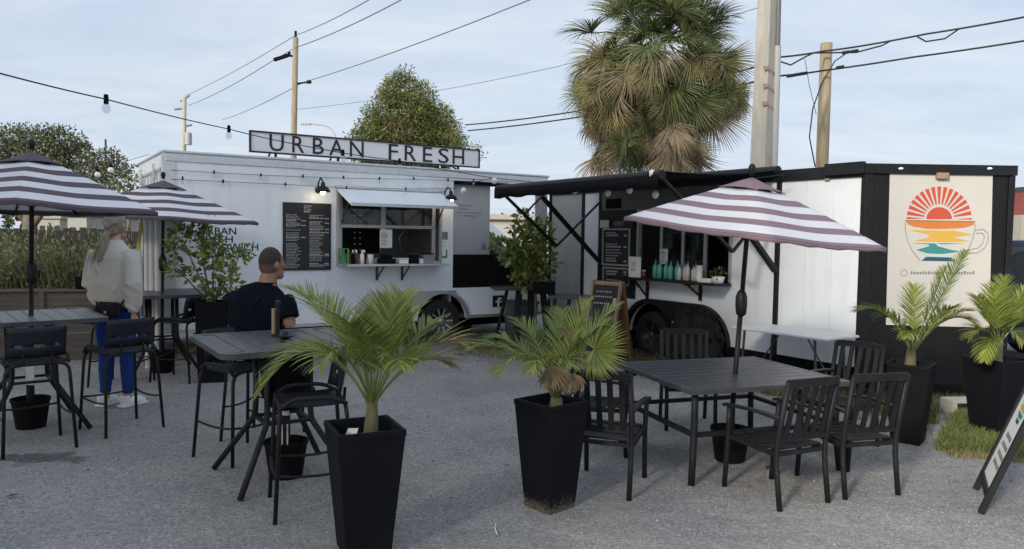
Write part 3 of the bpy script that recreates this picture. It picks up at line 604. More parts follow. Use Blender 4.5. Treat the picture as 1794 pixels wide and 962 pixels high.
for ch, x0, x1, y0, y1 in LET:
    o = text(ch, 1.0, 'letter', 'letter_black', SG, ext=.0, thin=.0)
    co = np.empty(len(o.data.vertices) * 3, dtype=np.float32); o.data.vertices.foreach_get('co', co); co = co.reshape(-1, 3); mn, mxx = co.min(0), co.max(0)
    a, b_ = on1(x0, y0, .02)[0] - sa, on1(x1, y0, .02)[0] - sa; zlo, zhi = zbm + .13 * (zt - zbm), zbm + .90 * (zt - zbm)
    xs = a + (co[:, 0] - mn[0]) / (mxx[0] - mn[0]) * (b_ - a); zs_ = zlo + (co[:, 1] - mn[1]) / (mxx[1] - mn[1]) * (zhi - zlo)
    o.data.vertices.foreach_set('co', np.stack([xs, np.full(len(co), -.004), zs_], 1).astype(np.float32).ravel()); o.data.update()
    sd_ = o.modifiers.new('solid', 'SOLIDIFY'); sd_.thickness = .006; sd_.offset = 0
for x in (.35, Ls * .35, Ls * .65, Ls - .35):
    mb = MB(); mb.lim(x - .015, x + .015, .036, .06, ZT1 + .03, zt - .03); mb.bar((x, .06, zt - .1), (x, .45, ZT1 + .04), .02); mb.build('sign_bracket', 'black_metal', SG)

# ------------------------------------------------------------------ black and white trailer (right)
C2 = AtY(1520, 292, 7.8); ZT2 = C2.z; C2.z = 0; far = AtY(965, 337, 12.35); F2 = V((far.x, far.y, 0)); ZB2 = .33
D2 = (C2 - F2).normalized(); N2 = V((D2.y, -D2.x, 0)); L2 = (C2 - F2).length; W2 = 2.52
A2 = math.atan2(D2.y, D2.x)
def on2(px, py, y=0.0):
    p = onplane(px, py, F2 - N2 * y, N2); return (p - F2).dot(D2), p.z
def w2(s, y, z): return F2 + D2 * s - N2 * y + V((0, 0, z))
T2 = thing('coffee_trailer', 'white coffee trailer with black awning and cup banner on its black nose', 'food trailer', F2, A2)
p1, p2, p3 = on2(1022, 400)[0], on2(1052, 400)[0], on2(1362, 450)[0]
s0 = on2(1120, 450)[0]; s1 = on2(1279, 450)[0]; z0 = on2(1200, 492)[1]; z1 = on2(1120, 372)[1]
sw = on2(1141, 580)[0]; AR2, AZ2 = .44, .31; sw2 = sw + .88; zs2 = .80
mb = MB()
mb.prism(arch_poly(p2 + .03, p3 - .03, ZB2, zs2, (sw, sw2), AR2, AZ2), TH, lambda u, v, t: V((u, TH - t, v)))
mb.lim(p2 + .03, s0, 0, TH, zs2, ZT2 - .1); mb.lim(s1, p3 - .03, 0, TH, zs2, ZT2 - .1); mb.lim(s0, s1, 0, TH, zs2, z0)
mb.lim(s0, s1, 0, TH, z1, ZT2 - .1)
mb.build('service_wall', 'trailer_white', T2)
fbox('wall_panel', 'panel_grey', .03, p1 - .03, ZB2, ZT2 - .1, 0, TH, T2, .004)
fbox('wall_panel', 'trailer_white', p1 + .03, p2 - .03, ZB2, ZT2 - .1, 0, TH, T2, .004)
npan = 3; x0 = p3 + .03; dx = (L2 - .05 - x0) / npan
for k in range(npan): fbox('wall_panel', 'trailer_white', x0 + k * dx + .0015, x0 + (k + 1) * dx - .0015, ZB2, ZT2 - .1, 0, TH, T2, .003)
for s in (0.015, p1, p2, p3, L2 - .022):
    fbox('wall_post', 'black_metal', s - .028, s + .028, ZB2 - .02, ZT2 - .1, -.02, TH + .01, T2, .003)
fbox('base_rail', 'matt_black', .05, sw - AR2 - .02, ZB2 - .14, ZB2 - .003, -.015, .06, T2); fbox('base_rail', 'matt_black', sw2 + AR2 + .02, L2, ZB2 - .14, ZB2 - .003, -.015, .06, T2)
fbox('roof_rail', 'black_metal', -.02, L2 + .0, ZT2 - .098, ZT2 + .0, -.035, .06, T2)
mb = MB(); NT = V((L2 + .82, 1.26, 0))
def nosebox(off, z0_, z1_, mat, name, inn=0.0):
    mb = MB(); q = [(0, off), (L2 + off * .0, off), (NT.x, NT.y), (L2, W2 - off), (0, W2 - off)]
    mb.prism(q, z1_ - z0_, lambda u, v, t: V((u, v, z0_ + t))); return mb.build(name, mat, T2)
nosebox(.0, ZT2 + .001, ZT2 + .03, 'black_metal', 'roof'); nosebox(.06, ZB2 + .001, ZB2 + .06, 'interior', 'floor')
fbox('back_wall', 'trailer_white', 0, L2, ZB2, ZT2 - .002, W2 - TH, W2, T2, 0); fbox('end_wall', 'trailer_white', -.0, TH * .5, ZB2, ZT2 - .1, TH + .012, W2 - TH, T2, 0)
mb = MB(); mb.lim(.4, L2 - .1, .3, .4, .18, ZB2 - .002); mb.lim(.4, L2 - .1, W2 - .4, W2 - .3, .18, ZB2 - .002); mb.build('chassis', 'matt_black', T2)
mb = MB()
for k in range(npan + 1):
    for x in ((x0 + k * dx - .02), (x0 + k * dx + .02)):
        if not x0 < x < L2 - .06: continue
        for j in range(24): mb.lathe([(.006, 0), (.004, .004)], 6, (x, -.0, ZB2 + .06 + j * (ZT2 - ZB2 - .22) / 23), Matrix.Rotation(RD(90), 3, 'X'))
tag(mb.build('wall_rivets', 'trailer_white', T2), kind='stuff')
# nose: two faces of tread plate
nd = V((.82, 1.26, 0)); nl = nd.length; nd.normalize(); nn = V((nd.y, -nd.x, 0))
def nz(u, z, t): return V((L2, 0, 0)) + nd * u + nn * t + V((0, 0, z))
mb = MB(); mb.prism([(0, ZB2 - .16), (nl, ZB2 - .16), (nl, ZT2 - .002), (0, ZT2 - .002)], .03, lambda u, v, t: nz(u, v, t - .03)); mb.build('nose_panel', 'tread_plate', T2)
nd2 = V((-.82, 1.26, 0)).normalized(); nn2 = V((nd2.y, -nd2.x, 0))
mb = MB(); mb.prism([(0, ZB2 - .16), (nl, ZB2 - .16), (nl, ZT2 - .002), (0, ZT2 - .002)], .03, lambda u, v, t: NT + nd2 * u + nn2 * (t - .03) + V((0, 0, v))); mb.build('nose_panel', 'tread_plate', T2)
mb = MB(); mb.prism([(-.03, ZT2 - .07), (nl + .02, ZT2 - .07), (nl + .02, ZT2 + .032), (-.03, ZT2 + .032)], .03, lambda u, v, t: nz(u, v, .002 + t)); mb.build('roof_rail', 'black_metal', T2, bev=.004)
for u0, u1, mt in ((-.02, .07, 'black_metal'), (nl - .05, nl + .012, 'black_metal')):
    mb = MB(); mb.prism([(u0, ZB2 - .16), (u1, ZB2 - .16), (u1, ZT2 - .071), (u0, ZT2 - .071)], .012, lambda u, v, t: nz(u, v, .001 + t)); mb.build('corner_trim', mt, T2, bev=.003)
mb = MB(); mb.prism([(.03, .95), (.05, .95), (.05, 2.2), (.03, 2.2)], .02, lambda u, v, t: NT + nd2 * u * 2 + nn2 * (.002 + t) + V((0, 0, v))); mb.build('reflector_strip', 'far_red', T2)
NW = (D2.x * nn.x - D2.y * nn.y, 0, 0)
def loc2w(v): return F2 + D2 * v.x - N2 * v.y + V((0, 0, v.z))
nP = loc2w(nz(0, 0, .004)); nNw = (loc2w(nn) - F2); nDw = (loc2w(nd) - F2)
def onn(px, py):
    p = onplane(px, py, nP, nNw); return (p - nP).dot(nDw), p.z
q = [onn(1559, 300), onn(1739, 303), onn(1733, 574), onn(1552, 569)]
mb = MB(); mb.prism([(a, b_) for a, b_ in (q[3], q[2], q[1], q[0])], .004, lambda u, v, t: nz(u, v, .003 + t)); BN = mb.build('banner', 'banner_white', T2)
def dec(pts, mat, name='cup_print', t_=.0085):
    mb = MB(); mb.add([nz(*onn(x, y), t_) for x, y in pts], [tuple(range(len(pts)))]); return mb.build(name, mat, BN)
cx_, cy_ = 1645, 384
dec([(cx_ + 22.5 * math.cos(a), cy_ - 21 * math.sin(a)) for a in [PI * k / 20 for k in range(21)]], 'print_red', 'sun_print')
for k in range(15):
    a = PI - (RD(11) + k * RD(158) / 14); ax = a
    ca, sa_ = math.cos(a), math.sin(a); r0, r1_ = 26, 57; w0, w1_ = 1.2, 3.6
    dec([(cx_ + ca * r0 - sa_ * w0, cy_ - sa_ * r0 - ca * w0), (cx_ + ca * r1_ - sa_ * w1_, cy_ - sa_ * r1_ - ca * w1_), (cx_ + ca * r1_ + sa_ * w1_, cy_ - sa_ * r1_ + ca * w1_), (cx_ + ca * r0 + sa_ * w0, cy_ - sa_ * r0 + ca * w0)], 'print_red', 'ray_print')
dec([(1588, 380), (1620, 383), (1588, 384)], 'print_red'); dec([(1702, 382), (1672, 384), (1702, 385)], 'print_red')
dec([(1587, 386), (1706, 388), (1705, 394), (1690, 399), (1660, 401), (1625, 401), (1600, 397), (1590, 393)], 'print_orange')
dec([(1592, 403), (1640, 404), (1672, 404), (1703, 411), (1668, 416), (1700, 423), (1650, 424), (1600, 422), (1625, 417), (1628, 411)], 'print_yellow')
dec([(1594, 426), (1632, 426.5), (1640, 427), (1642, 431), (1663, 437), (1683, 441), (1650, 445), (1625, 444), (1605, 438), (1628, 431), (1626, 428)], 'print_teal')
dec([(1641, 426), (1692, 427), (1650, 428)], 'print_teal')
dec([(1618, 446), (1655, 447), (1660, 450), (1620, 449)], 'print_pale')
dec([(1622, 450), (1664, 451), (1676, 458), (1614, 457)], 'print_navy')
def stroke(pts, r=.003):
    mb = MB(); mb.tube([nz(*onn(x, y), .0105) for x, y in pts], r, 4); return mb.build('cup_outline', 'letter_grey', BN)
stroke([(1586, 386), (1707, 388)]); stroke([(1586, 386), (1585, 400), (1589, 420), (1598, 440), (1612, 457)]); stroke([(1707, 388), (1708, 400), (1703, 420), (1695, 440), (1680, 458)])
stroke([(1709, 403), (1722, 402), (1730, 408), (1731, 420), (1725, 434), (1712, 443), (1692, 444)]); stroke([(1709, 409), (1720, 408), (1724, 414), (1722, 424), (1714, 434), (1701, 437)])
stroke([(1578 + 5 + 6 * math.cos(a), 478 + 5.5 * math.sin(a)) for a in [2 * PI * k / 14 for k in range(15)]], .0022)
mb = MB()
g = random.Random(8); x = 1595
while x < 1708:
    wl = g.uniform(2.5, 4.5); mb.add([nz(*onn(x, 480.5), .009), nz(*onn(x + wl, 480.5), .009), nz(*onn(x + wl, 476.5 if g.random() < .7 else 473.5), .009), nz(*onn(x, 476.5), .009)], [(0, 1, 2, 3)]); x += wl + 1.6 + (5 if g.random() < .08 else 0)
tag(mb.build('banner_lettering', 'letter_grey', BN), kind='stuff')
mb = MB(); ua, za = onn(1638, 303); ub, zb = onn(1658, 314); mb.prism([(ua, zb), (ub, zb), (ub, za), (ua, za)], .05, lambda u, v, t: nz(u, v, .008 + t)); mb.build('marker_lamp', 'wood_tan', T2, bev=.006)
for px in (1575, 1730):
    ua, za = onn(px, 296); mb = MB(); mb.ell(nz(ua, za, .036), (.03, .02, .014), 10, 6); mb.build('marker_lamp', 'bulb', T2, smooth=True)
for px, py in ((1510, 296), (1480, 298)):
    s, z = on2(px, py, -.04); mb = MB(); mb.ell((s, -.045, z), (.03, .015, .014), 10, 6); mb.build('marker_lamp', 'bulb', T2, smooth=True)
s, z = on2(1480, 297, -.06); fbox('roof_box', 'black_metal', s - .22, s + .22, ZT2 - .07, ZT2 + .05, -.09, -.036, T2)
s, z = on2(1450, 310, -.01); fbox('wall_bracket', 'wood_tan', s - .03, s + .03, z - .04, z + .03, -.03, -.001, T2)
# service window
f = .035
mb = MB()
mb.lim(s0 - f, s0, -.03, TH + .01, z0 - f, z1 + f); mb.lim(s1, s1 + f, -.03, TH + .01, z0 - f, z1 + f); mb.lim(s0, s1, -.03, TH + .01, z1, z1 + f); mb.lim(s0, s1, -.03, TH + .01, z0 - f, z0)
WF2 = mb.build('window_frame', 'frame_grey', T2, bev=.004)
for px in (1157, 1195, 1234):
    s = on2(px, 440)[0]; fbox('mullion', 'frame_grey', s - .022, s + .022, z0, z1, .004, .04, WF2)
sm = [on2(p, 440)[0] for p in (1157, 1195, 1234)]
for a, b_ in ((s0, sm[0]), (sm[0], sm[1]), (sm[1], sm[2])): fbox('pane', 'glass', a + .022, b_ - .022, z0, z1, .018, .024, WF2, 0)
fbox('hatch_panel', 'panel_dark', p2 + .04, s1 + .1, z1 + .04, on2(1100, 335)[1] + .02, -.02, -.001, T2)
sv, zv = on2(1077, 357); fbox('vent', 'matt_black', sv - .16, sv + .16, zv - .07, zv + .07, -.035, -.021, T2)
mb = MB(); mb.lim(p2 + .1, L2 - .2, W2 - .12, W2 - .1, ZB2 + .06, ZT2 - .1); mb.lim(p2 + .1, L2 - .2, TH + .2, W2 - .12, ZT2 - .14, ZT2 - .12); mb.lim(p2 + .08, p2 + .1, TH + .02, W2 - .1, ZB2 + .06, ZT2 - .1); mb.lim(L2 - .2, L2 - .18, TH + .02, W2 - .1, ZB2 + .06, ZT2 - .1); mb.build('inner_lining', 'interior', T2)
fbox('coffee_machine', 'interior_steel', s0 + .8, s0 + 1.5, 1.05, 1.6, 1.5, 2.0, T2, .02); fbox('back_counter', 'interior', p2 + .2, L2 - .4, .5, 1.05, 1.4, 2.2, T2); fbox('shelf', 'interior_steel', p2 + .3, L2 - .6, 1.75, 1.78, 1.8, 2.25, T2)
# counter shelf
sc0 = on2(1105, 487, -.2)[0]; sc1 = on2(1277, 497, -.2)[0]; zc2 = on2(1190, 491, -.2)[1]
fbox('serving_shelf', 'black_metal', s0 - .30, s1 + .06, zc2 - .03, zc2, -.34, -.031, T2)
for px in (1135, 1228):
    s = on2(px, 515)[0]; zl = on2(px, 527)[1]
    mb = MB(); mb.bar((s, -.012, zl), (s, -.012, zc2 - .031), .045, .02); mb.bar((s, -.02, zl + .06), (s, -.26, zc2 - .04), .025, .02); mb.lim(s - .02, s + .02, -.3, -.03, zc2 - .05, zc2 - .031); mb.build('shelf_bracket', 'black_metal', T2)
# menu boards left of the window
def board(px0, py0, px1, py1, name, seed, fr='frame_grey'):
    a, za = on2(px0, py0); b_, zb = on2(px1, py1)
    bb = fbox(name, 'chalkboard', a, b_, zb, za, -.03, -.021, T2, 0)
    for (x0, x1, zz0, zz1) in ((a - .02, b_ + .02, za, za + .025), (a - .02, b_ + .02, zb - .025, zb), (a - .02, a, zb, za), (b_, b_ + .02, zb, za)): fbox('board_frame', fr, x0, x1, zz0, zz1, -.045, -.02, bb, .002)
    mb = MB(); lines(mb, a + .05, b_ - .05, zb + .02, za - .02, max(3, int((za - zb) / .042)), -.032, random.Random(seed)); tag(mb.build('chalk_print', 'chalk', bb), kind='stuff')
board(1061, 403, 1104, 464, 'menu_board', 2); board(1061, 470, 1104, 498, 'menu_board', 4); board(1074, 385, 1112, 398, 'menu_board', 6, 'black_metal')
fbox('board_backing', 'black_metal', p2 + .032, s0 - .06, on2(1080, 520)[1], z1 + .038, -.019, -.001, T2, 0)
a, za = on2(1054, 386); b_, zb = on2(1069, 399); fbox('small_notice', 'print_pale', a, b_, zb, za, -.03, -.0205, T2, 0)
# fender and wheels
fp = [(sw - AR2 - .06, ZB2 - .12)] + [(sw + (AR2 + .06) * math.cos(a), AZ2 + (AR2 + .06) * math.sin(a)) for a in [RD(178) - k * RD(88) / 12 for k in range(13)]]
fp += [(sw2 + (AR2 + .06) * math.cos(a), AZ2 + (AR2 + .06) * math.sin(a)) for a in [RD(90) - k * RD(88) / 12 for k in range(13)]] + [(sw2 + AR2 + .06, ZB2 - .12)]
fp += [(sw2 + AR2 * math.cos(a), AZ2 + AR2 * math.sin(a)) for a in [RD(-20) + k * RD(180) / 14 for k in range(13)]] + [((sw + sw2) / 2, .55)] + [(sw + AR2 * math.cos(a), AZ2 + AR2 * math.sin(a)) for a in [RD(45) + k * RD(155) / 14 for k in range(15)]]
mb = MB(); mb.prism(fp, .07, lambda u, v, t: V((u, -.001 - t, v))); mb.build('fender', 'black_metal', T2)
for s in (sw, sw2): wheel(T2, (s, .08, .315), .315, .21, 5, 'dark_steel')
mb = MB(); mb.lim(sw - .6, sw2 + .6, .3, .34, .05, .82); mb.build('wheel_well', 'matt_black', T2)
# awning: case, cloth, front tube, folding arms
fb0 = AtY(872, 331, 10.34); fb1 = AtY(1160, 306, 7.66)
def l2(p): q = p - F2; return V((q.dot(D2), -q.dot(N2), q.z))
a0, a1 = l2(fb0), l2(fb1)
wy = -.06; z_w = ZT2 + .02
AW = MB(); n_ = 10; vs = []
for i in range(n_ + 1):
    for j in range(13):
        t_ = i / n_; u = j / 12; p = (a0.lerp(a1, u)); q = V((a0.x + (a1.x - a0.x) * u, wy, z_w)); r = q.lerp(p + V((0, 0, .03)), t_); r.z -= .05 * math.sin(PI * t_) * (.6 + .4 * math.sin(u * 9)); vs.append(r)
AW.add(vs, [(i * 13 + j, i * 13 + j + 1, (i + 1) * 13 + j + 1, (i + 1) * 13 + j) for i in range(n_) for j in range(12)])
AWO = AW.build('awning', 'matt_black', T2, smooth=True); md = AWO.modifiers.new('solid', 'SOLIDIFY'); md.thickness = .006
mb = MB(); mb.tube([a0, a1], .05, 12); mb.build('front_tube', 'black_metal', AWO, smooth=False)
mb = MB(); mb.tube([V((a0.x, wy - .0, z_w)), V((a1.x + .02, wy, z_w))], .055, 12); mb.build('wall_case', 'black_metal', AWO)
mb = MB(); vs = []
for u in range(25): p = a0.lerp(a1, u / 24); vs += [p + V((0, -.05, -.0)), p + V((0, -.052, -.13 - .012 * math.sin(u * 1.7)))]
mb.add(vs, [(2 * k, 2 * k + 2, 2 * k + 3, 2 * k + 1) for k in range(24)]); vl = mb.build('valance', 'matt_black', AWO, smooth=True); vl.modifiers.new('solid', 'SOLIDIFY').thickness = .004
EL1 = l2(AtY(975, 431, 10.85)); EL2 = l2(AtY(949, 344, 10.75)); LOW = on2(1052, 457)[1]; HIW = on2(1052, 355)[1]
def arm(base, end, dx):
    low = V((base, -.03, LOW)); hi = V((base, -.03, HIW)); sh = V((dx, 0, 0)); e1, e2 = EL1 + sh, EL2 + sh
    for p, q, r in ((end, e1, .022), (e1, hi, .017), (e2, low, .034), (e2, end.lerp(e1, .42), .014)):
        mb = MB(); mb.bar(p, q, r * 2, r * 1.3); mb.build('folding_arm', 'black_metal', AWO)
arm(p2, a0 + V((.05, 0, -.02)), 0); arm(p3, a1 + V((-.02, 0, -.02)), a1.x - a0.x)

# ------------------------------------------------------------------ furniture
def arc_pts(p0, p1, p2, n=5):
    return [p0.lerp(p1, t).lerp(p1.lerp(p2, t), t) for t in [k / n for k in range(n + 1)]]
def hoop(pts, r=.09, n=4):
    """polyline with rounded corners"""
    pts = [V(p) for p in pts]; o = [pts[0]]
    for a, b, c in zip(pts, pts[1:], pts[2:]):
        i = b + (a - b).normalized() * min(r, (a - b).length * .45); k = b + (c - b).normalized() * min(r, (c - b).length * .45); o += arc_pts(i, b, k, n)
    return o + [pts[-1]]
def make_stool():
    t = thing('bar_stool', 'x', 'bar stool')
    mb = MB(); n = 8
    for i in range(n + 1):
        pass
    st = MB(); vs = []
    nx, ny = 7, 6
    for j in range(ny + 1):
        for i in range(nx + 1):
            x = -.19 + .38 * i / nx; y = -.17 + .36 * j / ny; vs.append(V((x, y, .66 + .5 * (x / .19) ** 4 * .03 - .012 * math.cos(y * 8))))
    k = nx + 1; st.add(vs, [(j * k + i, j * k + i + 1, (j + 1) * k + i + 1, (j + 1) * k + i) for j in range(ny) for i in range(nx)])
    so = st.build('seat', 'stool_plate', t, smooth=True); md = so.modifiers.new('solid', 'SOLIDIFY'); md.thickness = .018
    bk = MB(); vs = []; rows = [(.70, -.185), (.76, -.198), (.775, -.2), (.80, -.205), (.82, -.208), (.885, -.222), (.925, -.232)]
    for z, y in rows:
        for i in range(9):
            a = -1 + 2 * i / 8; vs.append(V((a * .195, y + .045 * a * a, z)))
    fs = []
    for j in range(len(rows) - 1):
        for i in range(8):
            if j == 2 and i in (1, 3, 4, 6): continue           # the slot above the lower band
            fs.append((j * 9 + i, j * 9 + i + 1, (j + 1) * 9 + i + 1, (j + 1) * 9 + i))
    bk.add(vs, fs); bo = bk.build('backrest', 'stool_plate', t, smooth=True); bo.modifiers.new('solid', 'SOLIDIFY').thickness = .014
    for s in (-1, 1):
        for nm, y0, y1 in (('leg', -.235, -.185), ('leg', .215, .185)):
            mb = MB(); mb.tube(hoop([(s * .235, y0, 0.0), (s * .205, y1, .64), (s * .10, y1, .655)], .08), .0125, 8); mb.build(nm, 'chair_metal', t, smooth=True)
        mb = MB(); mb.tube(hoop([(s * .20, -.19, .655), (s * .215, -.1, .70), (s * .215, .12, .70), (s * .205, .19, .64)], .06), .0125, 8); mb.build('side_rail', 'chair_metal', t, smooth=True)
        mb = MB(); mb.tube(arc_pts(V((s * .223, -.215, .27)), V((s * .21, 0, .23)), V((s * .223, .203, .27)), 6), .008, 6); mb.build('footrest', 'chair_metal', t, smooth=True)
        mb = MB(); mb.tube([(s * .09, -.19, .655), (s * .09, -.195, .73)], .010, 6); mb.build('back_support', 'chair_metal', t)
    mb = MB(); mb.tube(arc_pts(V((-.222, .205, .27)), V((0, .225, .24)), V((.222, .205, .27)), 6), .008, 6); mb.build('footrest', 'chair_metal', t, smooth=True)
    for y in (-.185, .185):
        mb = MB(); mb.tube([(-.105, y, .655), (.105, y, .655)], .0125, 8); mb.build('cross_rail', 'chair_metal', t)
    return t
def put(root, used, loc, rz, label):
    loc = V((loc[0], loc[1], 0))
    if not used[0]:
        used[0] = True; root.location = loc; root.rotation_euler.z = rz; root['label'] = label; return root
    return dup(root, loc, rz, label)
stool = make_stool(); stool['group'] = 'metal bar stools round the high tables'; us = [False]
STOOLS = [((-3.60, 5.66), (-.7, .72), 'black bar stool with slotted back, left of the other one near the woman'),
          ((-3.23, 6.24), (-.8, .6), 'black metal bar stool standing just in front of the woman in blue leggings'),
          ((-1.98, 5.53), (.84, -.55), 'dark bar stool tucked under the left corner of the middle high table'),
          ((-1.20, 4.50), (-.93, -.36), 'bar stool half hidden behind the nearest potted palm'),
          ((-1.98, 6.05), (.25, .97), 'bar stool the man in the dark T-shirt sits on'),
          ((-3.66, 8.35), (-1.0, .1), 'bar stool right of the back table, beside the square shrub pot'),
          ((-4.15, 8.05), (.05, 1.0), 'bar stool at the near side of the back table, half hidden by the woman')]
for p, d, lab in STOOLS: put(stool, us, p, facing(d), lab)

def make_bar_table(top='table_slat'):
    t = thing('bar_table', 'x', 'table'); Hh = .93
    n = 8; w_ = 1.0; d_ = 1.0
    for k in range(n):
        y = -w_ / 2 + .03 + (k + .5) * (w_ - .06) / n; hw = d_ / 2 - .035 - (.05 if k in (0, n - 1) else 0)
        mb = MB(); mb.lim(-hw, hw, y - (w_ - .06) / n / 2 + .004, y + (w_ - .06) / n / 2 - .004, Hh - .018, Hh); mb.build('slat', top, t, bev=.003)
    c = .09; hx, hy = d_ / 2, w_ / 2
    ring = hoop([(0, -hy, Hh - .02), (hx, -hy, Hh - .02), (hx, hy, Hh - .02), (-hx, hy, Hh - .02), (-hx, -hy, Hh - .02), (0, -hy, Hh - .02)], c, 5)
    mb = MB(); m_ = len(ring)
    vs = []
    for i, p in enumerate(ring):
        q = V((p.x * (1 - .045 / hx), p.y * (1 - .045 / hy), 0)); vs += [V((p.x, p.y, Hh + .002)), V((p.x, p.y, Hh - .035)), V((q.x, q.y, Hh - .035)), V((q.x, q.y, Hh + .002))]
    fs = []
    for i in range(m_ - 1):
        for j in range(4): fs.append((i * 4 + j, i * 4 + (j + 1) % 4, (i + 1) * 4 + (j + 1) % 4, (i + 1) * 4 + j))
    mb.add(vs, fs); mb.build('table_rim', 'table_slat', t, bev=.003)
    for k in range(4):
        a = PI / 4 + k * PI / 2; u = V((math.cos(a), math.sin(a), 0))
        mb = MB(); mb.tube(hoop([u * .20 + V((0, 0, Hh - .04)), u * .20 + V((0, 0, .42)), u * .24 + V((0, 0, .36)), u * .52 + V((0, 0, .012))], .12, 5), .02, 8); mb.build('leg', 'chair_metal', t, smooth=True)
        b = a + PI / 2; v_ = V((math.cos(b), math.sin(b), 0)); mb = MB(); mb.bar(u * .20 + V((0, 0, .40)), v_ * .20 + V((0, 0, .40)), .028, .02); mb.build('stretcher', 'chair_metal', t)
        mb = MB(); mb.bar(u * .20 + V((0, 0, Hh - .05)), u * .55 + V((0, 0, Hh - .045)), .03, .02); mb.build('top_bracket', 'chair_metal', t)
    return t
bt_ = make_bar_table(); bt_['group'] = 'high slatted tables with splayed legs'; ub = [False]
TB0, TB1, TB2 = V((-3.97, 6.22, 0)), V((-1.53, 5.06, 0)), V((-4.05, 8.75, 0))
b0_ = make_bar_table('table_slat_sheen'); b0_['group'] = bt_['group']; put(b0_, [False], TB0, RD(-50), 'high table with painted sky-sheen slats under the large striped umbrella at the far left')
put(bt_, ub, TB1, RD(123), 'high slatted black table in front of the seated man')
put(bt_, ub, TB2, RD(33), 'high black table at the back under the second striped umbrella')

def make_bucket():
    t = thing('umbrella_bucket', 'x', 'bucket')
    mb = MB(); mb.lathe([(.0, .0), (.105, .0), (.11, .01), (.14, .22), (.148, .225), (.148, .245), (.137, .245), (.132, .20), (.13, .19)], 22); mb.build('pail', 'matt_black', t, smooth=False, bev=0)
    mb = MB(); mb.lathe([(.0, .195), (.132, .19)], 20); mb.build('fill', 'soil', t)
    mb = MB(); mb.lathe([(.03, .185), (.03, .42), (.024, .42), (.024, .19)], 12); mb.build('pole_socket', 'black_metal', t)
    return t
bk = make_bucket(); bk['group'] = 'black buckets weighting the umbrella poles'; ubk = [False]
B3 = G(1278, 806)
for p, lab in ((TB0, 'black bucket with pole under the far left high table'), (TB1 + V((.02, .0, 0)), 'black bucket under the middle high table, holding a pole stub with white tags'), (TB2, 'black bucket under the back high table'), (B3, 'black bucket under the dining table holding the umbrella pole')):
    put(bk, ubk, p, rnd.uniform(0, 6), lab)
for p, lab in ((TB0, 'x'),):
    pass

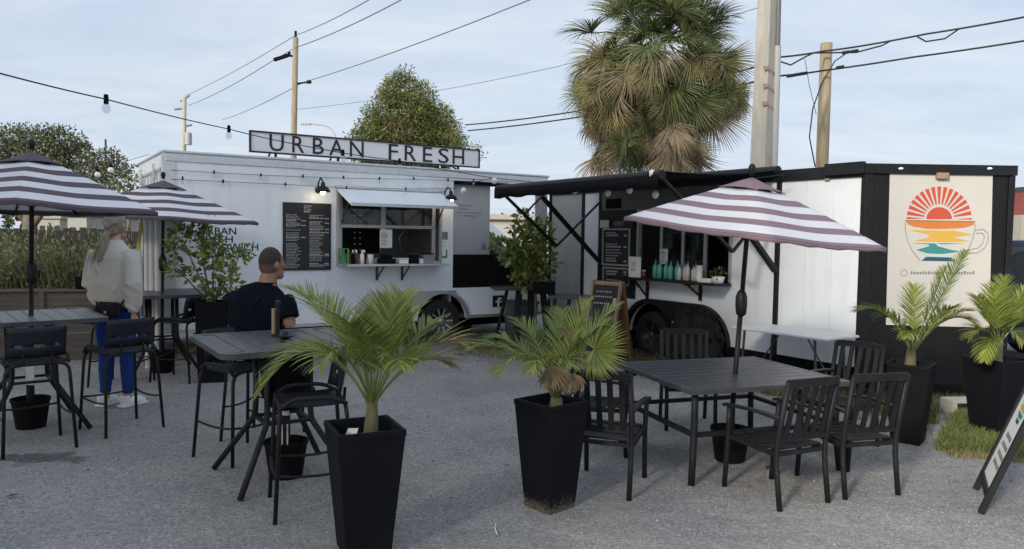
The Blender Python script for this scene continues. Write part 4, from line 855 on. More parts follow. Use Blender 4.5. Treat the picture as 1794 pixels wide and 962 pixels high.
def make_umbrella(name_lab, base, apex, F_, R_, L_, dark, knob=1.0):
    """pole from the bucket to the apex; square canopy with the measured front, right and left corners."""
    base = V((base[0], base[1], .20)); t = thing('patio_umbrella', name_lab, 'umbrella', base, 0, 'striped patio umbrellas')
    A = apex - base; C4 = [F_ - base, R_ - base, (R_ + L_ - F_) - base, L_ - base]; col = dark
    cen = (C4[0] + C4[2]) / 2; ax = A.normalized(); nrm = (C4[1] - C4[0]).cross(C4[3] - C4[0]).normalized(); nrm = nrm if nrm.z > 0 else -nrm
    k0 = A * .50
    mb = MB(); mb.tube([(0, 0, 0), k0], .019, 12); mb.build('lower_pole', 'black_metal', t, smooth=True)
    mb = MB(); mb.tube([k0 * .97, A], .0175, 12); mb.build('upper_pole', 'black_metal', t, smooth=True)
    kp = A * (.50 + .03 * knob); mb = MB(); mb.lathe([(.02, -.09), (.036, -.075), (.042, -.02), (.042, .05), (.03, .085), (.02, .10)], 14, kp); mb.tube([kp + V((0, .03, 0)), kp + V((0, .10, .02)), kp + V((0, .10, -.04))], .008, 6); mb.build('crank_housing', 'black_metal', t, smooth=True)
    mb = MB(); mb.lathe([(.02, 0), (.018, .02), (.026, .035), (.026, .06), (.012, .08), (0, .083)], 12, A + V((0, 0, .03))); mb.build('finial', 'black_metal', t, smooth=True)
    bands = [.22, .34, .44, .545, .64, .745, .835, .95, 1.0]; sub = 12
    def P(k, tt, u):
        a, b_ = C4[k % 4], C4[(k + 1) % 4]; e = a.lerp(b_, u); q = A.lerp(e, tt)
        return q + nrm * (-.014 * math.sin(PI * u) ** 2 * tt * tt + .006 * math.sin(PI * tt) * abs(math.cos(PI * u))) + (cen - e) * (.03 * math.sin(PI * u) * tt ** 3)
    c = MB()
    for k in range(4):
        for i in range(len(bands) - 1):
            c.cur = i % 2
            t0, t1 = bands[i], bands[i + 1]; vs = [P(k, tt, u / sub) for tt in (t0, (t0 + t1) / 2, t1) for u in range(sub + 1)]
            c.add(vs, [(a * (sub + 1) + u, a * (sub + 1) + u + 1, (a + 1) * (sub + 1) + u + 1, (a + 1) * (sub + 1) + u) for a in (0, 1) for u in range(sub)])
    co = c.build('canopy', ['canvas_white', col], t, smooth=True)
    bmx = bmesh.new(); bmx.from_mesh(co.data); bmesh.ops.remove_doubles(bmx, verts=bmx.verts, dist=.0008); bmx.to_mesh(co.data); bmx.free()
    co.modifiers.new('solid', 'SOLIDIFY').thickness = .003
    vmb = MB()
    for k in range(4):
        vs = []
        for u in range(sub + 1): p = P(k, 1.0, u / sub); vs += [p, p + V((0, 0, -.022 - .005 * math.sin(u * 2.1 + k)))]
        vmb.add(vs, [(2 * u, 2 * u + 1, 2 * u + 3, 2 * u + 2) for u in range(sub)])
    vmb.build('hem', col, co, smooth=True).modifiers.new('solid', 'SOLIDIFY').thickness = .003
    v2 = MB()
    for k in range(4):
        vs = []
        for tt in (0.0, .1, .2, .25):
            for u in range(sub + 1): vs.append(P(k, max(tt, .001), u / sub) + nrm * (.012 + .016 * math.sin(PI * u / sub) * (tt / .25)))
        v2.add(vs, [(a * (sub + 1) + u, a * (sub + 1) + u + 1, (a + 1) * (sub + 1) + u + 1, (a + 1) * (sub + 1) + u) for a in range(3) for u in range(sub)])
    v2.build('vent_cap', col, co, smooth=True).modifiers.new('solid', 'SOLIDIFY').thickness = .003
    hub = A * (1 - .40 / A.length)
    mb = MB(); mb.lathe([(.02, -.04), (.036, -.03), (.036, .03), (.02, .04)], 12, hub); mb.build('runner', 'black_metal', t)
    for k in range(4):
        for u in (0, .5):
            tip = P(k, .97, u) - V((0, 0, .02)); mid = P(k, .48, u) - V((0, 0, .025))
            mb = MB(); mb.bar(A - V((0, 0, .03)), tip, .014, .018); mb.build('rib', 'black_metal', t)
            mb = MB(); mb.bar(hub, mid, .012, .018); mb.build('strut', 'black_metal', t)
    return t
make_umbrella('mauve and white striped umbrella leaning over the black dining table', B3, AtY(1317, 314, 5.5), AtY(1345, 417, 4.62), AtY(1556, 437, 5.35), AtY(1093, 381, 5.75), 'canvas_mauve', .6)
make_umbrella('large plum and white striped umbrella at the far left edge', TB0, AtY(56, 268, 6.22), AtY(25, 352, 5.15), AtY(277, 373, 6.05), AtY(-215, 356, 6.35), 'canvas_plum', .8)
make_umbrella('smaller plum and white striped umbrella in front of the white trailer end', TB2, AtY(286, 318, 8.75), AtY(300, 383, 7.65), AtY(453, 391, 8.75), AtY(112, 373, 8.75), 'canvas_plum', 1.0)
# pole stub without canopy in the middle table's bucket
ps = thing('umbrella_pole_stub', 'bare black umbrella pole stub with white tags under the middle table', 'pole', TB1 + V((.02, 0, .2)), 0)
mb = MB(); mb.tube([(0, 0, 0), (0, 0, .98 - .2)], .017, 10); mb.build('pole', 'black_metal', ps, smooth=True)
mb = MB(); mb.lim(-.03, .03, -.026, -.0185, .22, .44); mb.build('tag', 'stake_label', ps); mb = MB(); mb.lim(-.022, .022, -.026, -.0185, .02, .18); mb.build('tag', 'stake_label', ps)
mb = MB(); mb.lathe([(.019, .0), (.05, .012), (.05, .02), (.019, .03)], 14, (0, 0, .735)); mb.build('collar', 'black_metal', ps)
# white tag on the left pole
tg = thing('pole_tag', 'white printed tag on the pole below the far left table', 'tag', TB0 + V((.02, -.03, .36))); mb = MB(); mb.lim(-.035, .035, -.006, 0, 0, .21); mb.build('tag_sheet', 'stake_label', tg)
# dark bundle and table stand
cb = thing('cloth_bundle', 'dark cloth bundle hanging under the middle high table', 'bag', TB1 + V((.04, -.12, .42)))
mb = MB(); g = random.Random(4)
vs = []; 
for i in range(9):
    zc = .46 - i * .05; wr = (.03, .05, .075, .10, .115, .125, .12, .10, .06)[i]
    for j in range(14):
        a = 2 * PI * j / 14; rr_ = wr * (1 + .18 * math.sin(3 * a + i * .8) + .08 * g.uniform(-1, 1)); vs.append(V((rr_ * math.cos(a) * 1.15 + .10 * (i - 8) * -.03, rr_ * math.sin(a) * .55, zc)))
mb.add(vs, [(i * 14 + j, (i + 1) * 14 + j, (i + 1) * 14 + (j + 1) % 14, i * 14 + (j + 1) % 14) for i in range(8) for j in range(14)] + [tuple(range(14)), tuple(range(8 * 14 + 13, 8 * 14 - 1, -1))])
mb.build('cloth', 'cloth_dark', cb, smooth=True); mb = MB(); mb.tube(arc_pts(V((.0, -.03, .44)), V((0, -.03, .6)), V((0, .05, .50)), 6), .012, 6); mb.build('strap', 'cloth_dark', cb)
pS = G(487, 588, .935)
st = thing('tabletop_stand', 'small dark stand holding a wooden card on the middle table', 'stand', V((pS.x, pS.y, .933)), RD(-20))
mb = MB(); mb.lathe([(.045, 0), (.045, .012), (.012, .02), (.012, .20), (.02, .205), (.02, .24), (0, .25)], 12); mb.build('post', 'black_metal', st); mb = MB(); mb.lim(-.03, -.013, -.03, .03, .015, .19); mb.build('card', 'wood_tan', st)

# dining table
TZ = .65
q0, q1, q3 = G(1212, 684, TZ), G(1492, 668, TZ), G(1103, 634, TZ)
lx = (q1 - q0); ly = (q3 - q0); lw, ld_ = lx.length, ly.length; lx.normalize(); ly = V((-lx.y, lx.x, 0))
TP = thing('dining_table', 'long black slatted dining table under the mauve striped umbrella', 'table', V((q0.x, q0.y, 0)), math.atan2(lx.y, lx.x))
ns = 9
for k in range(ns):
    y0 = .04 + k * (ld_ - .08) / ns; mb = MB(); mb.lim(.04, lw - .04, y0 + .004, y0 + (ld_ - .08) / ns - .004, TZ - .02, TZ); mb.build('slat', 'table_slat', TP, bev=.003)
for (x0, x1, y0, y1) in ((0, lw, 0, .04), (0, lw, ld_ - .04, ld_), (0, .04, .04, ld_ - .04), (lw - .04, lw, .04, ld_ - .04)):
    mb = MB(); mb.lim(x0, x1, y0, y1, TZ - .035, TZ + .002); mb.build('table_rim', 'table_slat', TP, bev=.004)
for x in (.07, lw - .07):
    for y in (.07, ld_ - .07):
        mb = MB(); sx = -.03 if x < .5 else .03; sy = -.03 if y < .5 else .03; mb.tube(hoop([(x, y, TZ - .03), (x, y, .35), (x + sx, y + sy, 0)], .2, 5), .024, 8); mb.build('leg', 'chair_metal', TP, smooth=True)
for a, b_ in (((.07, .07), (lw - .07, .07)), ((.07, ld_ - .07), (lw - .07, ld_ - .07)), ((.07, .07), (.07, ld_ - .07)), ((lw - .07, .07), (lw - .07, ld_ - .07))):
    mb = MB(); mb.bar((a[0], a[1], .33), (b_[0], b_[1], .33), .03, .03); mb.build('stretcher', 'chair_metal', TP)

def make_chair(W=.40, arms=True):
    t = thing('patio_chair', 'x', 'chair'); h = W / 2
    # local +Y is the front; rear legs run up into the back
    for s in (-1, 1):
        mb = MB(); mb.tube(hoop([(s * h, -.27, 0), (s * h, -.22, .34), (s * h, -.31, .80)], .12, 4), .017, 8); mb.build('rear_leg', 'chair_metal', t, smooth=True)
        mb = MB(); mb.tube(hoop([(s * (h + .005), .225, 0), (s * (h + .005), .20, .34), (s * (h + .015), .185, .545)], .12, 4), .017, 8); mb.build('front_leg', 'chair_metal', t, smooth=True)
        if arms:
            mb = MB(); p = hoop([(s * h, -.262, .56), (s * (h + .012), -.05, .575), (s * (h + .018), .23, .555)], .12, 4)
            for a, b_ in zip(p, p[1:]): mb.bar(a, b_, .045, .016)
            mb.build('armrest', 'chair_metal', t)
        mb = MB(); mb.bar((s * (h - .0), -.225, .335), (s * h, .2, .35), .022, .03); mb.build('seat_rail', 'chair_metal', t)
    for y, z in ((-.22, .335), (.20, .35)):
        mb = MB(); mb.bar((-h, y, z), (h, y, z), .03, .024); mb.build('cross_rail', 'chair_metal', t)
    for k in range(6):
        y = -.18 + k * .07; mb = MB(); mb.lim(-h + .012, h - .012, y - .029, y + .029, .350 + .012 * (k / 5) + (.004 if k in (0, 5) else -.002), .364 + .012 * (k / 5) + (.004 if k in (0, 5) else -.002)); mb.build('slat', 'chair_metal', t, bev=.003)
    mb = MB(); p = arc_pts(V((-h, -.31, .785)), V((0, -.37, .80)), V((h, -.31, .785)), 8)
    for a, b_ in zip(p, p[1:]): mb.bar(a, b_, .02, .05)
    mb.build('top_rail', 'chair_metal', t)
    mb = MB(); mb.bar((-h, -.238, .43), (h, -.238, .43), .018, .035); mb.build('lower_rail', 'chair_metal', t)
    for k in range(5):
        a = -1 + 2 * (k + .5) / 5; x = a * h * .92; mb = MB(); mb.bar((x, -.242, .43), (x, -.31 - .028 * (1 - a * a), .78), .036, .011); mb.build('back_slat', 'chair_metal', t)
    return t
ch = make_chair(); ch['group'] = 'slat back chairs round the dining table'; uc = [False]
CH = [((1.715, 4.86), (-.42, .91), 'slat back armchair at the near side of the dining table, right of the bucket'),
      ((2.27, 5.07), (-.25, .97), 'slat back armchair nearest the leaning menu board, beside the square planter'),
      ((.66, 5.00), (.35, .94), 'slat back armchair between the corner-on planter and the dining table'),
      ((1.56, 6.62), (-.08, -1.0), 'slat back chair on the far side of the dining table, by the trailer wheel'),
      ((2.62, 6.02), (-.8, -.6), 'slat back chair at the right end of the dining table, against the white wall'),
      ((.72, 5.86), (.95, -.3), 'slat back chair at the left end of the dining table, behind the fan palm')]
for p, d, lab in CH: put(ch, uc, p, facing(d), lab)

# white folding table by the trailer wall
f0, f1 = w2(on2(1312, 568, -.38)[0], -.38, 0), w2(on2(1478, 590, -.38)[0], -.38, 0)
FT = thing('folding_table', 'white folding table standing along the coffee trailer wall', 'table', V((f0.x, f0.y, 0)), A2); fl = (f1 - f0).length; fz = zat(1400, 579, f0.lerp(f1, .5))
mb = MB(); mb.lim(0, fl, -.30, .28, fz - .03, fz); mb.build('tabletop', 'pvc_white', FT, bev=.012)
for x in (.15, fl - .15):
    for y in (-.25, .23): mb = MB(); mb.tube([(x, y, fz - .03), (x + (.04 if x > .5 else -.04), y, 0)], .013, 8); mb.build('leg', 'dark_steel', FT)
    mb = MB(); mb.bar((x, -.25, .2), (x, .23, .2), .018); mb.build('cross_bar', 'dark_steel', FT)
    mb = MB(); mb.bar((x, 0, .25), (x + (-.28 if x > .5 else .28), 0, fz - .035), .012); mb.build('brace', 'dark_steel', FT)

# two low trestles and tables between the trailers
def plank_table(name, lab, px0, px1, py, Y, zt_, rz, dp=.5):
    a, b_ = AtY(px0, py, Y), AtY(px1, py, Y); wd_ = (b_ - a).length
    t = thing(name, lab, 'table', V((a.x, a.y, 0)), rz)
    mb = MB(); mb.lim(0, wd_, -dp / 2, dp / 2, zt_ - .04, zt_); mb.build('tabletop', 'table_slat', t, bev=.006); return t, wd_
t, wd_ = plank_table('side_table', 'dark high table behind the thin-stemmed shrub, before the trailer porch', 862, 962, 504, 11.5, AtY(900, 503, 11.5).z, RD(8))
zt_ = AtY(900, 503, 11.5).z
for x0, x1 in ((.22, .02), (.40, .36), (.58, .60), (wd_ - .1, wd_ - .02)):
    mb = MB(); mb.bar((x0, -.1, zt_ - .04), (x1, -.2, 0), .05 if x0 < .3 else .10, .03); mb.build('leg', 'black_metal', t)
t, wd_ = plank_table('side_table', 'dark lower table before the wooden chalkboard sign', 960, 1060, 520, 10.6, AtY(1000, 517, 10.6).z, RD(-4), .45)
zt_ = AtY(1000, 517, 10.6).z
for x0, x1 in ((.1, .02), (.3, .22), (.62, .66), (wd_ - .06, wd_)):
    mb = MB(); mb.bar((x0, -.1, zt_ - .04), (x1, -.15, 0), .05, .03); mb.build('leg', 'black_metal', t)
mb = MB(); mb.bar((.1, -.12, .3), (wd_ - .08, -.12, .3), .03); mb.build('stretcher', 'black_metal', t)
p = AtY(968, 500, 10.8)
t = thing('black_crate', 'black crate standing on the dark lower table', 'crate', V((p.x - .12, p.y, AtY(1000, 517, 10.6).z + .002)), RD(-4))
mb = MB(); mb.lim(-.15, .15, -.12, .12, 0, .012); [mb.lim(*q_) for q_ in ((-.16, .16, -.13, -.115, 0, .16), (-.16, .16, .115, .13, 0, .16), (-.16, -.145, -.115, .115, 0, .16), (.145, .16, -.115, .115, 0, .16))]; mb.build('body', 'matt_black', t, bev=.006)
p = G(905, 588); t = thing('storage_bin', 'dark grey bin under the high table before the porch', 'bin', V((p.x + .05, 11.75, 0)), RD(10))
mb = MB()
mb.add([V(q_) for q_ in ((-.2, -.15, 0), (.2, -.15, 0), (.2, .15, 0), (-.2, .15, 0), (-.24, -.18, .6), (.24, -.18, .6), (.24, .18, .6), (-.24, .18, .6))], [(0, 3, 2, 1), (4, 5, 6, 7), (0, 1, 5, 4), (1, 2, 6, 5), (2, 3, 7, 6), (3, 0, 4, 7)]); mb.build('body', 'panel_dark', t, bev=.01); mb = MB(); mb.lim(-.26, .26, -.2, .2, .602, .64); mb.build('lid', 'panel_dark', t, bev=.01)
p = G(570, 606); t = thing('trash_bin', 'black slatted litter bin standing before the white trailer', 'bin', p, RD(20))
zb_ = zat(570, 522, p)
mb = MB(); mb.lim(-.2, .2, -.2, .2, .03, zb_ - .05); mb.build('liner', 'matt_black', t)
for sx, sy, hor in ((0, -1, 1), (1, 0, 0), (0, 1, 1), (-1, 0, 0)):
    for k in range(6):
        u = -.2 + (k + .5) * .4 / 6; mb = MB()
        if hor: mb.lim(u - .026, u + .026, sy * .202, sy * .222, .02, zb_ - .02)
        else: mb.lim(sx * .202, sx * .222, u - .026, u + .026, .02, zb_ - .02)
        mb.build('slat', 'black_metal', t, bev=.003)
mb = MB(); mb.lim(-.235, .235, -.235, -.10, zb_ - .02, zb_ + .01); mb.lim(-.235, .235, .10, .235, zb_ - .02, zb_ + .01); mb.lim(-.235, -.10, -.10, .10, zb_ - .02, zb_ + .01); mb.lim(.10, .235, -.10, .10, zb_ - .02, zb_ + .01); mb.build('rim', 'black_metal', t, bev=.004)

# wooden chalkboard sign between the trailers
pa, pb = G(1036, 597), G(1098, 612); bw = .52
cen = AtY(1064, 590, 9.9); cen.z = 0
t = thing('chalkboard_sign', 'brown wooden A-frame chalkboard leaning open beside the trailer wheel', 'sign', cen, RD(-44)); hh = AtY(1066, 493, 9.75).z
for s, mt in ((-1, 'wood_tan'), (1, 'wood_brown')):
    y0, y1 = s * .24, s * .02
    for x in (-.22, .22):
        mb = MB(); mb.bar((x, y0, 0), (x, y1, hh), .05, .025, V((1, 0, 0))); mb.build('side_rail', mt, t)
    for a in (.12, .97):
        mb = MB(); mb.bar((-.195, y0 + (y1 - y0) * a, hh * a), (.195, y0 + (y1 - y0) * a, hh * a), .022, .05); mb.build('cross_rail', mt, t)
    q_ = MB(); f_ = lambda a, x, o: V((x, y0 + (y1 - y0) * a - s * -.004 * o, hh * a)); q_.add([f_(.145, -.195, 0), f_(.145, .195, 0), f_(.945, .195, 0), f_(.945, -.195, 0)], [(0, 1, 2, 3)]); bo = q_.build('board', 'chalkboard' if s < 0 else 'wood_brown', t); bo.modifiers.new('solid', 'SOLIDIFY').thickness = .008
    if s < 0:
        mb = MB(); g = random.Random(9)
        for z in (.86, .80, .72):
            x = -.12 - g.uniform(0, .05)
            while x < .1: k = g.uniform(.012, .03); mb.add([f_(z, x, 1) + V((0, -.012, 0)), f_(z, x + k, 1) + V((0, -.012, 0)), f_(z + .016, x + k, 1) + V((0, -.012, 0)), f_(z + .016, x, 1) + V((0, -.012, 0))], [(0, 1, 2, 3)]); x += k + .012
        mb.add([f_(.70, .14, 1) + V((0, -.012, 0)), f_(.70, .19, 1) + V((0, -.012, 0)), f_(.80, .19, 1) + V((0, -.012, 0)), f_(.80, .14, 1) + V((0, -.012, 0))], [(0, 1, 2, 3)])
        tag(mb.build('chalk_print', 'chalk', bo), kind='stuff')

# leaning pavement sign at the right edge
A_, B_ = G(1714, 857), G(1724, 903); e = (B_ - A_); el = e.length; e.normalize(); nrm = V((-e.y, e.x, 0)); nrm = nrm if nrm.x > 0 else -nrm
t = thing('pavement_sign', 'white A-frame sign with colourful cup print and dark frame at the right edge', 'sign', A_, 0)
def sp(u, v, o): return e * u + nrm * (.34 * v / .95) + V((0, 0, v)) + (V((0, 0, .34)) - nrm * .95).normalized() * o
Hs = .98
for nm, u0, u1, v0, v1 in (('side_rail', 0, .045, 0, Hs), ('side_rail', el - .045, el, 0, Hs), ('cross_rail', .045, el - .045, .09, .13), ('cross_rail', .045, el - .045, Hs - .04, Hs)):
    mb = MB(); mb.prism([(u0, v0), (u1, v0), (u1, v1), (u0, v1)], .035, lambda u, v, o: sp(u, v, o)); mb.build(nm, 'black_metal', t, bev=.003)
mb = MB(); mb.prism([(.045, .13), (el - .045, .13), (el - .045, Hs - .04), (.045, Hs - .04)], .012, lambda u, v, o: sp(u, v, o + .008)); PB = mb.build('board', 'paper', t)
def spr(nm, mat, pts): mb = MB(); mb.add([sp(u * el, v * Hs, .022) for u, v in pts], [tuple(range(len(pts)))]); return mb.build(nm, mat, PB)
for k in range(9):
    a = RD(10 + k * 20); c_, s_ = math.cos(a), math.sin(a); spr('ray_print', 'print_red', [(.5 + c_ * .12, .70 + s_ * .045), (.5 + c_ * .26 - s_ * .03, .70 + s_ * .10), (.5 + c_ * .26 + s_ * .03, .70 + s_ * .10)])
spr('cup_print', 'print_orange', [(.25, .69), (.75, .69), (.7, .655), (.3, .655)]); spr('cup_print', 'print_yellow', [(.28, .645), (.72, .64), (.66, .61), (.36, .61)]); spr('cup_print', 'print_teal', [(.3, .60), (.68, .595), (.6, .565), (.4, .565)]); spr('cup_print', 'print_navy', [(.36, .555), (.62, .555), (.58, .53), (.42, .53)])
mb = MB(); g = random.Random(2)
for v in (.24, .30, .36, .42):
    u = .28
    while u < .7: k = g.uniform(.04, .09); mb.add([sp(u * el, v * Hs, .022), sp((u + k) * el, v * Hs, .022), sp((u + k) * el, (v + .028) * Hs, .022), sp(u * el, (v + .028) * Hs, .022)], [(0, 1, 2, 3)]); u += k + .03
for v in (.84, .89):
    mb.add([sp(.25 * el, v * Hs, .022), sp(.75 * el, v * Hs, .022), sp(.75 * el, (v + .025) * Hs, .022), sp(.25 * el, (v + .025) * Hs, .022)], [(0, 1, 2, 3)])
tag(mb.build('sign_print', 'letter_grey', PB), kind='stuff')
for u in (.02, el - .02):
    mb = MB(); mb.bar(e * u + nrm * .66, sp(u, Hs, -.01), .035, .02); mb.build('rear_leg', 'black_metal', t)

# ------------------------------------------------------------------ things on the counters
def lathe_thing(name, lab, cat, loc, parts, rz=0, grp=None, n=12):
    t = thing(name, lab, cat, loc, rz, grp)
    for nm, mat, prof in parts: mb = MB(); mb.lathe(prof, n); mb.build(nm, mat, t, smooth=True)
    return t
ORD = ('leftmost', 'second from the left', 'third from the left', 'fourth from the left', 'rightmost')
def bottle(lab, loc, mat, h, r, grp):
    return lathe_thing('syrup_bottle', lab, 'bottle', loc, [('body', mat, [(0, 0), (r, .004), (r, h * .62), (r * .75, h * .74), (r * .35, h * .80), (r * .33, h * .88), (0, h * .88)]), ('cap', mat if mat == 'teal' else 'letter_grey', [(r * .4, h * .881), (r * .4, h * .95), (r * .12, h * .96), (r * .1, h * 1.06), (0, h * 1.06)])], 0, grp)
for k in range(5):
    s = on2(1145 + k * 9.6, 490, -.2)[0]; bottle(ORD[k] + ' of the teal syrup bottles on the coffee trailer shelf', w2(s, -.17 - .02 * (k % 2), zc2 + .001), 'teal', .235, .036, 'teal bottles on the coffee shelf')
for k in range(5):
    s = on2(1187 + k * 7.2, 492, -.2)[0]; bottle(ORD[k] + ' of the white syrup bottles on the coffee trailer shelf', w2(s, -.17 + .03 * (k % 2), zc2 + .001), 'cream', .20 + .02 * (k % 3), .03, 'white bottles on the coffee shelf')
s = on2(1225, 494, -.2)[0]; lathe_thing('cup_stack', 'tall stack of white paper cups at the right end of the syrup bottles', 'cups', w2(s, -.2, zc2 + .001), [('cups', 'paper', [(.03, 0)] + [(.036 + (.006 if k % 2 else 0), .02 + k * .026) for k in range(8)] + [(0, .205)])])
s = on2(1238, 494, -.2)[0]; t = thing('napkin_tray', 'low white tray on the coffee trailer shelf', 'tray', w2(s + .02, -.2, zc2 + .001), A2); mb = MB(); mb.lim(-.10, .10, -.07, .07, 0, .012); [mb.lim(*q_) for q_ in ((-.1, .1, -.07, -.06, .012, .045), (-.1, .1, .06, .07, .012, .045), (-.1, -.09, -.06, .06, .012, .045), (.09, .1, -.06, .06, .012, .045))]; mb.build('tray_body', 'paper', t, bev=.004)
s = on2(1258, 495, -.2)[0]; t = lathe_thing('herb_pot', 'small white pot with a green herb on the right end of the coffee shelf', 'plant', w2(s, -.2, zc2 + .001), [('pot', 'paper', [(0, 0), (.06, 0), (.08, .08), (.074, .08), (.06, .06), (0, .06)])])
g = np.random.default_rng(5); c_, d_ = clump_points([((0, 0, .12), (.11, .11, .07))], 9000, 3, .1); v_, f_ = leaf_cloud(c_, d_, .035, .3, 4); link('herb_leaves', npmesh('herb_leaves', v_, f_, 'shrub_leaf_dark'), t)
s, z = on2(1107, 487, -.33); t = thing('card_sign', 'white printed card standing on the left end of the coffee shelf', 'card', w2(s, -.28, zc2 + .001), A2); zt_ = on2(1107, 450, -.3)[1] - zc2
mb = MB(); mb.lim(-.115, .115, -.004, .004, 0, zt_); sh = mb.build('card_sheet', 'paper', t); mb = MB(); lines(mb, -.07, .07, .08, zt_ - .06, 9, -.006, random.Random(12), False); tag(mb.build('card_print', 'letter_grey', sh), kind='stuff'); mb = MB(); mb.lim(-.06, .06, -.03, .03, 0, .006); mb.build('card_foot', 'paper', t)
s, z = on2(1127, 487, -.2); lathe_thing('condiment_jar', 'small rosy jar between the white card and the teal bottles', 'jar', w2(s, -.2, zc2 + .001), [('body', 'red_plastic', [(0, 0), (.04, 0), (.045, .06), (.03, .08)]), ('lid', 'paper', [(.034, .081), (.034, .10), (0, .10)])])
s, z = on2(1164, 450); t = thing('paper_notice', 'white paper notice taped on the coffee trailer window bar', 'notice', w2(s, -.004, on2(1164, 463)[1]), A2); mb = MB(); mb.lim(-.07, .07, -.004, -.001, 0, on2(1164, 436)[1] - on2(1164, 463)[1]); sh = mb.build('notice_sheet', 'paper', t); mb = MB(); lines(mb, -.05, .05, .02, .18, 7, -.006, random.Random(13), False); tag(mb.build('notice_print', 'letter_grey', sh), kind='stuff')
s, za = on1(676, 402); zb = on1(676, 434)[1]; t = thing('paper_notice', 'white paper notice taped on the sandwich window mullion', 'notice', w1(s, -.004, zb), A1); mb = MB(); mb.lim(-.095, .095, -.004, -.001, 0, za - zb); sh = mb.build('notice_sheet', 'paper', t); mb = MB(); lines(mb, -.07, .07, .03, za - zb - .04, 9, -.006, random.Random(14), False); tag(mb.build('notice_print', 'letter_grey', sh), kind='stuff')
# sandwich counter
def on_sh(px): return on1(px, 457, -.2)[0]
def boxy(name, lab, cat, px, wd_, dp, h, mat, extra=None):
    t = thing(name, lab, cat, w1(on_sh(px), -.2, zsh + .001), A1); mb = MB(); mb.lim(-wd_ / 2, wd_ / 2, -dp / 2, dp / 2, 0, h); mb.build('body', mat, t, bev=.006)
    if extra: extra(t, wd_, dp, h)
    return t
def ex_lid(mat):
    def f_(t, a, b_, h): mb = MB(); mb.lim(-a / 2 - .004, a / 2 + .004, -b_ / 2 - .004, b_ / 2 + .004, h + .001, h + .018); mb.build('lid', mat, t, bev=.004)
    return f_
def frame_rack(name, lab, px, wd_, h, mat):
    t = thing(name, lab, 'rack', w1(on_sh(px), -.2, zsh + .001), A1); mb = MB()
    for x in (-wd_ / 2, wd_ / 2):
        for y in (-.08, .08): mb.bar((x, y, 0), (x, y, h), .014)
    for z in (.01, h * .5, h):
        for y in (-.08, .08): mb.bar((-wd_ / 2, y, z), (wd_ / 2, y, z), .012)
        for x in (-wd_ / 2, wd_ / 2): mb.bar((x, -.08, z), (x, .08, z), .012)
    mb.build('rack_frame', mat, t); return t
frame_rack('wire_rack', 'green wire rack at the left end of the sandwich shelf', 602, .07, .21, 'green_plastic')
for k, (px, mat) in enumerate(((612, 'red_plastic'), (618, 'matt_black'), (626, 'red_plastic'), (634, 'paper'), (640, 'matt_black'))):
    lathe_thing('sauce_bottle', ORD[k] + ' of the small sauce bottles on the sandwich shelf', 'bottle', w1(on_sh(px), -.16 - .05 * (k % 2), zsh + .001), [('body', mat, [(0, 0), (.03, .003), (.03, .12), (.014, .15), (0, .15)]), ('cap', 'paper', [(.015, .151), (.012, .19), (0, .195)])], 0, 'sauce bottles on the sandwich shelf')
lathe_thing('napkin_cup', 'white cup beside the sauce bottles on the sandwich shelf', 'cup', w1(on_sh(649), -.2, zsh + .001), [('cup', 'cream', [(0, 0), (.035, 0), (.045, .13), (.038, .13), (.03, .02)])])
def ex_screen(t, a, b_, h):
    mb = MB(); mb.bar((0, .02, h), (0, -.03, h + .15), .19, .02, V((0, 1, 0))); mb.build('screen', 'dark_glass', t, bev=.003)
boxy('card_reader', 'black payment terminal in the middle of the sandwich shelf', 'card reader', 677, .22, .16, .07, 'matt_black', ex_screen)
boxy('tip_box', 'white tip box right of the payment terminal', 'box', 705, .14, .12, .06, 'paper', ex_lid('cream'))
boxy('utensil_box', 'dark box with cutlery at the right of the sandwich shelf', 'box', 724, .11, .14, .13, 'matt_black', ex_lid('dark_steel'))
boxy('napkin_box', 'grey napkin box at the right end of the sandwich shelf', 'box', 748, .16, .13, .13, 'letter_grey', ex_lid('matt_black'))
boxy('takeaway_box', 'small white takeaway box between the cutlery box and the grey napkin box', 'box', 736, .07, .1, .05, 'paper', ex_lid('paper'))

# ------------------------------------------------------------------ planters and potted palms
def planter(lab, loc, top, bot, h, rz, mat='planter_black'):
    t = thing('planter', lab, 'planter', loc, rz, 'tapered square black planters'); a, b_ = top / 2, bot / 2; i = a - .022
    mb = MB()
    q = lambda r, z: [V((-r, -r, z)), V((r, -r, z)), V((r, r, z)), V((-r, r, z))]
    mb.add(q(b_, 0) + q(b_ + .003, .01) + q(a - .004, h - .035) + q(a, h - .03) + q(a, h) + q(i, h) + q(i - .02, h - .12), [(3, 2, 1, 0)] + [(r * 4 + k, r * 4 + (k + 1) % 4, r * 4 + 4 + (k + 1) % 4, r * 4 + 4 + k) for r in range(6) for k in range(4)])
    mb.build('body', mat, t, bev=.006)
    mb = MB(); g = random.Random(sum(map(ord, lab))); n = 9; vs = []
    for y in range(n + 1):
        for x in range(n + 1): vs.append(V((-i + .01 + (2 * i - .02) * x / n, -i + .01 + (2 * i - .02) * y / n, h - .075 + g.uniform(-.012, .012))))
    mb.add(vs, [(y * (n + 1) + x, y * (n + 1) + x + 1, (y + 1) * (n + 1) + x + 1, (y + 1) * (n + 1) + x) for y in range(n) for x in range(n)]); mb.build('soil', 'soil', t, smooth=True)
    return t
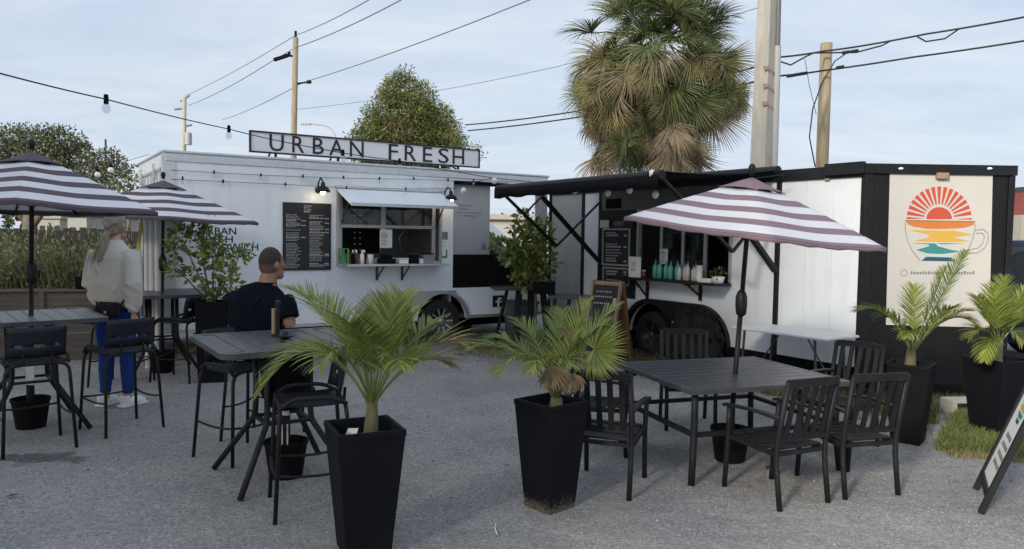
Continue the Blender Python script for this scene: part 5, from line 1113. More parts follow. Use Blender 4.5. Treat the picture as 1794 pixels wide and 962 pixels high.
def frond_mesh(p0, pc, p1, nl, ll, width, seed, droop=.5, mat='frond', vee=.6, tipdry=False, start=.22, up=ZAX):
    """feather leaf: curved midrib with two rows of bent leaflets."""
    g = random.Random(seed); p0, pc, p1 = V(p0), V(pc), V(p1)
    bez = lambda t: p0 * (1 - t) ** 2 + pc * 2 * t * (1 - t) + p1 * t * t
    mb = MB(); mb.cur = 1; N_ = 10; mb.tube([bez(k / N_) for k in range(N_ + 1)], [.0075 * (1 - .82 * k / N_) for k in range(N_ + 1)], 5)
    for k in range(nl):
        t = start + (1 - start) * (k + .5) / nl; p = bez(t); d = (bez(min(1, t + .02)) - bez(t - .02)).normalized()
        side = d.cross(up); side = side.normalized() if side.length > .05 else V((1, 0, 0)); nrm = side.cross(d).normalized()
        prof = math.sin(PI * min(1, .18 + .80 * (t - start) / (1 - start))) ** .6
        for s in (-1, 1):
            if g.random() < .05: continue
            L_ = ll * prof * g.uniform(.8, 1.12); a = g.uniform(.75, 1.0) * (1 - .45 * t)
            dr = (d * math.cos(a) + side * s * math.sin(a) + nrm * vee * g.uniform(.5, 1.1) * math.sin(a)).normalized()
            pts = []; q = p.copy(); dd = dr.copy(); seg = 4
            for j in range(seg + 1): pts.append(q.copy()); dd = (dd + V((0, 0, -droop * g.uniform(.25, .5) * (j + 1) / seg))).normalized(); q = q + dd * L_ / seg
            wv = dr.cross(nrm).normalized(); wv = (wv + nrm * g.uniform(-.6, .6)).normalized(); w_ = width * g.uniform(.75, 1.15); prw = (.45, 1, .9, .6, .06)
            mb.cur = 2 if (tipdry and t > .55 and g.random() < .75) else 0
            vs = []
            for j in range(seg + 1): vs += [pts[j] - wv * w_ * prw[j] / 2, pts[j] + wv * w_ * prw[j] / 2]
            mb.add(vs, [(2 * j, 2 * j + 1, 2 * j + 3, 2 * j + 2) for j in range(seg)])
    return mb
def palm(lab, cat, base, fronds, trunk_r, trunk_top, fol='frond', ll=.17, wd_=.013, seed=0, nl=34, trunk='stem_tan'):
    t = thing('potted_palm', lab, cat, base)
    mb = MB(); h = trunk_top - base.z; mb.tube([(0, 0, 0), (.004, .0, h * .25), (.008, .003, h * .6), (.01, .0, h)], [trunk_r * 1.45, trunk_r * 1.3, trunk_r * 1.15, trunk_r * .9], 10)
    mb.build('trunk', trunk, t, smooth=True)
    for i, f in enumerate(fronds):
        tip, ctl = AtY(f[0][0], f[0][1], base.y + f[0][2]) - base, AtY(f[1][0], f[1][1], base.y + f[1][2]) - base
        st = V((.01, 0, h * (.72 + .25 * rnd.random())))
        o = frond_mesh(st, ctl, tip, f[2].get('n', nl) if len(f) > 2 else nl, ll * (f[2].get('l', 1) if len(f) > 2 else 1), wd_, seed + i, droop=f[2].get('d', .5) if len(f) > 2 else .5, tipdry=f[2].get('dry', False) if len(f) > 2 else False, start=f[2].get('s', .3) if len(f) > 2 else .3)
        o.build('frond', [f[2].get('m', (fol, 'frond_deep', fol, 'frond_pale')[(i * 5 + seed) % 4]) if len(f) > 2 else fol, 'stem_green', 'frond_yellow' if fol != 'frond' else 'fan_brown'], t)
    return t
PH = .66
Pl1 = V((0, 0, 0)); c1 = V((-.752, 3.88, 0))
planter('largest tapered black planter in the foreground, cut by the frame bottom', c1, .35, .228, PH, RD(25))
b1 = V((c1.x + .03, c1.y, PH - .09))
F1 = [((505, 505, .25), (600, 540, .1), {}), ((548, 520, .45), (625, 560, .2), {}), ((450, 694, -.2), (560, 520, -.12), {'d': .7}), ((478, 622, .15), (585, 585, .1), {}), ((812, 606, -.15), (745, 572, -.1), {'dry': True}), ((758, 562, .35), (712, 592, .15), {'l': .8}),
      ((706, 515, .25), (680, 590, .1), {}), ((610, 566, -.40), (630, 565, -.2), {'l': .8}), ((700, 640, -.42), (700, 590, -.25), {'d': .6}), ((660, 530, .45), (660, 600, .2), {}), ((560, 640, -.40), (600, 570, -.25), {'d': .7}), ((640, 600, .5), (640, 600, .25), {}), ((785, 640, .2), (735, 600, .1), {'dry': True}), ((690, 530, -.12), (670, 600, -.05), {}), ((728, 548, .12), (690, 600, .05), {}), ((648, 590, -.35), (650, 600, -.2), {'l': .8})]
palm('feathery potted palm in the foreground planter, with dry tips on its right', 'potted palm', b1, F1, .03, AtY(652, 705, b1.y).z, 'frond', .245, .0088, 10, 42)
sc_ = thing('plant_tag', 'white plastic plant tag on the soil of the foreground planter', 'tag', V((c1.x - .075, c1.y - .01, PH - .07)), RD(-20)); mb = MB(); mb.add([V(p) for p in ((-.03, 0, 0), (.03, .01, 0), (.035, .03, .05), (-.02, .02, .045))], [(0, 1, 2, 3)]); mb.build('tag_sheet', 'paper', sc_).modifiers.new('solid', 'SOLIDIFY').thickness = .003
fr2 = G(965, 904); c2 = fr2 + V((.0, .16, 0)); 
planter('corner-on tapered black planter with dirt-splashed foot in the middle of the gravel', c2, .325, .215, PH, RD(43), 'planter_dusty')
b2 = V((c2.x + .03, c2.y, PH - .09))
def fan_mesh(L_, n, spread, seed, w=.02, droop=.35, mats=('fan_green',), cone=.25):
    """fan leaf: radiating folded segments, hub at the origin, pointing along +Y, face +Z."""
    g = random.Random(seed); mb = MB()
    for k in range(n):
        a = -spread / 2 + spread * k / (n - 1) + g.uniform(-.02, .02); d = V((math.sin(a), math.cos(a), cone * g.uniform(.7, 1.2) * (1 - .4 * math.cos(a)))).normalized(); l_ = L_ * (.74 + .26 * math.cos(a * .75)) * g.uniform(.9, 1.06)
        side = d.cross(ZAX).normalized(); q = V((0, 0, 0)); pts = []; dd = d.copy()
        for j in range(6): pts.append(q.copy()); dd = (dd + V((0, 0, -droop * .16 * j * g.uniform(.6, 1.4)))).normalized(); q = q + dd * l_ / 5
        pr = (.12, .75, 1.0, .8, .45, .03); vs = []
        for j in range(6): up_ = side.cross(d); vs += [pts[j] - side * w * pr[j] / 2 + up_ * w * .22 * pr[j], pts[j] - up_ * w * .1 * pr[j], pts[j] + side * w * pr[j] / 2 + up_ * w * .22 * pr[j]]
        mb.add(vs, [f_ for j in range(5) for f_ in ((3 * j, 3 * j + 1, 3 * j + 4, 3 * j + 3), (3 * j + 1, 3 * j + 2, 3 * j + 5, 3 * j + 4))])
    return mb
def fan_leaf(t, base, hub, fwd, face, L_, n, spread, seed, mat, w=.02, droop=.35, cone=.25, petiole=True):
    if petiole:
        mb = MB(); a, b_ = V(base), V(hub); m_ = a.lerp(b_, .5) + V((0, 0, .04)); mb.tube(arc_pts(a, m_, b_, 5), [.007, .0065, .006, .006, .0055, .005], 6); mb.build('petiole', 'stem_green' if mat != 'fan_brown' else 'stem_tan', t, smooth=True)
    y = V(fwd).normalized(); z = V(face); z = (z - y * z.dot(y)).normalized(); x = y.cross(z)
    mb = fan_mesh(L_, n, spread, seed, w, droop, cone=cone); o = mb.build('fan_leaf', mat, t); Mx = Matrix((x, y, z)).transposed().to_4x4(); Mx.translation = V(hub); o.data.transform(Mx); return o
t = thing('potted_palm', 'potted palm with one round fan leaf and a dead brown leaf, in the corner-on planter', 'potted palm', b2)
mb = MB(); hs = .10; mb.tube([(0, 0, 0), (0, 0, hs)], [.05, .035], 10); mb.build('trunk', 'stem_tan', t, smooth=True)
def rel(px, py, dy): return AtY(px, py, b2.y + dy) - b2
for i, (tx, ty, td, cx0, cy0, cd_, o) in enumerate((
        (822, 612, -.05, 900, 575, .0, {'d': .8}), (868, 655, -.25, 925, 575, -.1, {'d': .9}), (905, 560, .35, 950, 590, .2, {}), (1082, 532, .30, 1010, 590, .15, {}), (1030, 528, .15, 995, 590, .1, {}),
        (985, 545, .3, 980, 600, .15, {}), (850, 595, .25, 915, 570, .1, {'d': .6}), (930, 650, -.35, 950, 590, -.15, {'d': .9}), (1070, 575, -.1, 1015, 585, 0, {}), (1000, 640, -.35, 985, 600, -.2, {'d': .8}))):
    frond_mesh(V((0, 0, hs * .7)), rel(cx0, cy0, cd_), rel(tx, ty, td), 40, .19, .0085, 140 + i, droop=o.get('d', .5), vee=.5, start=.32).build('frond', [('fan_green', 'frond', 'frond_deep')[i % 3], 'stem_green', 'fan_brown'], t)
for i, (hx, hy, dy, fx, fy, fdy, face, L_, n, spr_, mat, dr) in enumerate((
        (1042, 612, -.10, 1080, 603, -.2, (-.1, -1.0, .35), .25, 56, RD(250), 'fan_green', .35),
        (1000, 600, .05, 1000, 570, .2, (.5, -.6, .5), .20, 24, RD(60), 'fan_brown', .9), (965, 640, -.2, 985, 700, -.3, (0, -.9, .3), .17, 26, RD(110), 'fan_brown', .9), (1000, 655, -.16, 1012, 700, -.2, (.3, -.9, .3), .15, 22, RD(110), 'fan_brown', .9))):
    hub = rel(hx, hy, dy); fan_leaf(t, (0, 0, hs * .8), hub, rel(fx, fy, fdy) - hub, face, L_, n, spr_, 40 + i, mat, .015, dr)
g3 = G(1605, 783); c3 = V((g3.x + .02, g3.y + .17, 0)); planter('square black planter in front of the cup banner, left of two', c3, .34, .215, .655, RD(52))
b3 = V((c3.x - .01, c3.y, .655 - .09))
F3 = [((1498, 545, -.1), (1560, 520, -.05), {'d': .7}), ((1692, 440, .2), (1640, 530, .1), {'s': .4}), ((1655, 470, -.1), (1630, 540, 0), {'s': .35}), ((1715, 575, -.2), (1665, 520, -.1), {'d': .7, 'm': 'frond_yellow'}), ((1600, 500, .2), (1605, 560, .1), {'s': .35}), ((1540, 560, .2), (1580, 540, .1), {}), ((1670, 540, -.3), (1640, 550, -.15), {}), ((1700, 545, .15), (1650, 540, .1), {}), ((1590, 590, -.35), (1595, 560, -.2), {'d': .8})]
palm('potted palm with one tall frond in front of the cup banner', 'potted palm', b3, F3, .036, AtY(1610, 612, b3.y).z, 'frond', .18, .0085, 60, 52)
c4 = V((4.22, 6.52, 0)); planter('square black planter at the right edge, behind the leaning menu sign', c4, .40, .27, .655, RD(20))
b4 = V((c4.x - .02, c4.y, .655 - .09))
F4 = [((1712, 520, -.1), (1735, 560, 0), {}), ((1758, 485, .1), (1752, 560, .05), {}), ((1795, 505, .1), (1765, 560, .1), {}), ((1700, 590, -.1), (1730, 560, -.1), {'d': .7}), ((1740, 500, -.3), (1745, 560, -.15), {}), ((1830, 560, 0), (1790, 540, 0), {}), ((1725, 630, -.3), (1735, 570, -.2), {'d': .8}), ((1790, 600, -.3), (1770, 560, -.2), {'d': .7}), ((1815, 500, .2), (1780, 560, .1), {})]
palm('bushy potted palm at the right edge beside the dark blue car', 'potted palm', b4, F4, .035, AtY(1757, 600, b4.y).z, 'frond', .20, .009, 80, 52)

# small shrubs
def shrub(lab, base, top, clumps, per, leaf, mat, seed, stems, cat='shrub', name='shrub'):
    t = thing(name, lab, cat, base); c_, d_ = clump_points(clumps, per, seed, .2); v_, f_ = leaf_cloud(c_, d_, leaf, .28, seed + 1, jit=.6)
    link('crown', npmesh('crown', v_, f_, mat), t)
    for st in stems: mb = MB(); mb.tube(st[0], st[1], 7); mb.build('stem' if len(stems) > 1 else 'trunk', 'bark', t, smooth=True)
    return t
# left shrub in a pot
gb = V(AtY(372, 560, 8.3)); gb.z = 0
pz = zat(372, 527, gb)
t = thing('plant_pot', 'square dark pot of the airy shrub before the white trailer', 'pot', gb, RD(18))
mb = MB(); mb.add([V(q_) for q_ in ((-.14, -.14, 0), (.14, -.14, 0), (.14, .14, 0), (-.14, .14, 0), (-.17, -.17, pz), (.17, -.17, pz), (.17, .17, pz), (-.17, .17, pz), (-.15, -.15, pz), (.15, -.15, pz), (.15, .15, pz), (-.15, .15, pz), (-.14, -.14, pz - .06), (.14, -.14, pz - .06), (.14, .14, pz - .06), (-.14, .14, pz - .06))], [(3, 2, 1, 0)] + [(r * 4 + k, r * 4 + (k + 1) % 4, r * 4 + 4 + (k + 1) % 4, r * 4 + 4 + k) for r in range(3) for k in range(4)]); mb.build('body', 'planter_black', t, bev=.006); mb = MB(); mb.lim(-.14, .14, -.14, .14, pz - .08, pz - .06); mb.build('soil', 'soil', t)
def L3(px, py, dy, b): return AtY(px, py, b.y + dy) - b
sb_ = V((gb.x, gb.y, pz - .06))
cl = [(L3(px, py, dy, sb_), V((r, r, r * .85))) for px, py, dy, r in ((320, 405, 0, .13), (345, 400, .1, .12), (305, 435, 0, .10), (360, 425, -.1, .11), (305, 470, 0, .10), (335, 480, .1, .10), (375, 455, 0, .13), (395, 475, -.1, .12), (418, 450, 0, .10), (432, 440, .05, .06), (375, 500, 0, .12), (400, 500, .1, .11), (350, 440, .1, .09), (385, 425, 0, .07), (358, 390, 0, .08), (378, 522, 0, .07))]
shrub('airy green shrub growing in the square pot, partly hiding the wall lettering', sb_, 0, cl, 5200, .078, 'shrub_leaf', 21, [([(0, 0, 0)] + [tuple(V((0, 0, 0)).lerp(L3(px, py, 0, sb_), k)) for k in (.5, 1)], [.014, .009, .004]) for px, py in ((320, 420), (345, 410), (305, 465), (375, 455), (418, 450), (395, 475))])
# middle shrub on a thin stem
gm = V(AtY(937, 596, 11.0)); gm.z = 0
cl = [(L3(px, py, dy, gm), V((r, r, r))) for px, py, dy, r in ((917, 402, 0, .17), (935, 405, .1, .22), (912, 432, 0, .19), (940, 430, -.1, .26), (915, 440, -.1, .28), (885, 430, .1, .16), (875, 425, 0, .10), (950, 455, 0, .22), (925, 470, 0, .26), (905, 460, .1, .22), (940, 485, 0, .20), (918, 378, 0, .10), (960, 415, 0, .10), (915, 490, 0, .14), (905, 392, 0, .06))]
shrub('dense round green shrub on a thin stem before the trailer porch', gm, 0, cl, 2000, .11, 'shrub_leaf', 31, [([(0, 0, 0), (.01, 0, .4), (0, 0, .85), tuple(L3(920, 430, 0, gm))], [.022, .02, .018, .01]), ([(0, 0, .8), tuple(L3(885, 450, 0, gm))], [.012, .006])], 'shrub', 'standard_shrub')

# ------------------------------------------------------------------ raised bed with tall plants at the left
ba, bb_ = G(-60, 636), G(190, 629)
bd = (bb_ - ba); bl = bd.length; RB = thing('raised_bed', 'weathered wooden raised bed behind the left tables', 'planter box', ba, math.atan2(bd.y, bd.x)); bz = zat(100, 512, ba.lerp(bb_, .6))
g = random.Random(6)
for k in range(5):
    z0_ = k * bz / 5; x = -.3
    while x < bl:
        l_ = g.uniform(.9, 1.4); x1 = min(x + l_, bl); mb = MB(); mb.lim(x + .003, x1 - .003, g.uniform(-.004, .004), .035, z0_ + .004, z0_ + bz / 5 - .004); mb.build('plank', 'wood_weathered', RB, bev=.004); x = x1
mb = MB(); mb.lim(-.3, bl + .02, -.03, .14, bz + .001, bz + .035); mb.build('cap_board', 'wood_weathered', RB, bev=.005)
mb = MB(); mb.lim(bl - .035, bl, .036, 1.6, 0, bz); mb.build('end_board', 'wood_weathered', RB)
for k in range(4): mb = MB(); x = .2 + k * .6; mb.lim(x, x + .06, -.03, -.006, 0, bz - .001); mb.build('batten', 'wood_weathered', RB)
mb = MB(); mb.lim(-.3, bl - .04, .04, 1.6, bz - .12, bz - .05); mb.build('soil', 'soil', RB)
def blades(name, spots, h, w, mat, seed, lean=.35, kind='stuff', parent=None, segs=3):
    g = np.random.default_rng(seed); n = len(spots); a = g.uniform(0, 2 * PI, n); hh_ = h * g.uniform(.45, 1.15, n); le = lean * g.uniform(.2, 1.3, n) * hh_
    d = np.stack([np.cos(a), np.sin(a), np.zeros(n)], 1); sd_ = np.stack([-np.sin(a + .6), np.cos(a + .6), np.zeros(n)], 1); ww = w * g.uniform(.6, 1.2, n); V_ = []
    for j in range(segs + 1):
        t = j / segs; p = spots + d * (le * t ** 2)[:, None] + np.array([0, 0, 1]) * (hh_ * (t - .18 * t * t * lean))[:, None]; k = sd_ * (ww * (1 - t ** 1.6) * .5 + .0004)[:, None]; V_ += [p - k, p + k]
    v = np.stack(V_, 1).reshape(-1, 3); m_ = 2 * (segs + 1); i = np.arange(n) * m_
    f = np.concatenate([np.stack([i + 2 * j, i + 2 * j + 1, i + 2 * j + 3, i + 2 * j + 2], 1) for j in range(segs)]); o = link(name, npmesh(name, v, f, mat), parent); return tag(o, kind=kind)
g = np.random.default_rng(9); xh = V(bd).normalized(); yh = V((-xh.y, xh.x, 0))
sp_ = np.array([list(ba + xh * float(a) + yh * float(b_) + V((0, 0, bz - .05))) for a, b_ in zip(g.uniform(-.4, bl - .05, 2600), g.uniform(.10, 1.5, 2600))])[:1500]
blades('tall_grass', sp_, .66, .018, 'bed_leaf', 3, .5); 
g = np.random.default_rng(19)
for nm, mt, nc, seed, lf in (('bed_plants', 'bed_leaf', 60, 12, .075), ('bed_flowers', 'bed_pale', 55, 14, .05)):
    cc = []
    for k in range(nc):
        a, b_ = g.uniform(-.4, bl), g.uniform(.15, 1.5); hh_ = g.uniform(.25, .80); r = g.uniform(.08, .17)
        for z in np.arange(.05, hh_, .09): cc.append((ba + xh * float(a + g.normal(0, .03)) + yh * float(b_ + g.normal(0, .03)) + V((0, 0, bz + float(z))), V((r * (1.1 - z), r * (1.1 - z), .07))))
    c_, d_ = clump_points(cc, 1500, seed, .1); v_, f_ = leaf_cloud(c_, d_ * np.array([.6, .6, .5]) + np.array([0, 0, .5]), lf, .22, seed + 1, jit=.5); tag(link(nm, npmesh(nm, v_, f_, mt)), kind='stuff')
pp_ = ba.lerp(bb_, 0) + xh * ((AtY(112, 520, ba.y).x - ba.x) / max(.3, xh.x)); lathe_thing('small_pot', 'small dark pot standing on the edge of the wooden bed', 'pot', V((pp_.x, pp_.y + .04, bz + .036)), [('body', 'cloth_dark', [(0, 0), (.07, 0), (.085, .15), (.075, .15), (.065, .08), (0, .08)])])
# slatted dark fence behind the woman
fa, fb_ = AtY(-80, 430, 12.2), AtY(246, 430, 12.0); fa.z = fb_.z = 0; fd = (fb_ - fa); FN = thing('board_fence', 'dark weathered board fence behind the raised bed', 'fence', fa, math.atan2(fd.y, fd.x)); fln = fd.length; ft = zat(165, 402, fa.lerp(fb_, .8)); n_ = int(fln / .135)
g = random.Random(5)
for k in range(n_):
    x = k * fln / n_; mb = MB(); mb.lim(x, x + .118, g.uniform(-.006, .006), .022, .03, ft + g.uniform(-.03, .02)); mb.build('plank', 'wood_dark', FN)
for z in (.4, ft - .25): mb = MB(); mb.lim(0, fln, .031, .07, z, z + .08); mb.build('rail', 'wood_dark', FN)

# pipes, strap and hose at the trailer end
for k, px in enumerate((257, 266, 276)):
    p = AtY(px, 440, 9.0 - .02 * k); t = thing('standing_pipe', ('left', 'middle', 'right')[k] + ' of the white pipes standing against the trailer end', 'pipe', V((p.x, p.y, 0)), 0, 'white pipes at the trailer end'); mb = MB(); mb.tube([(0, 0, 0), (0, 0, zat(px, 372 + 6 * k, p))], .032, 12); mb.build('tube', 'pvc_white', t, smooth=False); mb = MB(); mb.tube([(0, 0, .5), (0, 0, .58)], .038, 12); mb.build('collar', 'pvc_white', t)
p = AtY(247, 420, 9.1); t = thing('yellow_strap', 'yellow strap hanging beside the white pipes', 'strap', V((p.x, p.y, 0))); zt_ = zat(250, 378, p); mb = MB()
pt = [V((.03, -.02, zt_)), V((.0, -.03, zt_ - .25)), V((-.03, -.03, zt_ - .5)), V((-.07, -.02, zt_ - .72))]
for a, b_ in zip(pt, pt[1:]): mb.bar(a, b_, .045, .008, V((0, 1, 0)))
mb.build('webbing', 'yellow_plastic', t); mb = MB(); mb.tube([(.04, .0, 0), (.04, 0, zt_ + .02)], .02, 8); mb.build('hanging_post', 'dark_steel', t)

# ------------------------------------------------------------------ trees
def crown_tree(lab, base, clumps, per, leaf, mat, seed, trunk, cat='tree', name='tree', extra=None, aspect=.28):
    t = thing(name, lab, cat, base); c_, d_ = clump_points(clumps, per, seed, .35); v_, f_ = leaf_cloud(c_, d_, leaf, aspect, seed + 1, jit=.7); link('crown', npmesh('crown', v_, f_, mat), t)
    for pts, r in trunk: mb = MB(); mb.tube(pts, r, 8); mb.build('trunk' if pts[0][2] == 0 else 'limb', 'bark', t, smooth=True)
    return t
def px_clumps(b, arr): return [(AtY(px, py, b.y + dy) - b, V((r, r, r * .8))) for px, py, dy, r in arr]
bA = AtY(45, 300, 26); bA.z = 0
crown_tree('broad dark oak behind the far left umbrella', bA, px_clumps(bA, ((0, 255, 0, .75), (30, 245, .5, .7), (60, 250, 0, .8), (90, 245, 0, .7), (115, 250, 0, .7), (75, 275, -.5, .8), (20, 280, 0, .8), (130, 270, 0, .6), (105, 290, 0, .8), (145, 262, 0, .35), (-30, 265, 0, .9), (50, 315, 0, 1.0), (120, 315, 0, .8))), 1900, .10, 'oak_leaf', 51, [([(0, 0, 0), (.1, 0, 1.6), (.2, 0, 3.4)], [.3, .24, .12]), ([(.1, 0, 1.6), (1.3, 0, 3.2)], [.14, .06]), ([(.1, 0, 1.7), (-1.2, 0, 3.4)], [.14, .06])])
bB = AtY(175, 300, 23); bB.z = 0
crown_tree('smaller oak between the striped umbrellas, left of the white trailer', bB, px_clumps(bB, ((170, 285, 0, .45), (190, 278, .3, .45), (205, 290, 0, .35), (160, 305, 0, .5), (185, 305, 0, .55), (150, 275, 0, .3), (215, 300, 0, .25), (175, 325, 0, .6), (195, 268, 0, .16))), 2200, .085, 'oak_leaf', 55, [([(0, 0, 0), (.05, 0, 1.2), (.1, 0, 2.6)], [.18, .14, .06])])
bC = AtY(225, 325, 20); bC.z = 0
crown_tree('bright green bush close to the white trailer end', bC, px_clumps(bC, ((215, 318, 0, .35), (238, 305, .2, .3), (235, 330, 0, .4), (205, 335, 0, .35), (245, 345, 0, .4))), 900, .11, 'shrub_leaf_dark', 57, [([(0, 0, 0), (0, 0, 2.2)], [.08, .04])], 'bush', 'bush')
bD = AtY(712, 260, 17); bD.z = 0
g = random.Random(31); sp1, sp2 = [], []
for k in range(120):
    u = g.random() ** .75; py = 128 + u * 145; hw = 10 + 102 * u ** .72; px = 714 + g.uniform(-1, 1) * hw + (6 if u > .5 else 0); r = g.uniform(.12, .24) + .20 * u
    (sp2 if g.random() < .28 else sp1).append((px, py, g.uniform(-.9, .5) * u, r * (.75 if abs(px - 714) > hw * .8 else 1)))
sp1 += [(715, 150, 0, .25), (712, 185, 0, .45), (715, 225, 0, .7), (715, 262, 0, .95), (660, 250, 0, .55), (770, 250, 0, .55)]
tD = crown_tree('bushy pointed evergreen tree behind the rooftop sign', bD, px_clumps(bD, sp1), 2600, .075, 'cedar_leaf', 61, [([(0, 0, 0), (0, 0, 2.5), (0, 0, 4.4)], [.25, .2, .06])], aspect=.16)
c_, d_ = clump_points(px_clumps(bD, sp2), 2600, 63, .3); v_, f_ = leaf_cloud(c_, d_ * np.array([1, 1, .4]), .085, .15, 64, jit=.6); link('crown', npmesh('crown', v_, f_, 'cedar_light'), tD)
g = np.random.default_rng(4); pts = []; ds = []
for k in range(90):
    a = g.uniform(0, 2 * PI); z = g.uniform(2.6, 4.3); r = (5.3 - z) * .42; c0 = np.array([r * math.cos(a), -abs(r * math.sin(a)), z])
    for j in range(26): u = g.normal(0, 1, 3); pts.append(c0 + u * .06 + np.array([0, 0, -.35 * g.random()])); ds.append(u * .35 + np.array([0, 0, -1]))
v_, f_ = leaf_cloud(np.array(pts), np.array(ds), .26, .07, 8, jit=.2); link('dry_plumes', npmesh('dry_plumes', v_, f_, 'dry_leaf'), tD)

# tall cabbage palm
bP = AtY(1150, 300, 15.5); bP.z = 0
tP = thing('cabbage_palm', 'tall shaggy palm with green crown and hanging dead fronds behind the coffee trailer', 'palm tree', bP)
mb = MB(); mb.tube([(0, 0, 0), (.05, 0, 2.5), (.0, 0, 5.2)], [.24, .2, .17], 12); mb.build('trunk', 'bark', tP, smooth=True)
mb = MB(); p = AtY(1155, 300, 15.2) - bP; mb.tube([(p.x, p.y, 0), (p.x + .04, p.y, 2.6), (p.x + .02, p.y + .1, 5.0)], [.14, .12, .1], 10); mb.build('trunk', 'stem_tan', tP, smooth=True)
meshes = {}
for mt, dr, spd, ln in (('sabal_green', .45, 210, .95), ('sabal_olive', .8, 150, 1.0), ('sabal_dead', .7, 75, 1.15)):
    meshes[mt] = []
    for i in range(5):
        mb = fan_mesh(ln, 46 if mt != 'sabal_dead' else 34, RD(spd + 12 * i), 300 + i, .028, dr, cone=.45); mb.tube([(0, -.75, .0), (0, -.35, .05), (0, 0, 0)], [.02, .016, .012], 5); me = mb.mesh('frond'); me.materials.append(M[mt]); meshes[mt].append(me)
g = random.Random(17)
HUB = AtY(1150, 105, bP.y) - bP
def add_frond(hub, fwd, mt, sc_):
    y = V(fwd).normalized(); z = V((g.uniform(-1, 1), g.uniform(-1, .6), .9)) if abs(y.z) < .8 else V((g.uniform(-1, 1), g.uniform(-1, .3), .1)); z = (z - y * z.dot(y)).normalized(); x = y.cross(z)
    o = link('frond', g.choice(meshes[mt]), tP); Mx = Matrix((x * sc_, y * sc_, z * sc_)).transposed().to_4x4(); Mx.translation = hub; o.matrix_local = Mx
for k in range(58):                                                  # live crown, all round the bud
    a = k * 2.399 + g.uniform(-.3, .3); el = RD(g.uniform(-35, 75)); r = g.uniform(.45, 1.0); d = V((math.cos(a) * math.cos(el), math.sin(a) * math.cos(el), math.sin(el)))
    add_frond(HUB + V((d.x * r * 1.55, d.y * r * 1.15, d.z * r * 1.1 + .12)), d + V((0, 0, -.35)), 'sabal_green' if el > -.2 or g.random() < .5 else 'sabal_olive', g.uniform(.7, .98))
for k in range(70):                                                  # drooping older fronds
    a = k * 2.399 + g.uniform(-.4, .4); zz = g.uniform(-1.15, .0); r = g.uniform(.75, 1.2) * (1 + .15 * zz); d = V((math.cos(a), math.sin(a), 0))
    add_frond(HUB + V((d.x * r * 1.32 - .10, d.y * r, zz)), d * g.uniform(.35, .8) + V((0, 0, -1)), g.choice(('sabal_green', 'sabal_green', 'sabal_olive', 'sabal_olive', 'sabal_dead')), g.uniform(.65, .9))
for k in range(95):                                                 # skirt of hanging dead fronds
    a = k * 2.399 + g.uniform(-.4, .4); zz = g.uniform(-1.9, -.5); r = g.uniform(.35, 1.0); d = V((math.cos(a), math.sin(a), 0))
    add_frond(HUB + V((d.x * r * 1.15 - .14, d.y * r * .9, zz)), d * g.uniform(.02, .30) + V((0, 0, -1)), g.choice(('sabal_dead', 'sabal_dead', 'sabal_dead', 'sabal_olive', 'sabal_green')), g.uniform(.65, .92))
for k in range(22):                                                  # ring of fronds that closes the crown onto the skirt
    a = k * 2.399; d = V((math.cos(a), math.sin(a), 0)); r = g.uniform(.5, 1.0); add_frond(HUB + V((d.x * r * 1.3 - .04, d.y * r, g.uniform(-.35, .3))), d * g.uniform(.7, 1.2) + V((0, 0, -.6)), g.choice(('sabal_green', 'sabal_green', 'sabal_olive')), g.uniform(.65, .9))
for k in range(10):                                                  # a loose clump on the right
    h_ = AtY(1268 + g.uniform(-12, 26), 165 + g.uniform(-26, 18), bP.y + g.uniform(-.7, .2)) - bP; add_frond(h_, (g.uniform(-.3, .7), g.uniform(-.5, .3), -1), g.choice(('sabal_olive', 'sabal_dead', 'sabal_green')), g.uniform(.5, .7))

# added, unseen belt of leaf clumps left of and behind the viewer: it keeps the low sun off the left half of the yard
sa = V((SUN_AZ[0], SUN_AZ[1], 0)).normalized(); sq = V((-sa.y, sa.x, 0)); g = random.Random(44); cl = []
for k in range(130):
    q = -1.65 - g.random() * 13; a = g.uniform(10.5, 15); z = g.uniform(2.6, 14.0); r = g.uniform(.9, 1.5); cl.append((sa * a + sq * (q - r * .75) + V((0, 0, z)), V((r, r, r))))
c_, d_ = clump_points(cl, 75, 46, .2); v_, f_ = leaf_cloud(c_, d_, .42, .34, 47, jit=.9); tag(link('added_shade_leaves', npmesh('added_shade_leaves', v_, f_, 'oak_leaf')), kind='stuff')

# ------------------------------------------------------------------ poles and wires
def pole(lab, px_top, py_top, px_bot, py_bot, Y, r0, r1, mat, zmin=0, name='utility_pole'):
    a, b_ = AtY(px_top, py_top, Y), AtY(px_bot, py_bot, Y); d = (a - b_); base = b_ - d * (b_.z / d.z)
    t = thing(name, lab, 'pole', base); mb = MB(); mb.tube([(0, 0, 0), tuple((a - base) * .5), tuple(a - base)], [r0, (r0 + r1) / 2, r1], 14); mb.build('shaft', mat, t, smooth=True); return t, base, a - base
t, b0, top = pole('slim wooden utility pole rising behind the letters of the rooftop sign', 518, 66, 515, 232, 30, .13, .105, 'wood_pole')
mb = MB(); mb.tube([top, top + V((0, 0, .25))], .05, 8); mb.build('cap_pin', 'matt_black', t); p = AtY(505, 97, 30) - b0; q_ = AtY(480, 105, 30) - b0
mb = MB(); mb.bar(AtY(516, 99, 30) - b0, p, .08); mb.bar(p, q_, .12); mb.bar(p, AtY(508, 91, 30) - b0, .08); mb.build('insulator_arm', 'matt_black', t)
p = AtY(538, 144, 30) - b0; mb = MB(); mb.bar(AtY(518, 147, 30) - b0, p, .06); mb.bar(p, AtY(545, 143, 30) - b0, .12); mb.build('insulator_arm', 'matt_black', t)
t, b0, top = pole('distant grey utility pole with transformer above the trailer corner', 323, 170, 322, 266, 45, .15, .12, 'concrete')
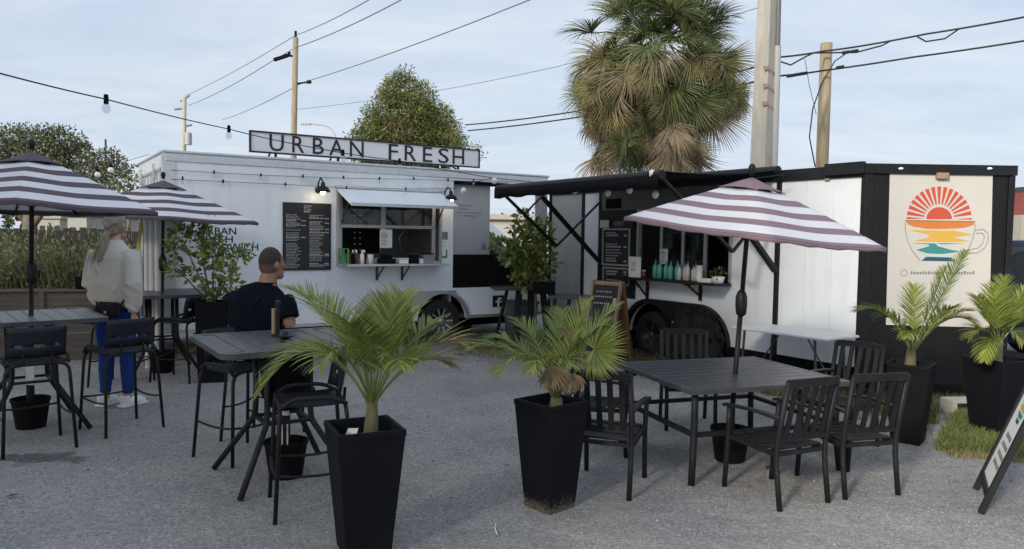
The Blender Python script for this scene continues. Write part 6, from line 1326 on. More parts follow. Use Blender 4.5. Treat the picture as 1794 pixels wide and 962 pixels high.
mb = MB(); mb.bar(AtY(306, 192, 45) - b0, AtY(322, 190, 45) - b0, .1); mb.bar(AtY(316, 178, 45) - b0, AtY(333, 167, 45) - b0, .07); mb.bar(AtY(322, 222, 45) - b0, AtY(336, 219, 45) - b0, .1); mb.build('cross_arm', 'dark_steel', t)
c_ = AtY(330, 243, 44.8) - b0; mb = MB(); mb.lathe([(0, -.35), (.2, -.35), (.2, .3), (.12, .38), (0, .38)], 14, c_); mb.build('transformer', 'panel_grey', t, smooth=False)
# square tapered concrete pole with a conduit
a, b_ = AtY(1349, -90, 13), AtY(1335, 296, 13); base = b_ - (a - b_) * (b_.z / (a - b_).z); t = thing('concrete_pole', 'thick square concrete pole behind the coffee trailer', 'pole', base); tp = a - base
mb = MB(); w0_, w1_ = .235, .165
rot = Matrix.Rotation(RD(38), 3, 'Z')
vs = [rot @ V((sx * w0_, sy * w0_, 0)) * .72 for sx, sy in ((-1, -1), (1, -1), (1, 1), (-1, 1))] + [tp + rot @ V((sx * w1_, sy * w1_, 0)) * .72 for sx, sy in ((-1, -1), (1, -1), (1, 1), (-1, 1))]
mb.add(vs, [(3, 2, 1, 0), (4, 5, 6, 7), (0, 1, 5, 4), (1, 2, 6, 5), (2, 3, 7, 6), (3, 0, 4, 7)]); mb.build('shaft', 'concrete', t, bev=.015)
c0_ = tp * .50 + V((.19, -.08, 0)); c1_ = tp * .98 + V((.15, -.06, 0)); mb = MB(); mb.tube([V((.20, -.1, 0)), c0_.lerp(c1_, .52)], .055, 10); mb.build('conduit', 'panel_grey', t); mb = MB(); mb.tube([c0_.lerp(c1_, .52), c1_], .04, 10); mb.build('conduit_cap', 'panel_dark', t)
for k in range(3):
    f = .60 + k * .045; p = tp * f + V((-.04, -.215, 0)); mb = MB(); mb.lim(p.x - .07, p.x + .07, p.y - .004, p.y + .004, p.z - .03, p.z + .03); mb.build('number_plate', 'wood_tan', t)
t, b0, top = pole('stout weathered wooden pole right of the concrete pole', 1448, 76, 1440, 292, 17, .145, .125, 'wood_pole')
def wire(lab, pts, r, mat='wire_grey', sag=0.0, cat='power line', name='power_line'):
    P_ = [AtY(*p) for p in pts]; q = [P_[0]]
    for a, b_ in zip(P_, P_[1:]):
        for k in range(1, 7): u = k / 6; p = a.lerp(b_, u); p.z -= sag * (a - b_).length * 4 * u * (1 - u); q.append(p)
    mb = MB(); mb.tube(q, r, 5); o = mb.build(name, mat, None, smooth=True); tag(o, lab, cat, 'overhead wires' if cat == 'power line' else None); return o
wire('thin wire from the distant pole past the slim pole tip to the top edge', [(325, 168, 45), (518, 62, 30), (655, -5, 20)], .014, sag=.006)
wire('thin wire meeting the small insulator arm left of the slim pole', [(330, 185, 45), (480, 105, 30), (516, 84, 30), (712, -5, 20)], .016, sag=.008)
wire('thin wire running from mid height of the slim pole to the top edge', [(390, 210, 48), (530, 145, 30), (940, -5, 18)], .015, sag=.006)
wire('faint wire low behind the rooftop sign and evergreen', [(520, 192, 40), (760, 160, 34), (980, 116, 28), (1340, 10, 22)], .012, sag=.004)
wire('upper thick cable right of the concrete pole with looped joints', [(815, 219, 24), (1005, 196, 20), (1322, 118, 15.5), (1365, 100, 15.2), (1440, 90, 16.7), (1500, 82, 16.5), (1620, 60, 16), (1810, 27, 15)], .02, 'cable', .006)
wire('lower thick cable right of the concrete pole', [(820, 229, 24), (1010, 206, 20), (1320, 144, 15.5), (1365, 133, 15.2), (1440, 124, 16.7), (1600, 100, 16), (1810, 69, 15)], .02, 'cable', .005)
wire('loop of slack cable hanging under the upper thick cable near the wooden pole', [(1367, 108, 15.1), (1385, 114, 15.2), (1410, 100, 15.4), (1425, 93, 15.5), (1500, 92, 15.6), (1545, 80, 15.6), (1560, 72, 15.6)], .016, 'cable')
wire('second loop of slack cable further right under the upper thick cable', [(1605, 63, 15.8), (1622, 73, 15.8), (1655, 68, 15.8), (1680, 51, 15.8)], .016, 'cable')
wire('curving drop cable beside the wooden pole', [(1485, 92, 16.6), (1462, 108, 16.4), (1440, 145, 16.4), (1424, 190, 16.4), (1418, 240, 16.4), (1428, 292, 16.6)], .014, 'cable')
wire('fine slack wire dangling between the two big poles', [(1410, 103, 16), (1418, 150, 16.2), (1430, 200, 16.4)], .007, 'wire_grey')
for px, py in ((1385, 133), (1396, 131), (1408, 129), (1472, 118), (1482, 92), (1497, 90)):
    p = AtY(px, py, 15.4); o = MB().tube([p - V((.07, 0, .01)), p + V((.07, 0, .015))], .035, 6).build('cable_joint', 'cable'); tag(o, 'dark splice clamp on the %s cable, %s' % ('upper' if py < 100 else 'lower', {1385: 'first right of the concrete pole', 1396: 'second right of the concrete pole', 1408: 'third right of the concrete pole', 1472: 'just right of the wooden pole', 1482: 'first above the wooden pole side', 1497: 'second above the wooden pole side'}[px]), 'clamp')
p = AtY(545, 222, 40); base = V((p.x + 1.3, 40, 0)); t = thing('street_lamp', 'tiny distant street lamp arm behind the rooftop sign', 'street lamp', base); mb = MB(); mb.tube(hoop([(0, 0, 0), (0, 0, zat(575, 222, base)), tuple(AtY(535, 216, 40) - base)], .8), .03, 8); mb.build('mast', 'panel_grey', t); mb = MB(); q_ = AtY(537, 217, 40) - base; mb.lim(q_.x - .3, q_.x + .2, q_.y - .1, q_.y + .1, q_.z - .06, q_.z + .03); mb.build('lamp_head', 'panel_grey', t)
t, b0, top = pole('thin dark far pole sticking out of the smaller oak', 185, 244, 185, 290, 40, .06, .05, 'dark_steel', name='far_pole')

# ------------------------------------------------------------------ string lights
def strings(lab, pts, bulbs, r=.006, clear=False, sag=.0, size=.03, sock=True):
    P_ = [AtY(*p) for p in pts]; base = P_[0].copy(); t = thing('string_lights', lab, 'string lights', base, 0, 'festoon lights'); q = [V((0, 0, 0))]
    for a, b_ in zip(P_, P_[1:]):
        for k in range(1, 9): u = k / 8; p = a.lerp(b_, u); p.z -= sag * (a - b_).length * 4 * u * (1 - u); q.append(p - base)
    mb = MB(); mb.tube(q, r, 5); mb.build('cable', 'cable', t)
    for px, py, Y in bulbs:
        p = AtY(px, py, Y) - base
        if sock: s = MB(); k = size / .034; s.lathe([(.010 * k, .07 * k), (.017 * k, .065 * k), (.019 * k, .0), (.014 * k, -.008 * k)], 10, p); so = s.build('socket', 'matt_black', t)
        b_ = MB(); b_.ell(p + V((0, 0, -.02 - size * .6 if sock else 0)), (size, size, size * 1.15), 12, 8); b_.build('bulb', 'bulb_clear' if clear else 'bulb', t, smooth=True)
    return t
strings('long festoon cable sagging from the upper left across the sign to the porch corner', [(-40, 118, 4.5), (186, 174, 6.0), (400, 226, 8.2), (470, 243, 8.8), (600, 268, 9.4), (700, 282, 10.0), (863, 312, 10.6)], [(186, 181, 6.0), (401, 231, 8.2), (601, 272, 9.4), (700, 287, 10.0)], .0055, True, .004, .034)
def on1p(px, py, y=-.03): p = onplane(px, py, O1 - N1 * y, N1); return (px, py, p.y)
strings('upper festoon string along the top of the white trailer wall', [on1p(300, 298), on1p(460, 307), on1p(600, 312), on1p(725, 314), on1p(890, 320)], [on1p(*p) for p in ((375, 304), (457, 309), (531, 311), (602, 313), (665, 315), (725, 315), (785, 317), (830, 318))], .0032, True, .001, .020)
strings('lower festoon string dipping across the white trailer wall above the serving hatch', [on1p(300, 314), on1p(391, 318), on1p(500, 323), on1p(607, 329), on1p(700, 331), on1p(800, 330)], [on1p(*p) for p in ((320, 315), (391, 320), (500, 325), (607, 331), (711, 333))], .0032, True, .002, .020)
strings('festoon string of white globe bulbs under the black awning', [(812, 322, 11.0), (866, 312, 10.4), (972, 322, 9.6), (1007, 328, 9.5), (1065, 330, 9.3), (1103, 326, 9.0), (1148, 333, 8.6), (1375, 306, 8.3)], [(812, 334, 11.0), (866, 317, 10.3), (972, 331, 9.6), (1007, 334, 9.5), (1065, 338, 9.3), (1103, 333, 9.0), (1148, 341, 8.6)], .005, False, .003, .04, False)
for px, py, lab in ((1143, 305, 'white globe bulb sitting on top of the awning tube'),):
    p = AtY(px, py, 7.75); t = thing('globe_bulb', lab, 'bulb', p); mb = MB(); mb.ell((0, 0, 0), (.042, .042, .045), 14, 10); mb.build('globe', 'bulb', t, smooth=True); mb = MB(); mb.lathe([(.02, -.05), (.022, -.03), (.02, -.02)], 10, mat=Matrix.Rotation(RD(90), 3, 'Y')); mb.tube([(.03, 0, 0), (.085, 0, -.005)], .025, 10); mb.build('socket', 'matt_black', t)
for px, py, lab in ((171, 306, 'left of two white globe bulbs before the oaks'), (194, 298, 'right of two white globe bulbs before the oaks')):
    p = AtY(px, py, 9.5); t = thing('globe_bulb', lab, 'bulb', p, 0, 'white globe bulbs'); mb = MB(); mb.ell((0, 0, 0), (.036, .036, .036), 12, 8); mb.build('globe', 'bulb', t, smooth=True); mb = MB(); mb.lathe([(.014, .03), (.016, .07), (0, .075)], 10); mb.build('socket', 'matt_black', t)
strings('thin cord carrying the two globe bulbs before the oaks', [(100, 318, 9.5), (171, 299, 9.5), (194, 291, 9.5), (262, 270, 9.5)], [], .003, False, .002)

# ------------------------------------------------------------------ tarpaulin bundle by the trailer wheel, block, far things
pq = w2(on2(1222, 570, -.3)[0], -.34, 0)
t = thing('tarpaulin_bundle', 'rumpled black plastic bundle heaped against the trailer fender', 'tarpaulin', pq, A2); g = random.Random(21); mb = MB(); vs = []; hz_ = zat(1210, 540, pq)
for i in range(11):
    th = PI / 2 * i / 10
    for j in range(22):
        a = 2 * PI * j / 22; k = 1 + .12 * math.sin(5 * a + i) + .14 * g.uniform(-1, 1); vs.append(V((.40 * max(.03, math.cos(th) ** .45) * math.cos(a) * k, .24 * max(.03, math.cos(th) ** .45) * math.sin(a) * k, hz_ * math.sin(th) * (1 + .05 * g.uniform(-1, 1)))))
mb.add(vs, [(i * 22 + j, i * 22 + (j + 1) % 22, (i + 1) * 22 + (j + 1) % 22, (i + 1) * 22 + j) for i in range(10) for j in range(22)]); mb.build('plastic_sheet', 'leather_black', t)
p = G(1690, 722); t = thing('concrete_block', 'pale concrete block with a dark hollow under the trailer nose', 'block', p, RD(8)); zb_ = zat(1690, 698, p)
mb = MB(); mb.lim(-.2, .2, -.09, .09, zb_ - .03, zb_); mb.lim(-.2, .2, -.09, .09, 0, .03); mb.lim(-.2, -.15, -.09, .09, .03, zb_ - .03); mb.lim(.15, .2, -.09, .09, .03, zb_ - .03); mb.lim(-.15, .15, .06, .09, .03, zb_ - .03); mb.build('block_body', 'concrete', t, bev=.004)
def car(name, lab, loc, rz, mat, scale=1.0):
    t = thing(name, lab, 'car', loc, rz); prof = [(-2.2, .35), (-2.25, .75), (-2.1, 1.0), (-1.55, 1.08), (-1.9, 1.08)]
    side = [(-2.25, .38), (-2.28, .80), (-2.12, 1.02), (-1.65, 1.10), (-1.25, 1.62), (-.9, 1.70), (.45, 1.68), (.75, 1.60), (1.30, 1.10), (2.05, .98), (2.22, .80), (2.22, .38)]
    hw = .90; n_ = len(side); mb = MB(); taper = lambda z: hw * (1 - max(0, z - 1.05) * .28)
    vs = []
    for s in (-1, 1): vs += [V((x, s * taper(z), z)) for x, z in side]
    mb.add(vs, [tuple(range(n_ - 1, -1, -1)), tuple(range(n_, 2 * n_))] + [(i, (i + 1) % n_, n_ + (i + 1) % n_, n_ + i) for i in range(n_)]); mb.build('body', mat, t, bev=.05)
    for s in (-1, 1):
        for poly in ([(-1.42, 1.14), (-1.12, 1.56), (-.45, 1.60), (-.45, 1.14)], [(-.37, 1.14), (-.37, 1.60), (.42, 1.58), (.66, 1.50), (1.02, 1.14)]):
            m2 = MB(); m2.prism(poly, .012, lambda u, v, o: V((u, s * (taper(v) + .003 + o), v))); m2.build('window', 'dark_glass', t)
        for x in (-1.4, 1.35): wheel_o = MB(); wheel_o.lathe([(0, -.11), (.30, -.11), (.34, -.07), (.34, .07), (.30, .11), (0, .11)], 24, (x, s * (hw - .05), .34), Matrix.Rotation(RD(90), 3, 'X')); wo = wheel_o.build('wheel', 'rubber', t); m3 = MB(); m3.lathe([(0, -.03), (.2, -.02), (.21, 0), (.2, .02), (0, .03)], 20, (x, s * (hw + .06), .34), Matrix.Rotation(RD(90), 3, 'X')); m3.build('rim', 'aluminium', wo)
        m4 = MB(); m4.lim(2.10, 2.25, s * .5, s * .85, .72, .86); m4.build('headlight', 'pvc_white', t, bev=.02); m5 = MB(); m5.lim(.95, 1.1, s * (hw + .0), s * (hw + .16), 1.05, 1.16); m5.build('mirror', mat, t, bev=.02)
    m6 = MB(); m6.prism([(-.74, .0), (.74, 0), (.62, .62), (-.62, .62)], .012, lambda u, v, o: V((1.345 - v * .80 + .0 + o, u, 1.12 + v * .73 + o))); m6.build('windscreen', 'glass' if False else 'dark_glass', t)
    return t
cc = car('suv', 'dark grey car parked beyond the trailer porch', V((-1.6, 17.5, 0)), RD(-8), 'grey_car'); cc.scale = (1.2, 1.2, 1.2)
car('hatchback', 'dark blue car parked at the right edge behind the trailer nose', V((7.15, 9.9, 0)), RD(100), 'blue_car')
p = AtY(900, 380, 45); t = thing('storage_building', 'long low building with tan roof beyond the porch', 'building', V((p.x, 45, 0))); zt_ = zat(900, 376, V((0, 45, 0)))
mb = MB(); mb.lim(-9, 7, 0, 8, 0, zt_ - .3); mb.build('wall', 'wall_far', t); mb = MB(); mb.lim(-9.3, 7.3, -.3, 8.3, zt_ - .3, zt_); mb.build('roof', 'roof_tan', t)
for k in range(5): mb = MB(); mb.lim(-7.5 + k * 3, -5.6 + k * 3, -.04, -.005, 0, zt_ - .6); mb.build('door', 'panel_grey', t)
p = AtY(1805, 420, 30); t = thing('far_house', 'sliver of a tan and red building at the right edge', 'building', V((p.x, 30, 0))); zt_ = zat(1788, 372, V((0, 30, 0)))
mb = MB(); mb.lim(-.38, -.12, 0, 3, 0, zt_ - .1); mb.build('wall', 'roof_tan', t); mb = MB(); mb.lim(-.11, 5, -.3, 4, 0, zat(1790, 335, V((0, 30, 0)))); mb.build('tower', 'far_red', t); mb = MB(); mb.lim(-.12, 5.1, -.35, 4.1, zat(1790, 335, V((0, 30, 0))), zat(1790, 335, V((0, 30, 0))) + .2); mb.build('roof', 'dark_steel', t)
for (px0, px1, py0, py1, Y, lab, mt) in ((118, 152, 368, 405, 20, 'pale concrete shed seen under the far left umbrella', 'wall_far'), (40, 105, 376, 398, 32, 'small grey house far behind the wooden bed', 'wall_far')):
    a, b_ = AtY(px0, py0, Y), AtY(px1, py1, Y); t = thing('far_shed' if Y < 30 else 'far_house', lab, 'building', V((a.x, Y, 0))); wd_ = b_.x - a.x
    mb = MB(); mb.lim(0, wd_, 0, 3, 0, a.z - .15); mb.build('wall', mt, t); mb = MB(); mb.lim(-.1, wd_ + .1, -.1, 3.1, a.z - .15, a.z); mb.build('roof', 'wall_far', t)
    for k in range(2 if Y < 30 else 5): x = wd_ * (k + .3) / (2 if Y < 30 else 5); mb = MB(); mb.lim(x, x + wd_ * .06 + .1, -.03, -.003, a.z - 1.0, a.z - .45); mb.build('window', 'dark_glass', t)
# far tree line
g = random.Random(77); cl = []
for k in range(95):
    x = -95 + k * 2.6 + g.uniform(-1, 1); y = 68 + g.uniform(-4, 10); h = g.uniform(2.2, 4.2) if -30 < x < 30 else g.uniform(3, 5.0); cl.append((V((x, y, h * .5)), V((g.uniform(1.8, 3), 1.6, h * .55))))
c_, d_ = clump_points(cl, 60, 5, .7); v_, f_ = leaf_cloud(c_, d_, .55, .35, 6, jit=.8); tag(link('far_treeline', npmesh('far_treeline', v_, f_, 'far_green')), kind='stuff')

# ------------------------------------------------------------------ grass and loose stones
def patch(name, px_pts, n, h, w, mat, seed, hole=None):
    P_ = [G(x, y) for x, y in px_pts]; xs = [p.x for p in P_]; ys = [p.y for p in P_]; g = np.random.default_rng(seed); out_ = []
    def inside(x, y):
        c = False; j = len(P_) - 1
        for i in range(len(P_)):
            if (P_[i].y > y) != (P_[j].y > y) and x < (P_[j].x - P_[i].x) * (y - P_[i].y) / (P_[j].y - P_[i].y) + P_[i].x: c = not c
            j = i
        return c
    while len(out_) < n:
        x, y = g.uniform(min(xs), max(xs)), g.uniform(min(ys), max(ys))
        if inside(x, y) or g.random() < .04: out_.append((x, y, 0))
    return blades(name, np.array(out_), h, w, mat, seed + 1, .6, segs=2)
patch('grass', [(1640, 790), (1660, 740), (1690, 705), (1830, 690), (1900, 780), (1794, 805), (1740, 800)], 22000, .075, .007, 'grass', 3)
patch('grass', [(1330, 690), (1420, 665), (1560, 670), (1640, 700), (1640, 745), (1500, 720)], 15000, .08, .008, 'grass', 13)
patch('grass', [(1640, 775), (1790, 790), (1794, 812), (1660, 800)], 2200, .05, .006, 'dry_grass', 17)
patch('grass', [(780, 620), (850, 598), (1000, 588), (1110, 590), (1200, 622), (1110, 640), (960, 640)], 5200, .11, .009, 'dry_grass', 23)
patch('grass', [(800, 612), (860, 592), (1000, 580), (1100, 596), (1000, 622)], 4200, .12, .009, 'grass', 27)
patch('grass', [(200, 640), (340, 610), (700, 596), (830, 596), (700, 606), (330, 630)], 3000, .07, .008, 'dry_grass', 31)
patch('weeds', [(1100, 640), (1180, 600), (1400, 640), (1540, 690), (1500, 705), (1300, 660)], 3000, .09, .008, 'grass', 37)
g = np.random.default_rng(2); n = 20000; yy = 2.2 + 5.3 * g.random(n) ** 1.3; xx = (g.random(n) * 2 - 1) * (yy * .74 + .3); s = g.uniform(.0025, .006, n) * np.where(g.random(n) < .02, 2.2, 1)
oc = np.array([[1, 0, 0], [0, 1, 0], [-1, 0, 0], [0, -1, 0], [0, 0, .8], [0, 0, -.8]]); a = g.uniform(0, 2 * PI, n); ca, sa_ = np.cos(a), np.sin(a)
loc = oc[None] * (s[:, None, None]) * g.uniform(.6, 1.4, (n, 6, 3)); X_ = loc[..., 0] * ca[:, None] - loc[..., 1] * sa_[:, None]; Y_ = loc[..., 0] * sa_[:, None] + loc[..., 1] * ca[:, None]
v_ = np.stack([X_ + xx[:, None], Y_ + yy[:, None], loc[..., 2] + (s * .35)[:, None]], 2).reshape(-1, 3); fo = np.array([[0, 1, 4], [1, 2, 4], [2, 3, 4], [3, 0, 4], [1, 0, 5], [2, 1, 5], [3, 2, 5], [0, 3, 5]]); f_ = (np.arange(n)[:, None, None] * 6 + fo[None]).reshape(-1, 3)
pm('stone', (0.31, 0.308, 0.307), 0.9, var=.1, island=.4)
tag(link('gravel', npmesh('gravel', v_, f_, 'stone')), kind='stuff')
g = random.Random(3)
for k, (px, py, lab) in enumerate(((22, 872, 'small dark leaf lying on the gravel at the lower left'), (870, 930, 'thin pale straw lying on the gravel before the corner-on planter'), (1345, 822, 'dark leaf on the gravel under the dining table'))):
    p = G(px, py); t = thing('fallen_leaf' if k != 1 else 'straw', lab, 'leaf' if k != 1 else 'straw', p + V((0, 0, .012)), g.uniform(0, 3)); mb = MB()
    if k == 1: mb.tube([(-.08, 0, 0), (.0, .01, .004), (.08, 0, 0)], .003, 5); mb.build('stalk', 'paper', t)
    else: mb.add([V(q_) for q_ in ((-.04, 0, 0), (0, .018, .008), (.045, 0, .004), (0, -.018, .01))], [(0, 1, 2, 3)]); mb.build('blade', 'wood_dark', t)

# ------------------------------------------------------------------ people
def limb(mb, pts, rs, n=14): mb.tube(pts, rs, n)
def loft(mb, secs, n=20):
    """sections: (centre, half width x, half depth y)"""
    vs = []
    for c, a, b_ in secs:
        for j in range(n): t_ = 2 * PI * j / n; vs.append(V(c) + V((a * math.copysign(abs(math.cos(t_)) ** .85, math.cos(t_)), b_ * math.copysign(abs(math.sin(t_)) ** .85, math.sin(t_)), 0)))
    k = len(secs); mb.add(vs, [(i * n + j, i * n + (j + 1) % n, (i + 1) * n + (j + 1) % n, (i + 1) * n + j) for i in range(k - 1) for j in range(n)] + [tuple(range(n - 1, -1, -1)), tuple(range((k - 1) * n, k * n))])
def soft(mb, name, mat, parent, vox=.009, it=6, fac=.5):
    o = mb.build(name, mat, parent, smooth=True); r = o.modifiers.new('remesh', 'REMESH'); r.mode = 'VOXEL'; r.voxel_size = vox; r.use_smooth_shade = True
    s = o.modifiers.new('smooth', 'SMOOTH'); s.factor = fac; s.iterations = it
    dg = bpy.context.evaluated_depsgraph_get(); me = bpy.data.meshes.new_from_object(o.evaluated_get(dg)); o.modifiers.clear(); o.data = me; me.polygons.foreach_set('use_smooth', [True] * len(me.polygons)); return o
def hand(mb, wr, d, side, size=.17, curl=.5, palm_n=None):
    """palm and five bent fingers from the wrist wr, fingers along d, thumb towards side."""
    d = V(d).normalized(); side = V(side); side = (side - d * side.dot(d)).normalized(); n_ = palm_n or d.cross(side)
    pl = size * .5; loftp = [wr, wr + d * pl * .5, wr + d * pl]
    for u in (-.3, -.1, .1, .3): mb.tube([wr + side * u * .05, wr + d * pl + side * u * .11 * size / .17], [.014, .0135], 7)
    for k, u in enumerate((.3, .1, -.1, -.3)):
        l_ = size * (.40, .46, .43, .34)[k]; p = wr + d * pl + side * u * .11 * size / .17; dd = d.copy(); pts = [p]
        for j in range(3): dd = (dd + n_ * curl * (.35 + .1 * k)).normalized(); p = p + dd * l_ * (.42, .32, .26)[j]; pts.append(p)
        mb.tube(pts, [.0088, .0085, .008, .0065], 7)
    p = wr + d * pl * .25 + side * .02; mb.tube([p, p + (d * .6 + side * .8).normalized() * size * .2, p + (d * .9 + side * .6 + n_ * .3).normalized() * size * .38], [.0115, .010, .008], 7)
# woman, seen from behind, facing the white trailer
wb = G(203, 712)
HW_ = zat(205, 374, wb); k_ = HW_ / 1.70
WO = thing('person', 'woman in grey sweatshirt and blue leggings with a long ponytail, standing', 'person', V((wb.x, wb.y, 0)), RD(-14))
WO.scale = (k_, k_, k_)
mb = MB()
hipL, hipR = V((-.085, 0, .86)), V((.085, 0, .86)); footL, footR = V((-.10, -.01, .07)), V((.10, .03, .07))
for s, h_, f_ in ((-1, hipL, footL), (1, hipR, footR)):
    kn = h_.lerp(f_, .5) + V((s * .01, .02, .0)); limb(mb, [h_, h_.lerp(kn, .35), kn, kn.lerp(f_, .35), f_.lerp(kn, .08), f_ - V((0, 0, .03))], [.088, .082, .056, .055, .036, .036]); limb(mb, [f_ - V((0, .03, .03)), f_ + V((s * .015, .12, -.04))], [.036, .028])
loft(mb, [((0, 0, .82), .155, .11), ((0, .0, .92), .165, .115), ((0, 0, 1.06), .13, .095), ((0, 0, 1.22), .155, .11), ((0, -.005, 1.36), .165, .10), ((0, 0, 1.42), .10, .075), ((0, .005, 1.455), .055, .055)])
limb(mb, [(0, 0, 1.42), (0, .015, 1.50), (0, .03, 1.56)], [.055, .048, .05])
hc = V((0, .03, 1.605)); mb.ell(hc, (.074, .094, .105), 16, 12)
for s in (-1, 1): mb.ell(hc + V((s * .078, .0, -.01)), (.012, .02, .03), 8, 6); mb.ell(hc + V((s * .03, .088, .012)), (.014, .01, .009), 8, 6)
mb.ell(hc + V((0, .10, -.018)), (.014, .022, .025), 8, 6); mb.ell(hc + V((0, .09, -.055)), (.026, .012, .010), 8, 6); mb.ell(hc + V((0, .07, -.09)), (.03, .03, .025), 8, 6)
shL, shR = V((-.165, 0, 1.37)), V((.165, 0, 1.37)); elR, wrR = V((.262, -.075, 1.10)), V((.238, -.05, .85)); elL, wrL = V((-.245, -.01, 1.09)), V((-.12, .16, .97))
for a, b_, c in ((shL, elL, wrL), (shR, elR, wrR)): limb(mb, [a, a.lerp(b_, .5), b_, b_.lerp(c, .5), c], [.052, .045, .040, .036, .027])
hand(mb, wrR, (-.05, .05, -1), (-.3, .95, 0), .165, .35); hand(mb, wrL, (.9, .4, .1), (0, -.2, 1), .165, .5)
body = soft(mb, 'body', 'skin_woman', WO, .0075, 3)
mb = MB()                                                            # sweatshirt: roomy, dropped hem and full sleeves
loft(mb, [((0, 0, .895), .165, .125), ((0, 0, .91), .185, .145), ((0, 0, .955), .205, .165), ((0, -.01, 1.08), .205, .165), ((0, -.01, 1.22), .205, .15), ((0, -.01, 1.32), .195, .13), ((0, -.005, 1.39), .145, .105), ((0, -.005, 1.435), .095, .085), ((0, .0, 1.47), .07, .068)], 26)
for a, b_, c in ((shL, elL, wrL), (shR, elR, wrR)):
    limb(mb, [a + V((0, 0, -.01)), a.lerp(b_, .35), a.lerp(b_, .7), b_, b_.lerp(c, .35), b_.lerp(c, .72), b_.lerp(c, .86), c], [.080, .082, .076, .076, .074, .07, .052, .042])
g = random.Random(8)
for k in range(44):                                                  # folds
    a = g.uniform(0, 2 * PI); z = g.uniform(.93, 1.3); p = V((.212 * math.cos(a), .152 * math.sin(a) - .01, z)); q_ = p + V((g.uniform(-.05, .05), 0, g.uniform(.06, .15))); mb.tube([p, p.lerp(q_, .5) + V((0, -.003, 0)), q_], [.008, .019, .006], 6)
for k in range(18):
    u = g.random(); c_ = elR.lerp(wrR, u * .9); a = g.uniform(0, 2 * PI); mb.tube([c_ + V((.078 * math.cos(a), .078 * math.sin(a), .02)), c_ + V((.078 * math.cos(a + .9), .078 * math.sin(a + .9), -.03))], [.014, .007], 6)
soft(mb, 'sweatshirt', 'sweater', WO, .010, 5)
mb = MB(); loft(mb, [((0, 0, .80), .160, .115), ((0, -.004, .88), .172, .128), ((0, 0, .97), .165, .118)])
for s, h_, f_ in ((-1, hipL, footL), (1, hipR, footR)):
    kn = h_.lerp(f_, .5) + V((s * .01, .02, .0)); limb(mb, [h_, h_.lerp(kn, .35), kn, kn.lerp(f_, .35), f_.lerp(kn, .12) + V((0, 0, .02))], [.102, .095, .067, .064, .044])
    mb.ell(f_.lerp(kn, .12) + V((0, 0, .02)), (.05, .05, .03), 12, 8)
for s in (-1, 1): mb.ell((s * .075, -.055, .87), (.085, .075, .085), 12, 8)
soft(mb, 'leggings', 'leggings', WO, .009, 4)
for s, f_ in ((-1, footL), (1, footR)):
    mb = MB(); d = V((s * .10 + (.12 if s > 0 else -.02), .99, 0)).normalized(); c0 = V((f_.x, f_.y - .035, 0)); mb.tube([c0 + V((0, 0, .04)) - d * .02, c0 + V((0, 0, .045)) + d * .06, c0 + V((0, 0, .04)) + d * .14, c0 + V((0, 0, .035)) + d * .19], [.040, .046, .044, .03], 12); mb.tube([c0 + V((0, 0, .045)), c0 + V((0, 0, .10))], [.043, .044], 12); mb.bar(c0 - d * .05 + V((0, 0, .014)), c0 + d * .21 + V((0, 0, .014)), .085, .026); soft(mb, 'shoe', 'shoe_white', WO, .006, 3)
mb = MB(); mb.ell(hc + V((0, -.014, .010)), (.086, .10, .112), 18, 12); mb.ell(hc + V((0, -.05, -.05)), (.066, .055, .06), 14, 10); mb.ell(hc + V((0, -.098, -.02)), (.036, .034, .036), 12, 8)
tail = [hc + V((.0, -.09, -.05)), hc + V((-.008, -.125, -.11)), hc + V((-.018, -.15, -.20)), hc + V((-.03, -.168, -.30)), hc + V((-.034, -.17, -.38))]
mb.tube(tail, [.022, .030, .027, .019, .007], 10)
for k in range(16):
    a = g.uniform(-1.2, 1.2); mb.tube([hc + V((.085 * math.sin(a), .02, .085 * math.cos(a))), hc + V((.075 * math.sin(a), -.085, .03 * math.cos(a))), hc + V((.01 * a, -.115, -.02))], [.007, .012, .008], 6)
for k in range(8): o_ = V((g.uniform(-.02, .02), g.uniform(-.02, .01), 0)); mb.tube([p + o_ * (1 + i * .6) for i, p in enumerate(tail)], [.008, .009, .009, .007, .003], 6)
soft(mb, 'hair', 'hair_blond', WO, .0065, 2)
def w2p(T_, v): return T_.matrix_world @ V(v)
bpy.context.view_layer.update()
BG = thing('shoulder_bag', 'black crossbody bag hanging at the woman\'s hip', 'bag', w2p(WO, (.085, -.165, .80)), RD(-14))
mb = MB(); mb.lim(-.125, .125, -.035, .035, .01, .15); mb.build('bag_body', 'leather_black', BG, bev=.033); mb = MB(); mb.lim(-.10, .10, -.041, -.0355, .06, .135); mb.build('flap', 'leather_black', BG, bev=.004); mb = MB(); mb.lim(-.012, .012, -.047, -.042, .05, .072); mb.build('clasp', 'aluminium', BG); mb = MB(); mb.tube([(-.125, 0, .12), (-.165, .03, .19), (-.20, .06, .21)], .008, 6); mb.build('strap', 'leather_black', BG); mb = MB(); mb.tube([(.125, 0, .12), (.13, .07, .20)], .008, 6); mb.build('strap', 'leather_black', BG)

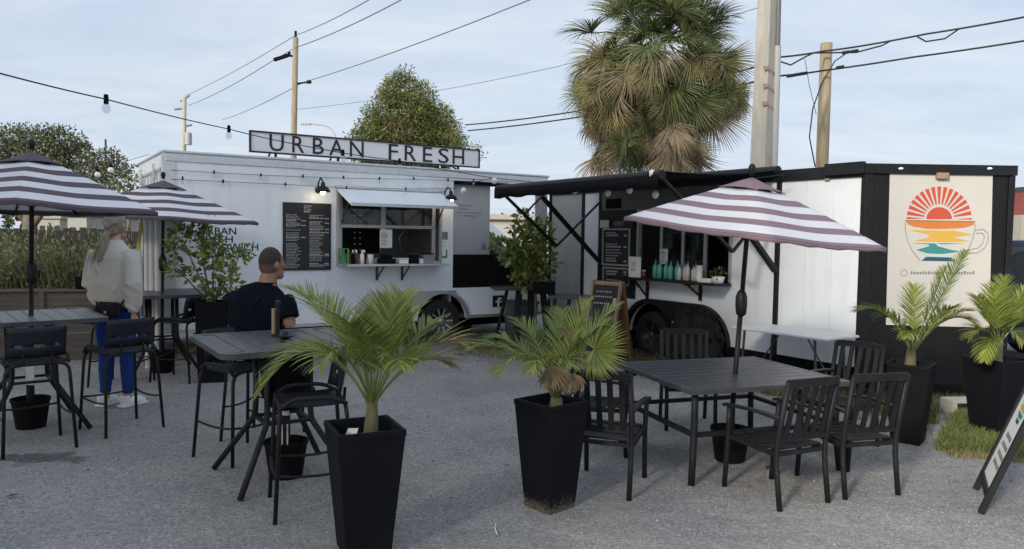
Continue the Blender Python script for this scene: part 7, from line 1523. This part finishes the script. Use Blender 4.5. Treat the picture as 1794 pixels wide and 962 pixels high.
# man on a stool, seen from behind, head turned right
mY = 5.85
mp_ = AtY(447, 560, mY); MN = thing('person', 'man in a black T-shirt with short dark hair, sitting with his back turned', 'person', V((mp_.x, mY, 0)), RD(-12))
hd = AtY(477, 462, mY); bpy.context.view_layer.update()
inv = MN.matrix_world.inverted(); HC = inv @ hd; HC.y = .02; SH = (inv @ AtY(452, 512, mY)).z; SEAT = .70
mb = MB(); TC = (inv @ AtY(452, 520, mY)).x
for s in (-1, 1):
    h_ = V((TC + s * .10, .0, SEAT + .08)); kn = h_ + V((s * .06, .40, .02)); f_ = kn + V((0, .02, -.44)); limb(mb, [h_, h_.lerp(kn, .5), kn, kn.lerp(f_, .4), f_], [.09, .078, .06, .055, .04]); limb(mb, [f_, f_ + V((0, .13, -.03))], [.04, .03])
loft(mb, [((TC, 0, SEAT), .16, .12), ((TC, 0, SEAT + .12), .155, .11), ((TC + .005, .0, SH - .18), .185, .12), ((TC + .01, .0, SH - .03), .20, .11), ((TC + .02, .0, SH + .04), .12, .085), ((HC.x - .02, .0, SH + .09), .066, .066)])
nb = V((HC.x - .03, -.005, SH + .05)); limb(mb, [nb, nb.lerp(HC, .5), HC + V((-.005, 0, -.04))], [.072, .064, .066])
Rz = Matrix.Rotation(RD(-24), 3, 'Z'); hv = lambda x, y, z: HC + Rz @ V((x, y, z))
mb.ell(HC + V((0, 0, .01)), (.074, .094, .113), 18, 12, Rz)
for s in (-1, 1): mb.ell(hv(s * .076, -.008, -.012), (.012, .022, .032), 8, 6, Rz); mb.ell(hv(s * .03, .092, .012), (.014, .01, .009), 8, 6, Rz)
mb.ell(hv(0, .108, -.022), (.015, .024, .027), 8, 6, Rz); mb.ell(hv(0, .096, -.064), (.026, .013, .011), 8, 6, Rz); mb.ell(hv(0, .07, -.095), (.036, .036, .03), 10, 8, Rz); mb.ell(hv(0, .03, -.07), (.062, .06, .05), 10, 8, Rz)
shl, shr = V((TC - .205, 0, SH - .03)), V((TC + .22, 0, SH - .04))
elr = inv @ AtY(508, 566, mY - .10); wrr = elr + V((-.19, .16, -.01)); ell_ = shl + V((-.03, .12, -.28)); wrl = ell_ + V((.08, .24, .02))
for a, b_, c in ((shl, ell_, wrl), (shr, elr, wrr)): limb(mb, [a, a.lerp(b_, .5), b_, b_.lerp(c, .5), c], [.062, .056, .046, .042, .031])
hand(mb, wrr, (-.7, .7, -.05), (-.6, -.6, .3), .18, .4); hand(mb, wrl, (.6, .7, 0), (.6, -.5, .4), .18, .4)
soft(mb, 'body', 'skin_man', MN, .0075, 3)
mb = MB()
loft(mb, [((TC, 0, SEAT - .01), .20, .15), ((TC, -.005, SEAT + .10), .20, .15), ((TC + .003, -.01, SH - .20), .222, .15), ((TC + .008, -.005, SH - .08), .235, .14), ((TC + .01, -.0, SH - .0), .195, .118), ((TC + .02, 0, SH + .055), .125, .092), ((HC.x - .03, .0, SH + .085), .078, .076)], 26)
limb(mb, [shl, shl.lerp(ell_, .35), shl.lerp(ell_, .80)], [.085, .082, .078]); limb(mb, [shr + V((-.01, 0, 0)), shr.lerp(elr, .35), shr.lerp(elr, .82)], [.086, .086, .082])
for k in range(22):
    a = g.uniform(PI * 1.05, PI * 1.95); z = g.uniform(SEAT, SH - .1); p = V((TC + .212 * math.cos(a), .145 * math.sin(a), z)); q_ = p + V((g.uniform(-.07, .07), 0, g.uniform(.03, .12))); mb.tube([p, p.lerp(q_, .5) + V((0, -.004, 0)), q_], [.007, .014, .006], 6)
soft(mb, 'tshirt', 'tshirt', MN, .010, 5)
mb = MB()
for s in (-1, 1):
    h_ = V((TC + s * .10, .0, SEAT + .08)); kn = h_ + V((s * .06, .40, .02)); f_ = kn + V((0, .02, -.44)); limb(mb, [h_ - V((0, .05, 0)), h_.lerp(kn, .5), kn, kn.lerp(f_, .4), f_ + V((0, 0, .05))], [.11, .092, .074, .066, .055])
soft(mb, 'trousers', 'jeans', MN, .011, 4)
for s in (-1, 1):
    h_ = V((TC + s * .10, .0, SEAT + .08)); kn = h_ + V((s * .06, .40, .02)); f_ = kn + V((0, .02, -.44)); mb = MB(); mb.tube([f_ + V((0, -.03, -.02)), f_ + V((0, .06, -.03)), f_ + V((0, .17, -.05))], [.046, .05, .034], 12); mb.tube([f_ + V((0, 0, -.02)), f_ + V((0, 0, .04))], [.048, .05], 12); soft(mb, 'shoe', 'leather_black', MN, .008, 3)
mb = MB(); mb.ell(HC + V((0, 0, .018)) + Rz @ V((0, -.012, 0)), (.0785, .095, .113), 18, 12, Rz); mb.ell(HC + Rz @ V((0, -.022, -.02)), (.0755, .08, .072), 18, 12, Rz)
FADE.inputs[1].default_value = HC.z - .065; FADE.inputs[2].default_value = HC.z + .015
HO = soft(mb, 'hair', 'hair_fade', MN, .0065, 2)
co = np.empty(len(HO.data.vertices) * 3, dtype=np.float32); HO.data.vertices.foreach_get('co', co); co = co.reshape(-1, 3); fwd = np.array(Rz @ V((0, 1, 0))); rel_ = (co - np.array(HC)) @ fwd
bmx = bmesh.new(); bmx.from_mesh(HO.data); bmx.verts.ensure_lookup_table()
dead = [v for v, r_ in zip(bmx.verts, rel_) if r_ > .045 + (v.co.z - HC.z) * .35 and v.co.z < HC.z + .085]
bmesh.ops.delete(bmx, geom=dead, context='VERTS'); bmx.to_mesh(HO.data); bmx.free()
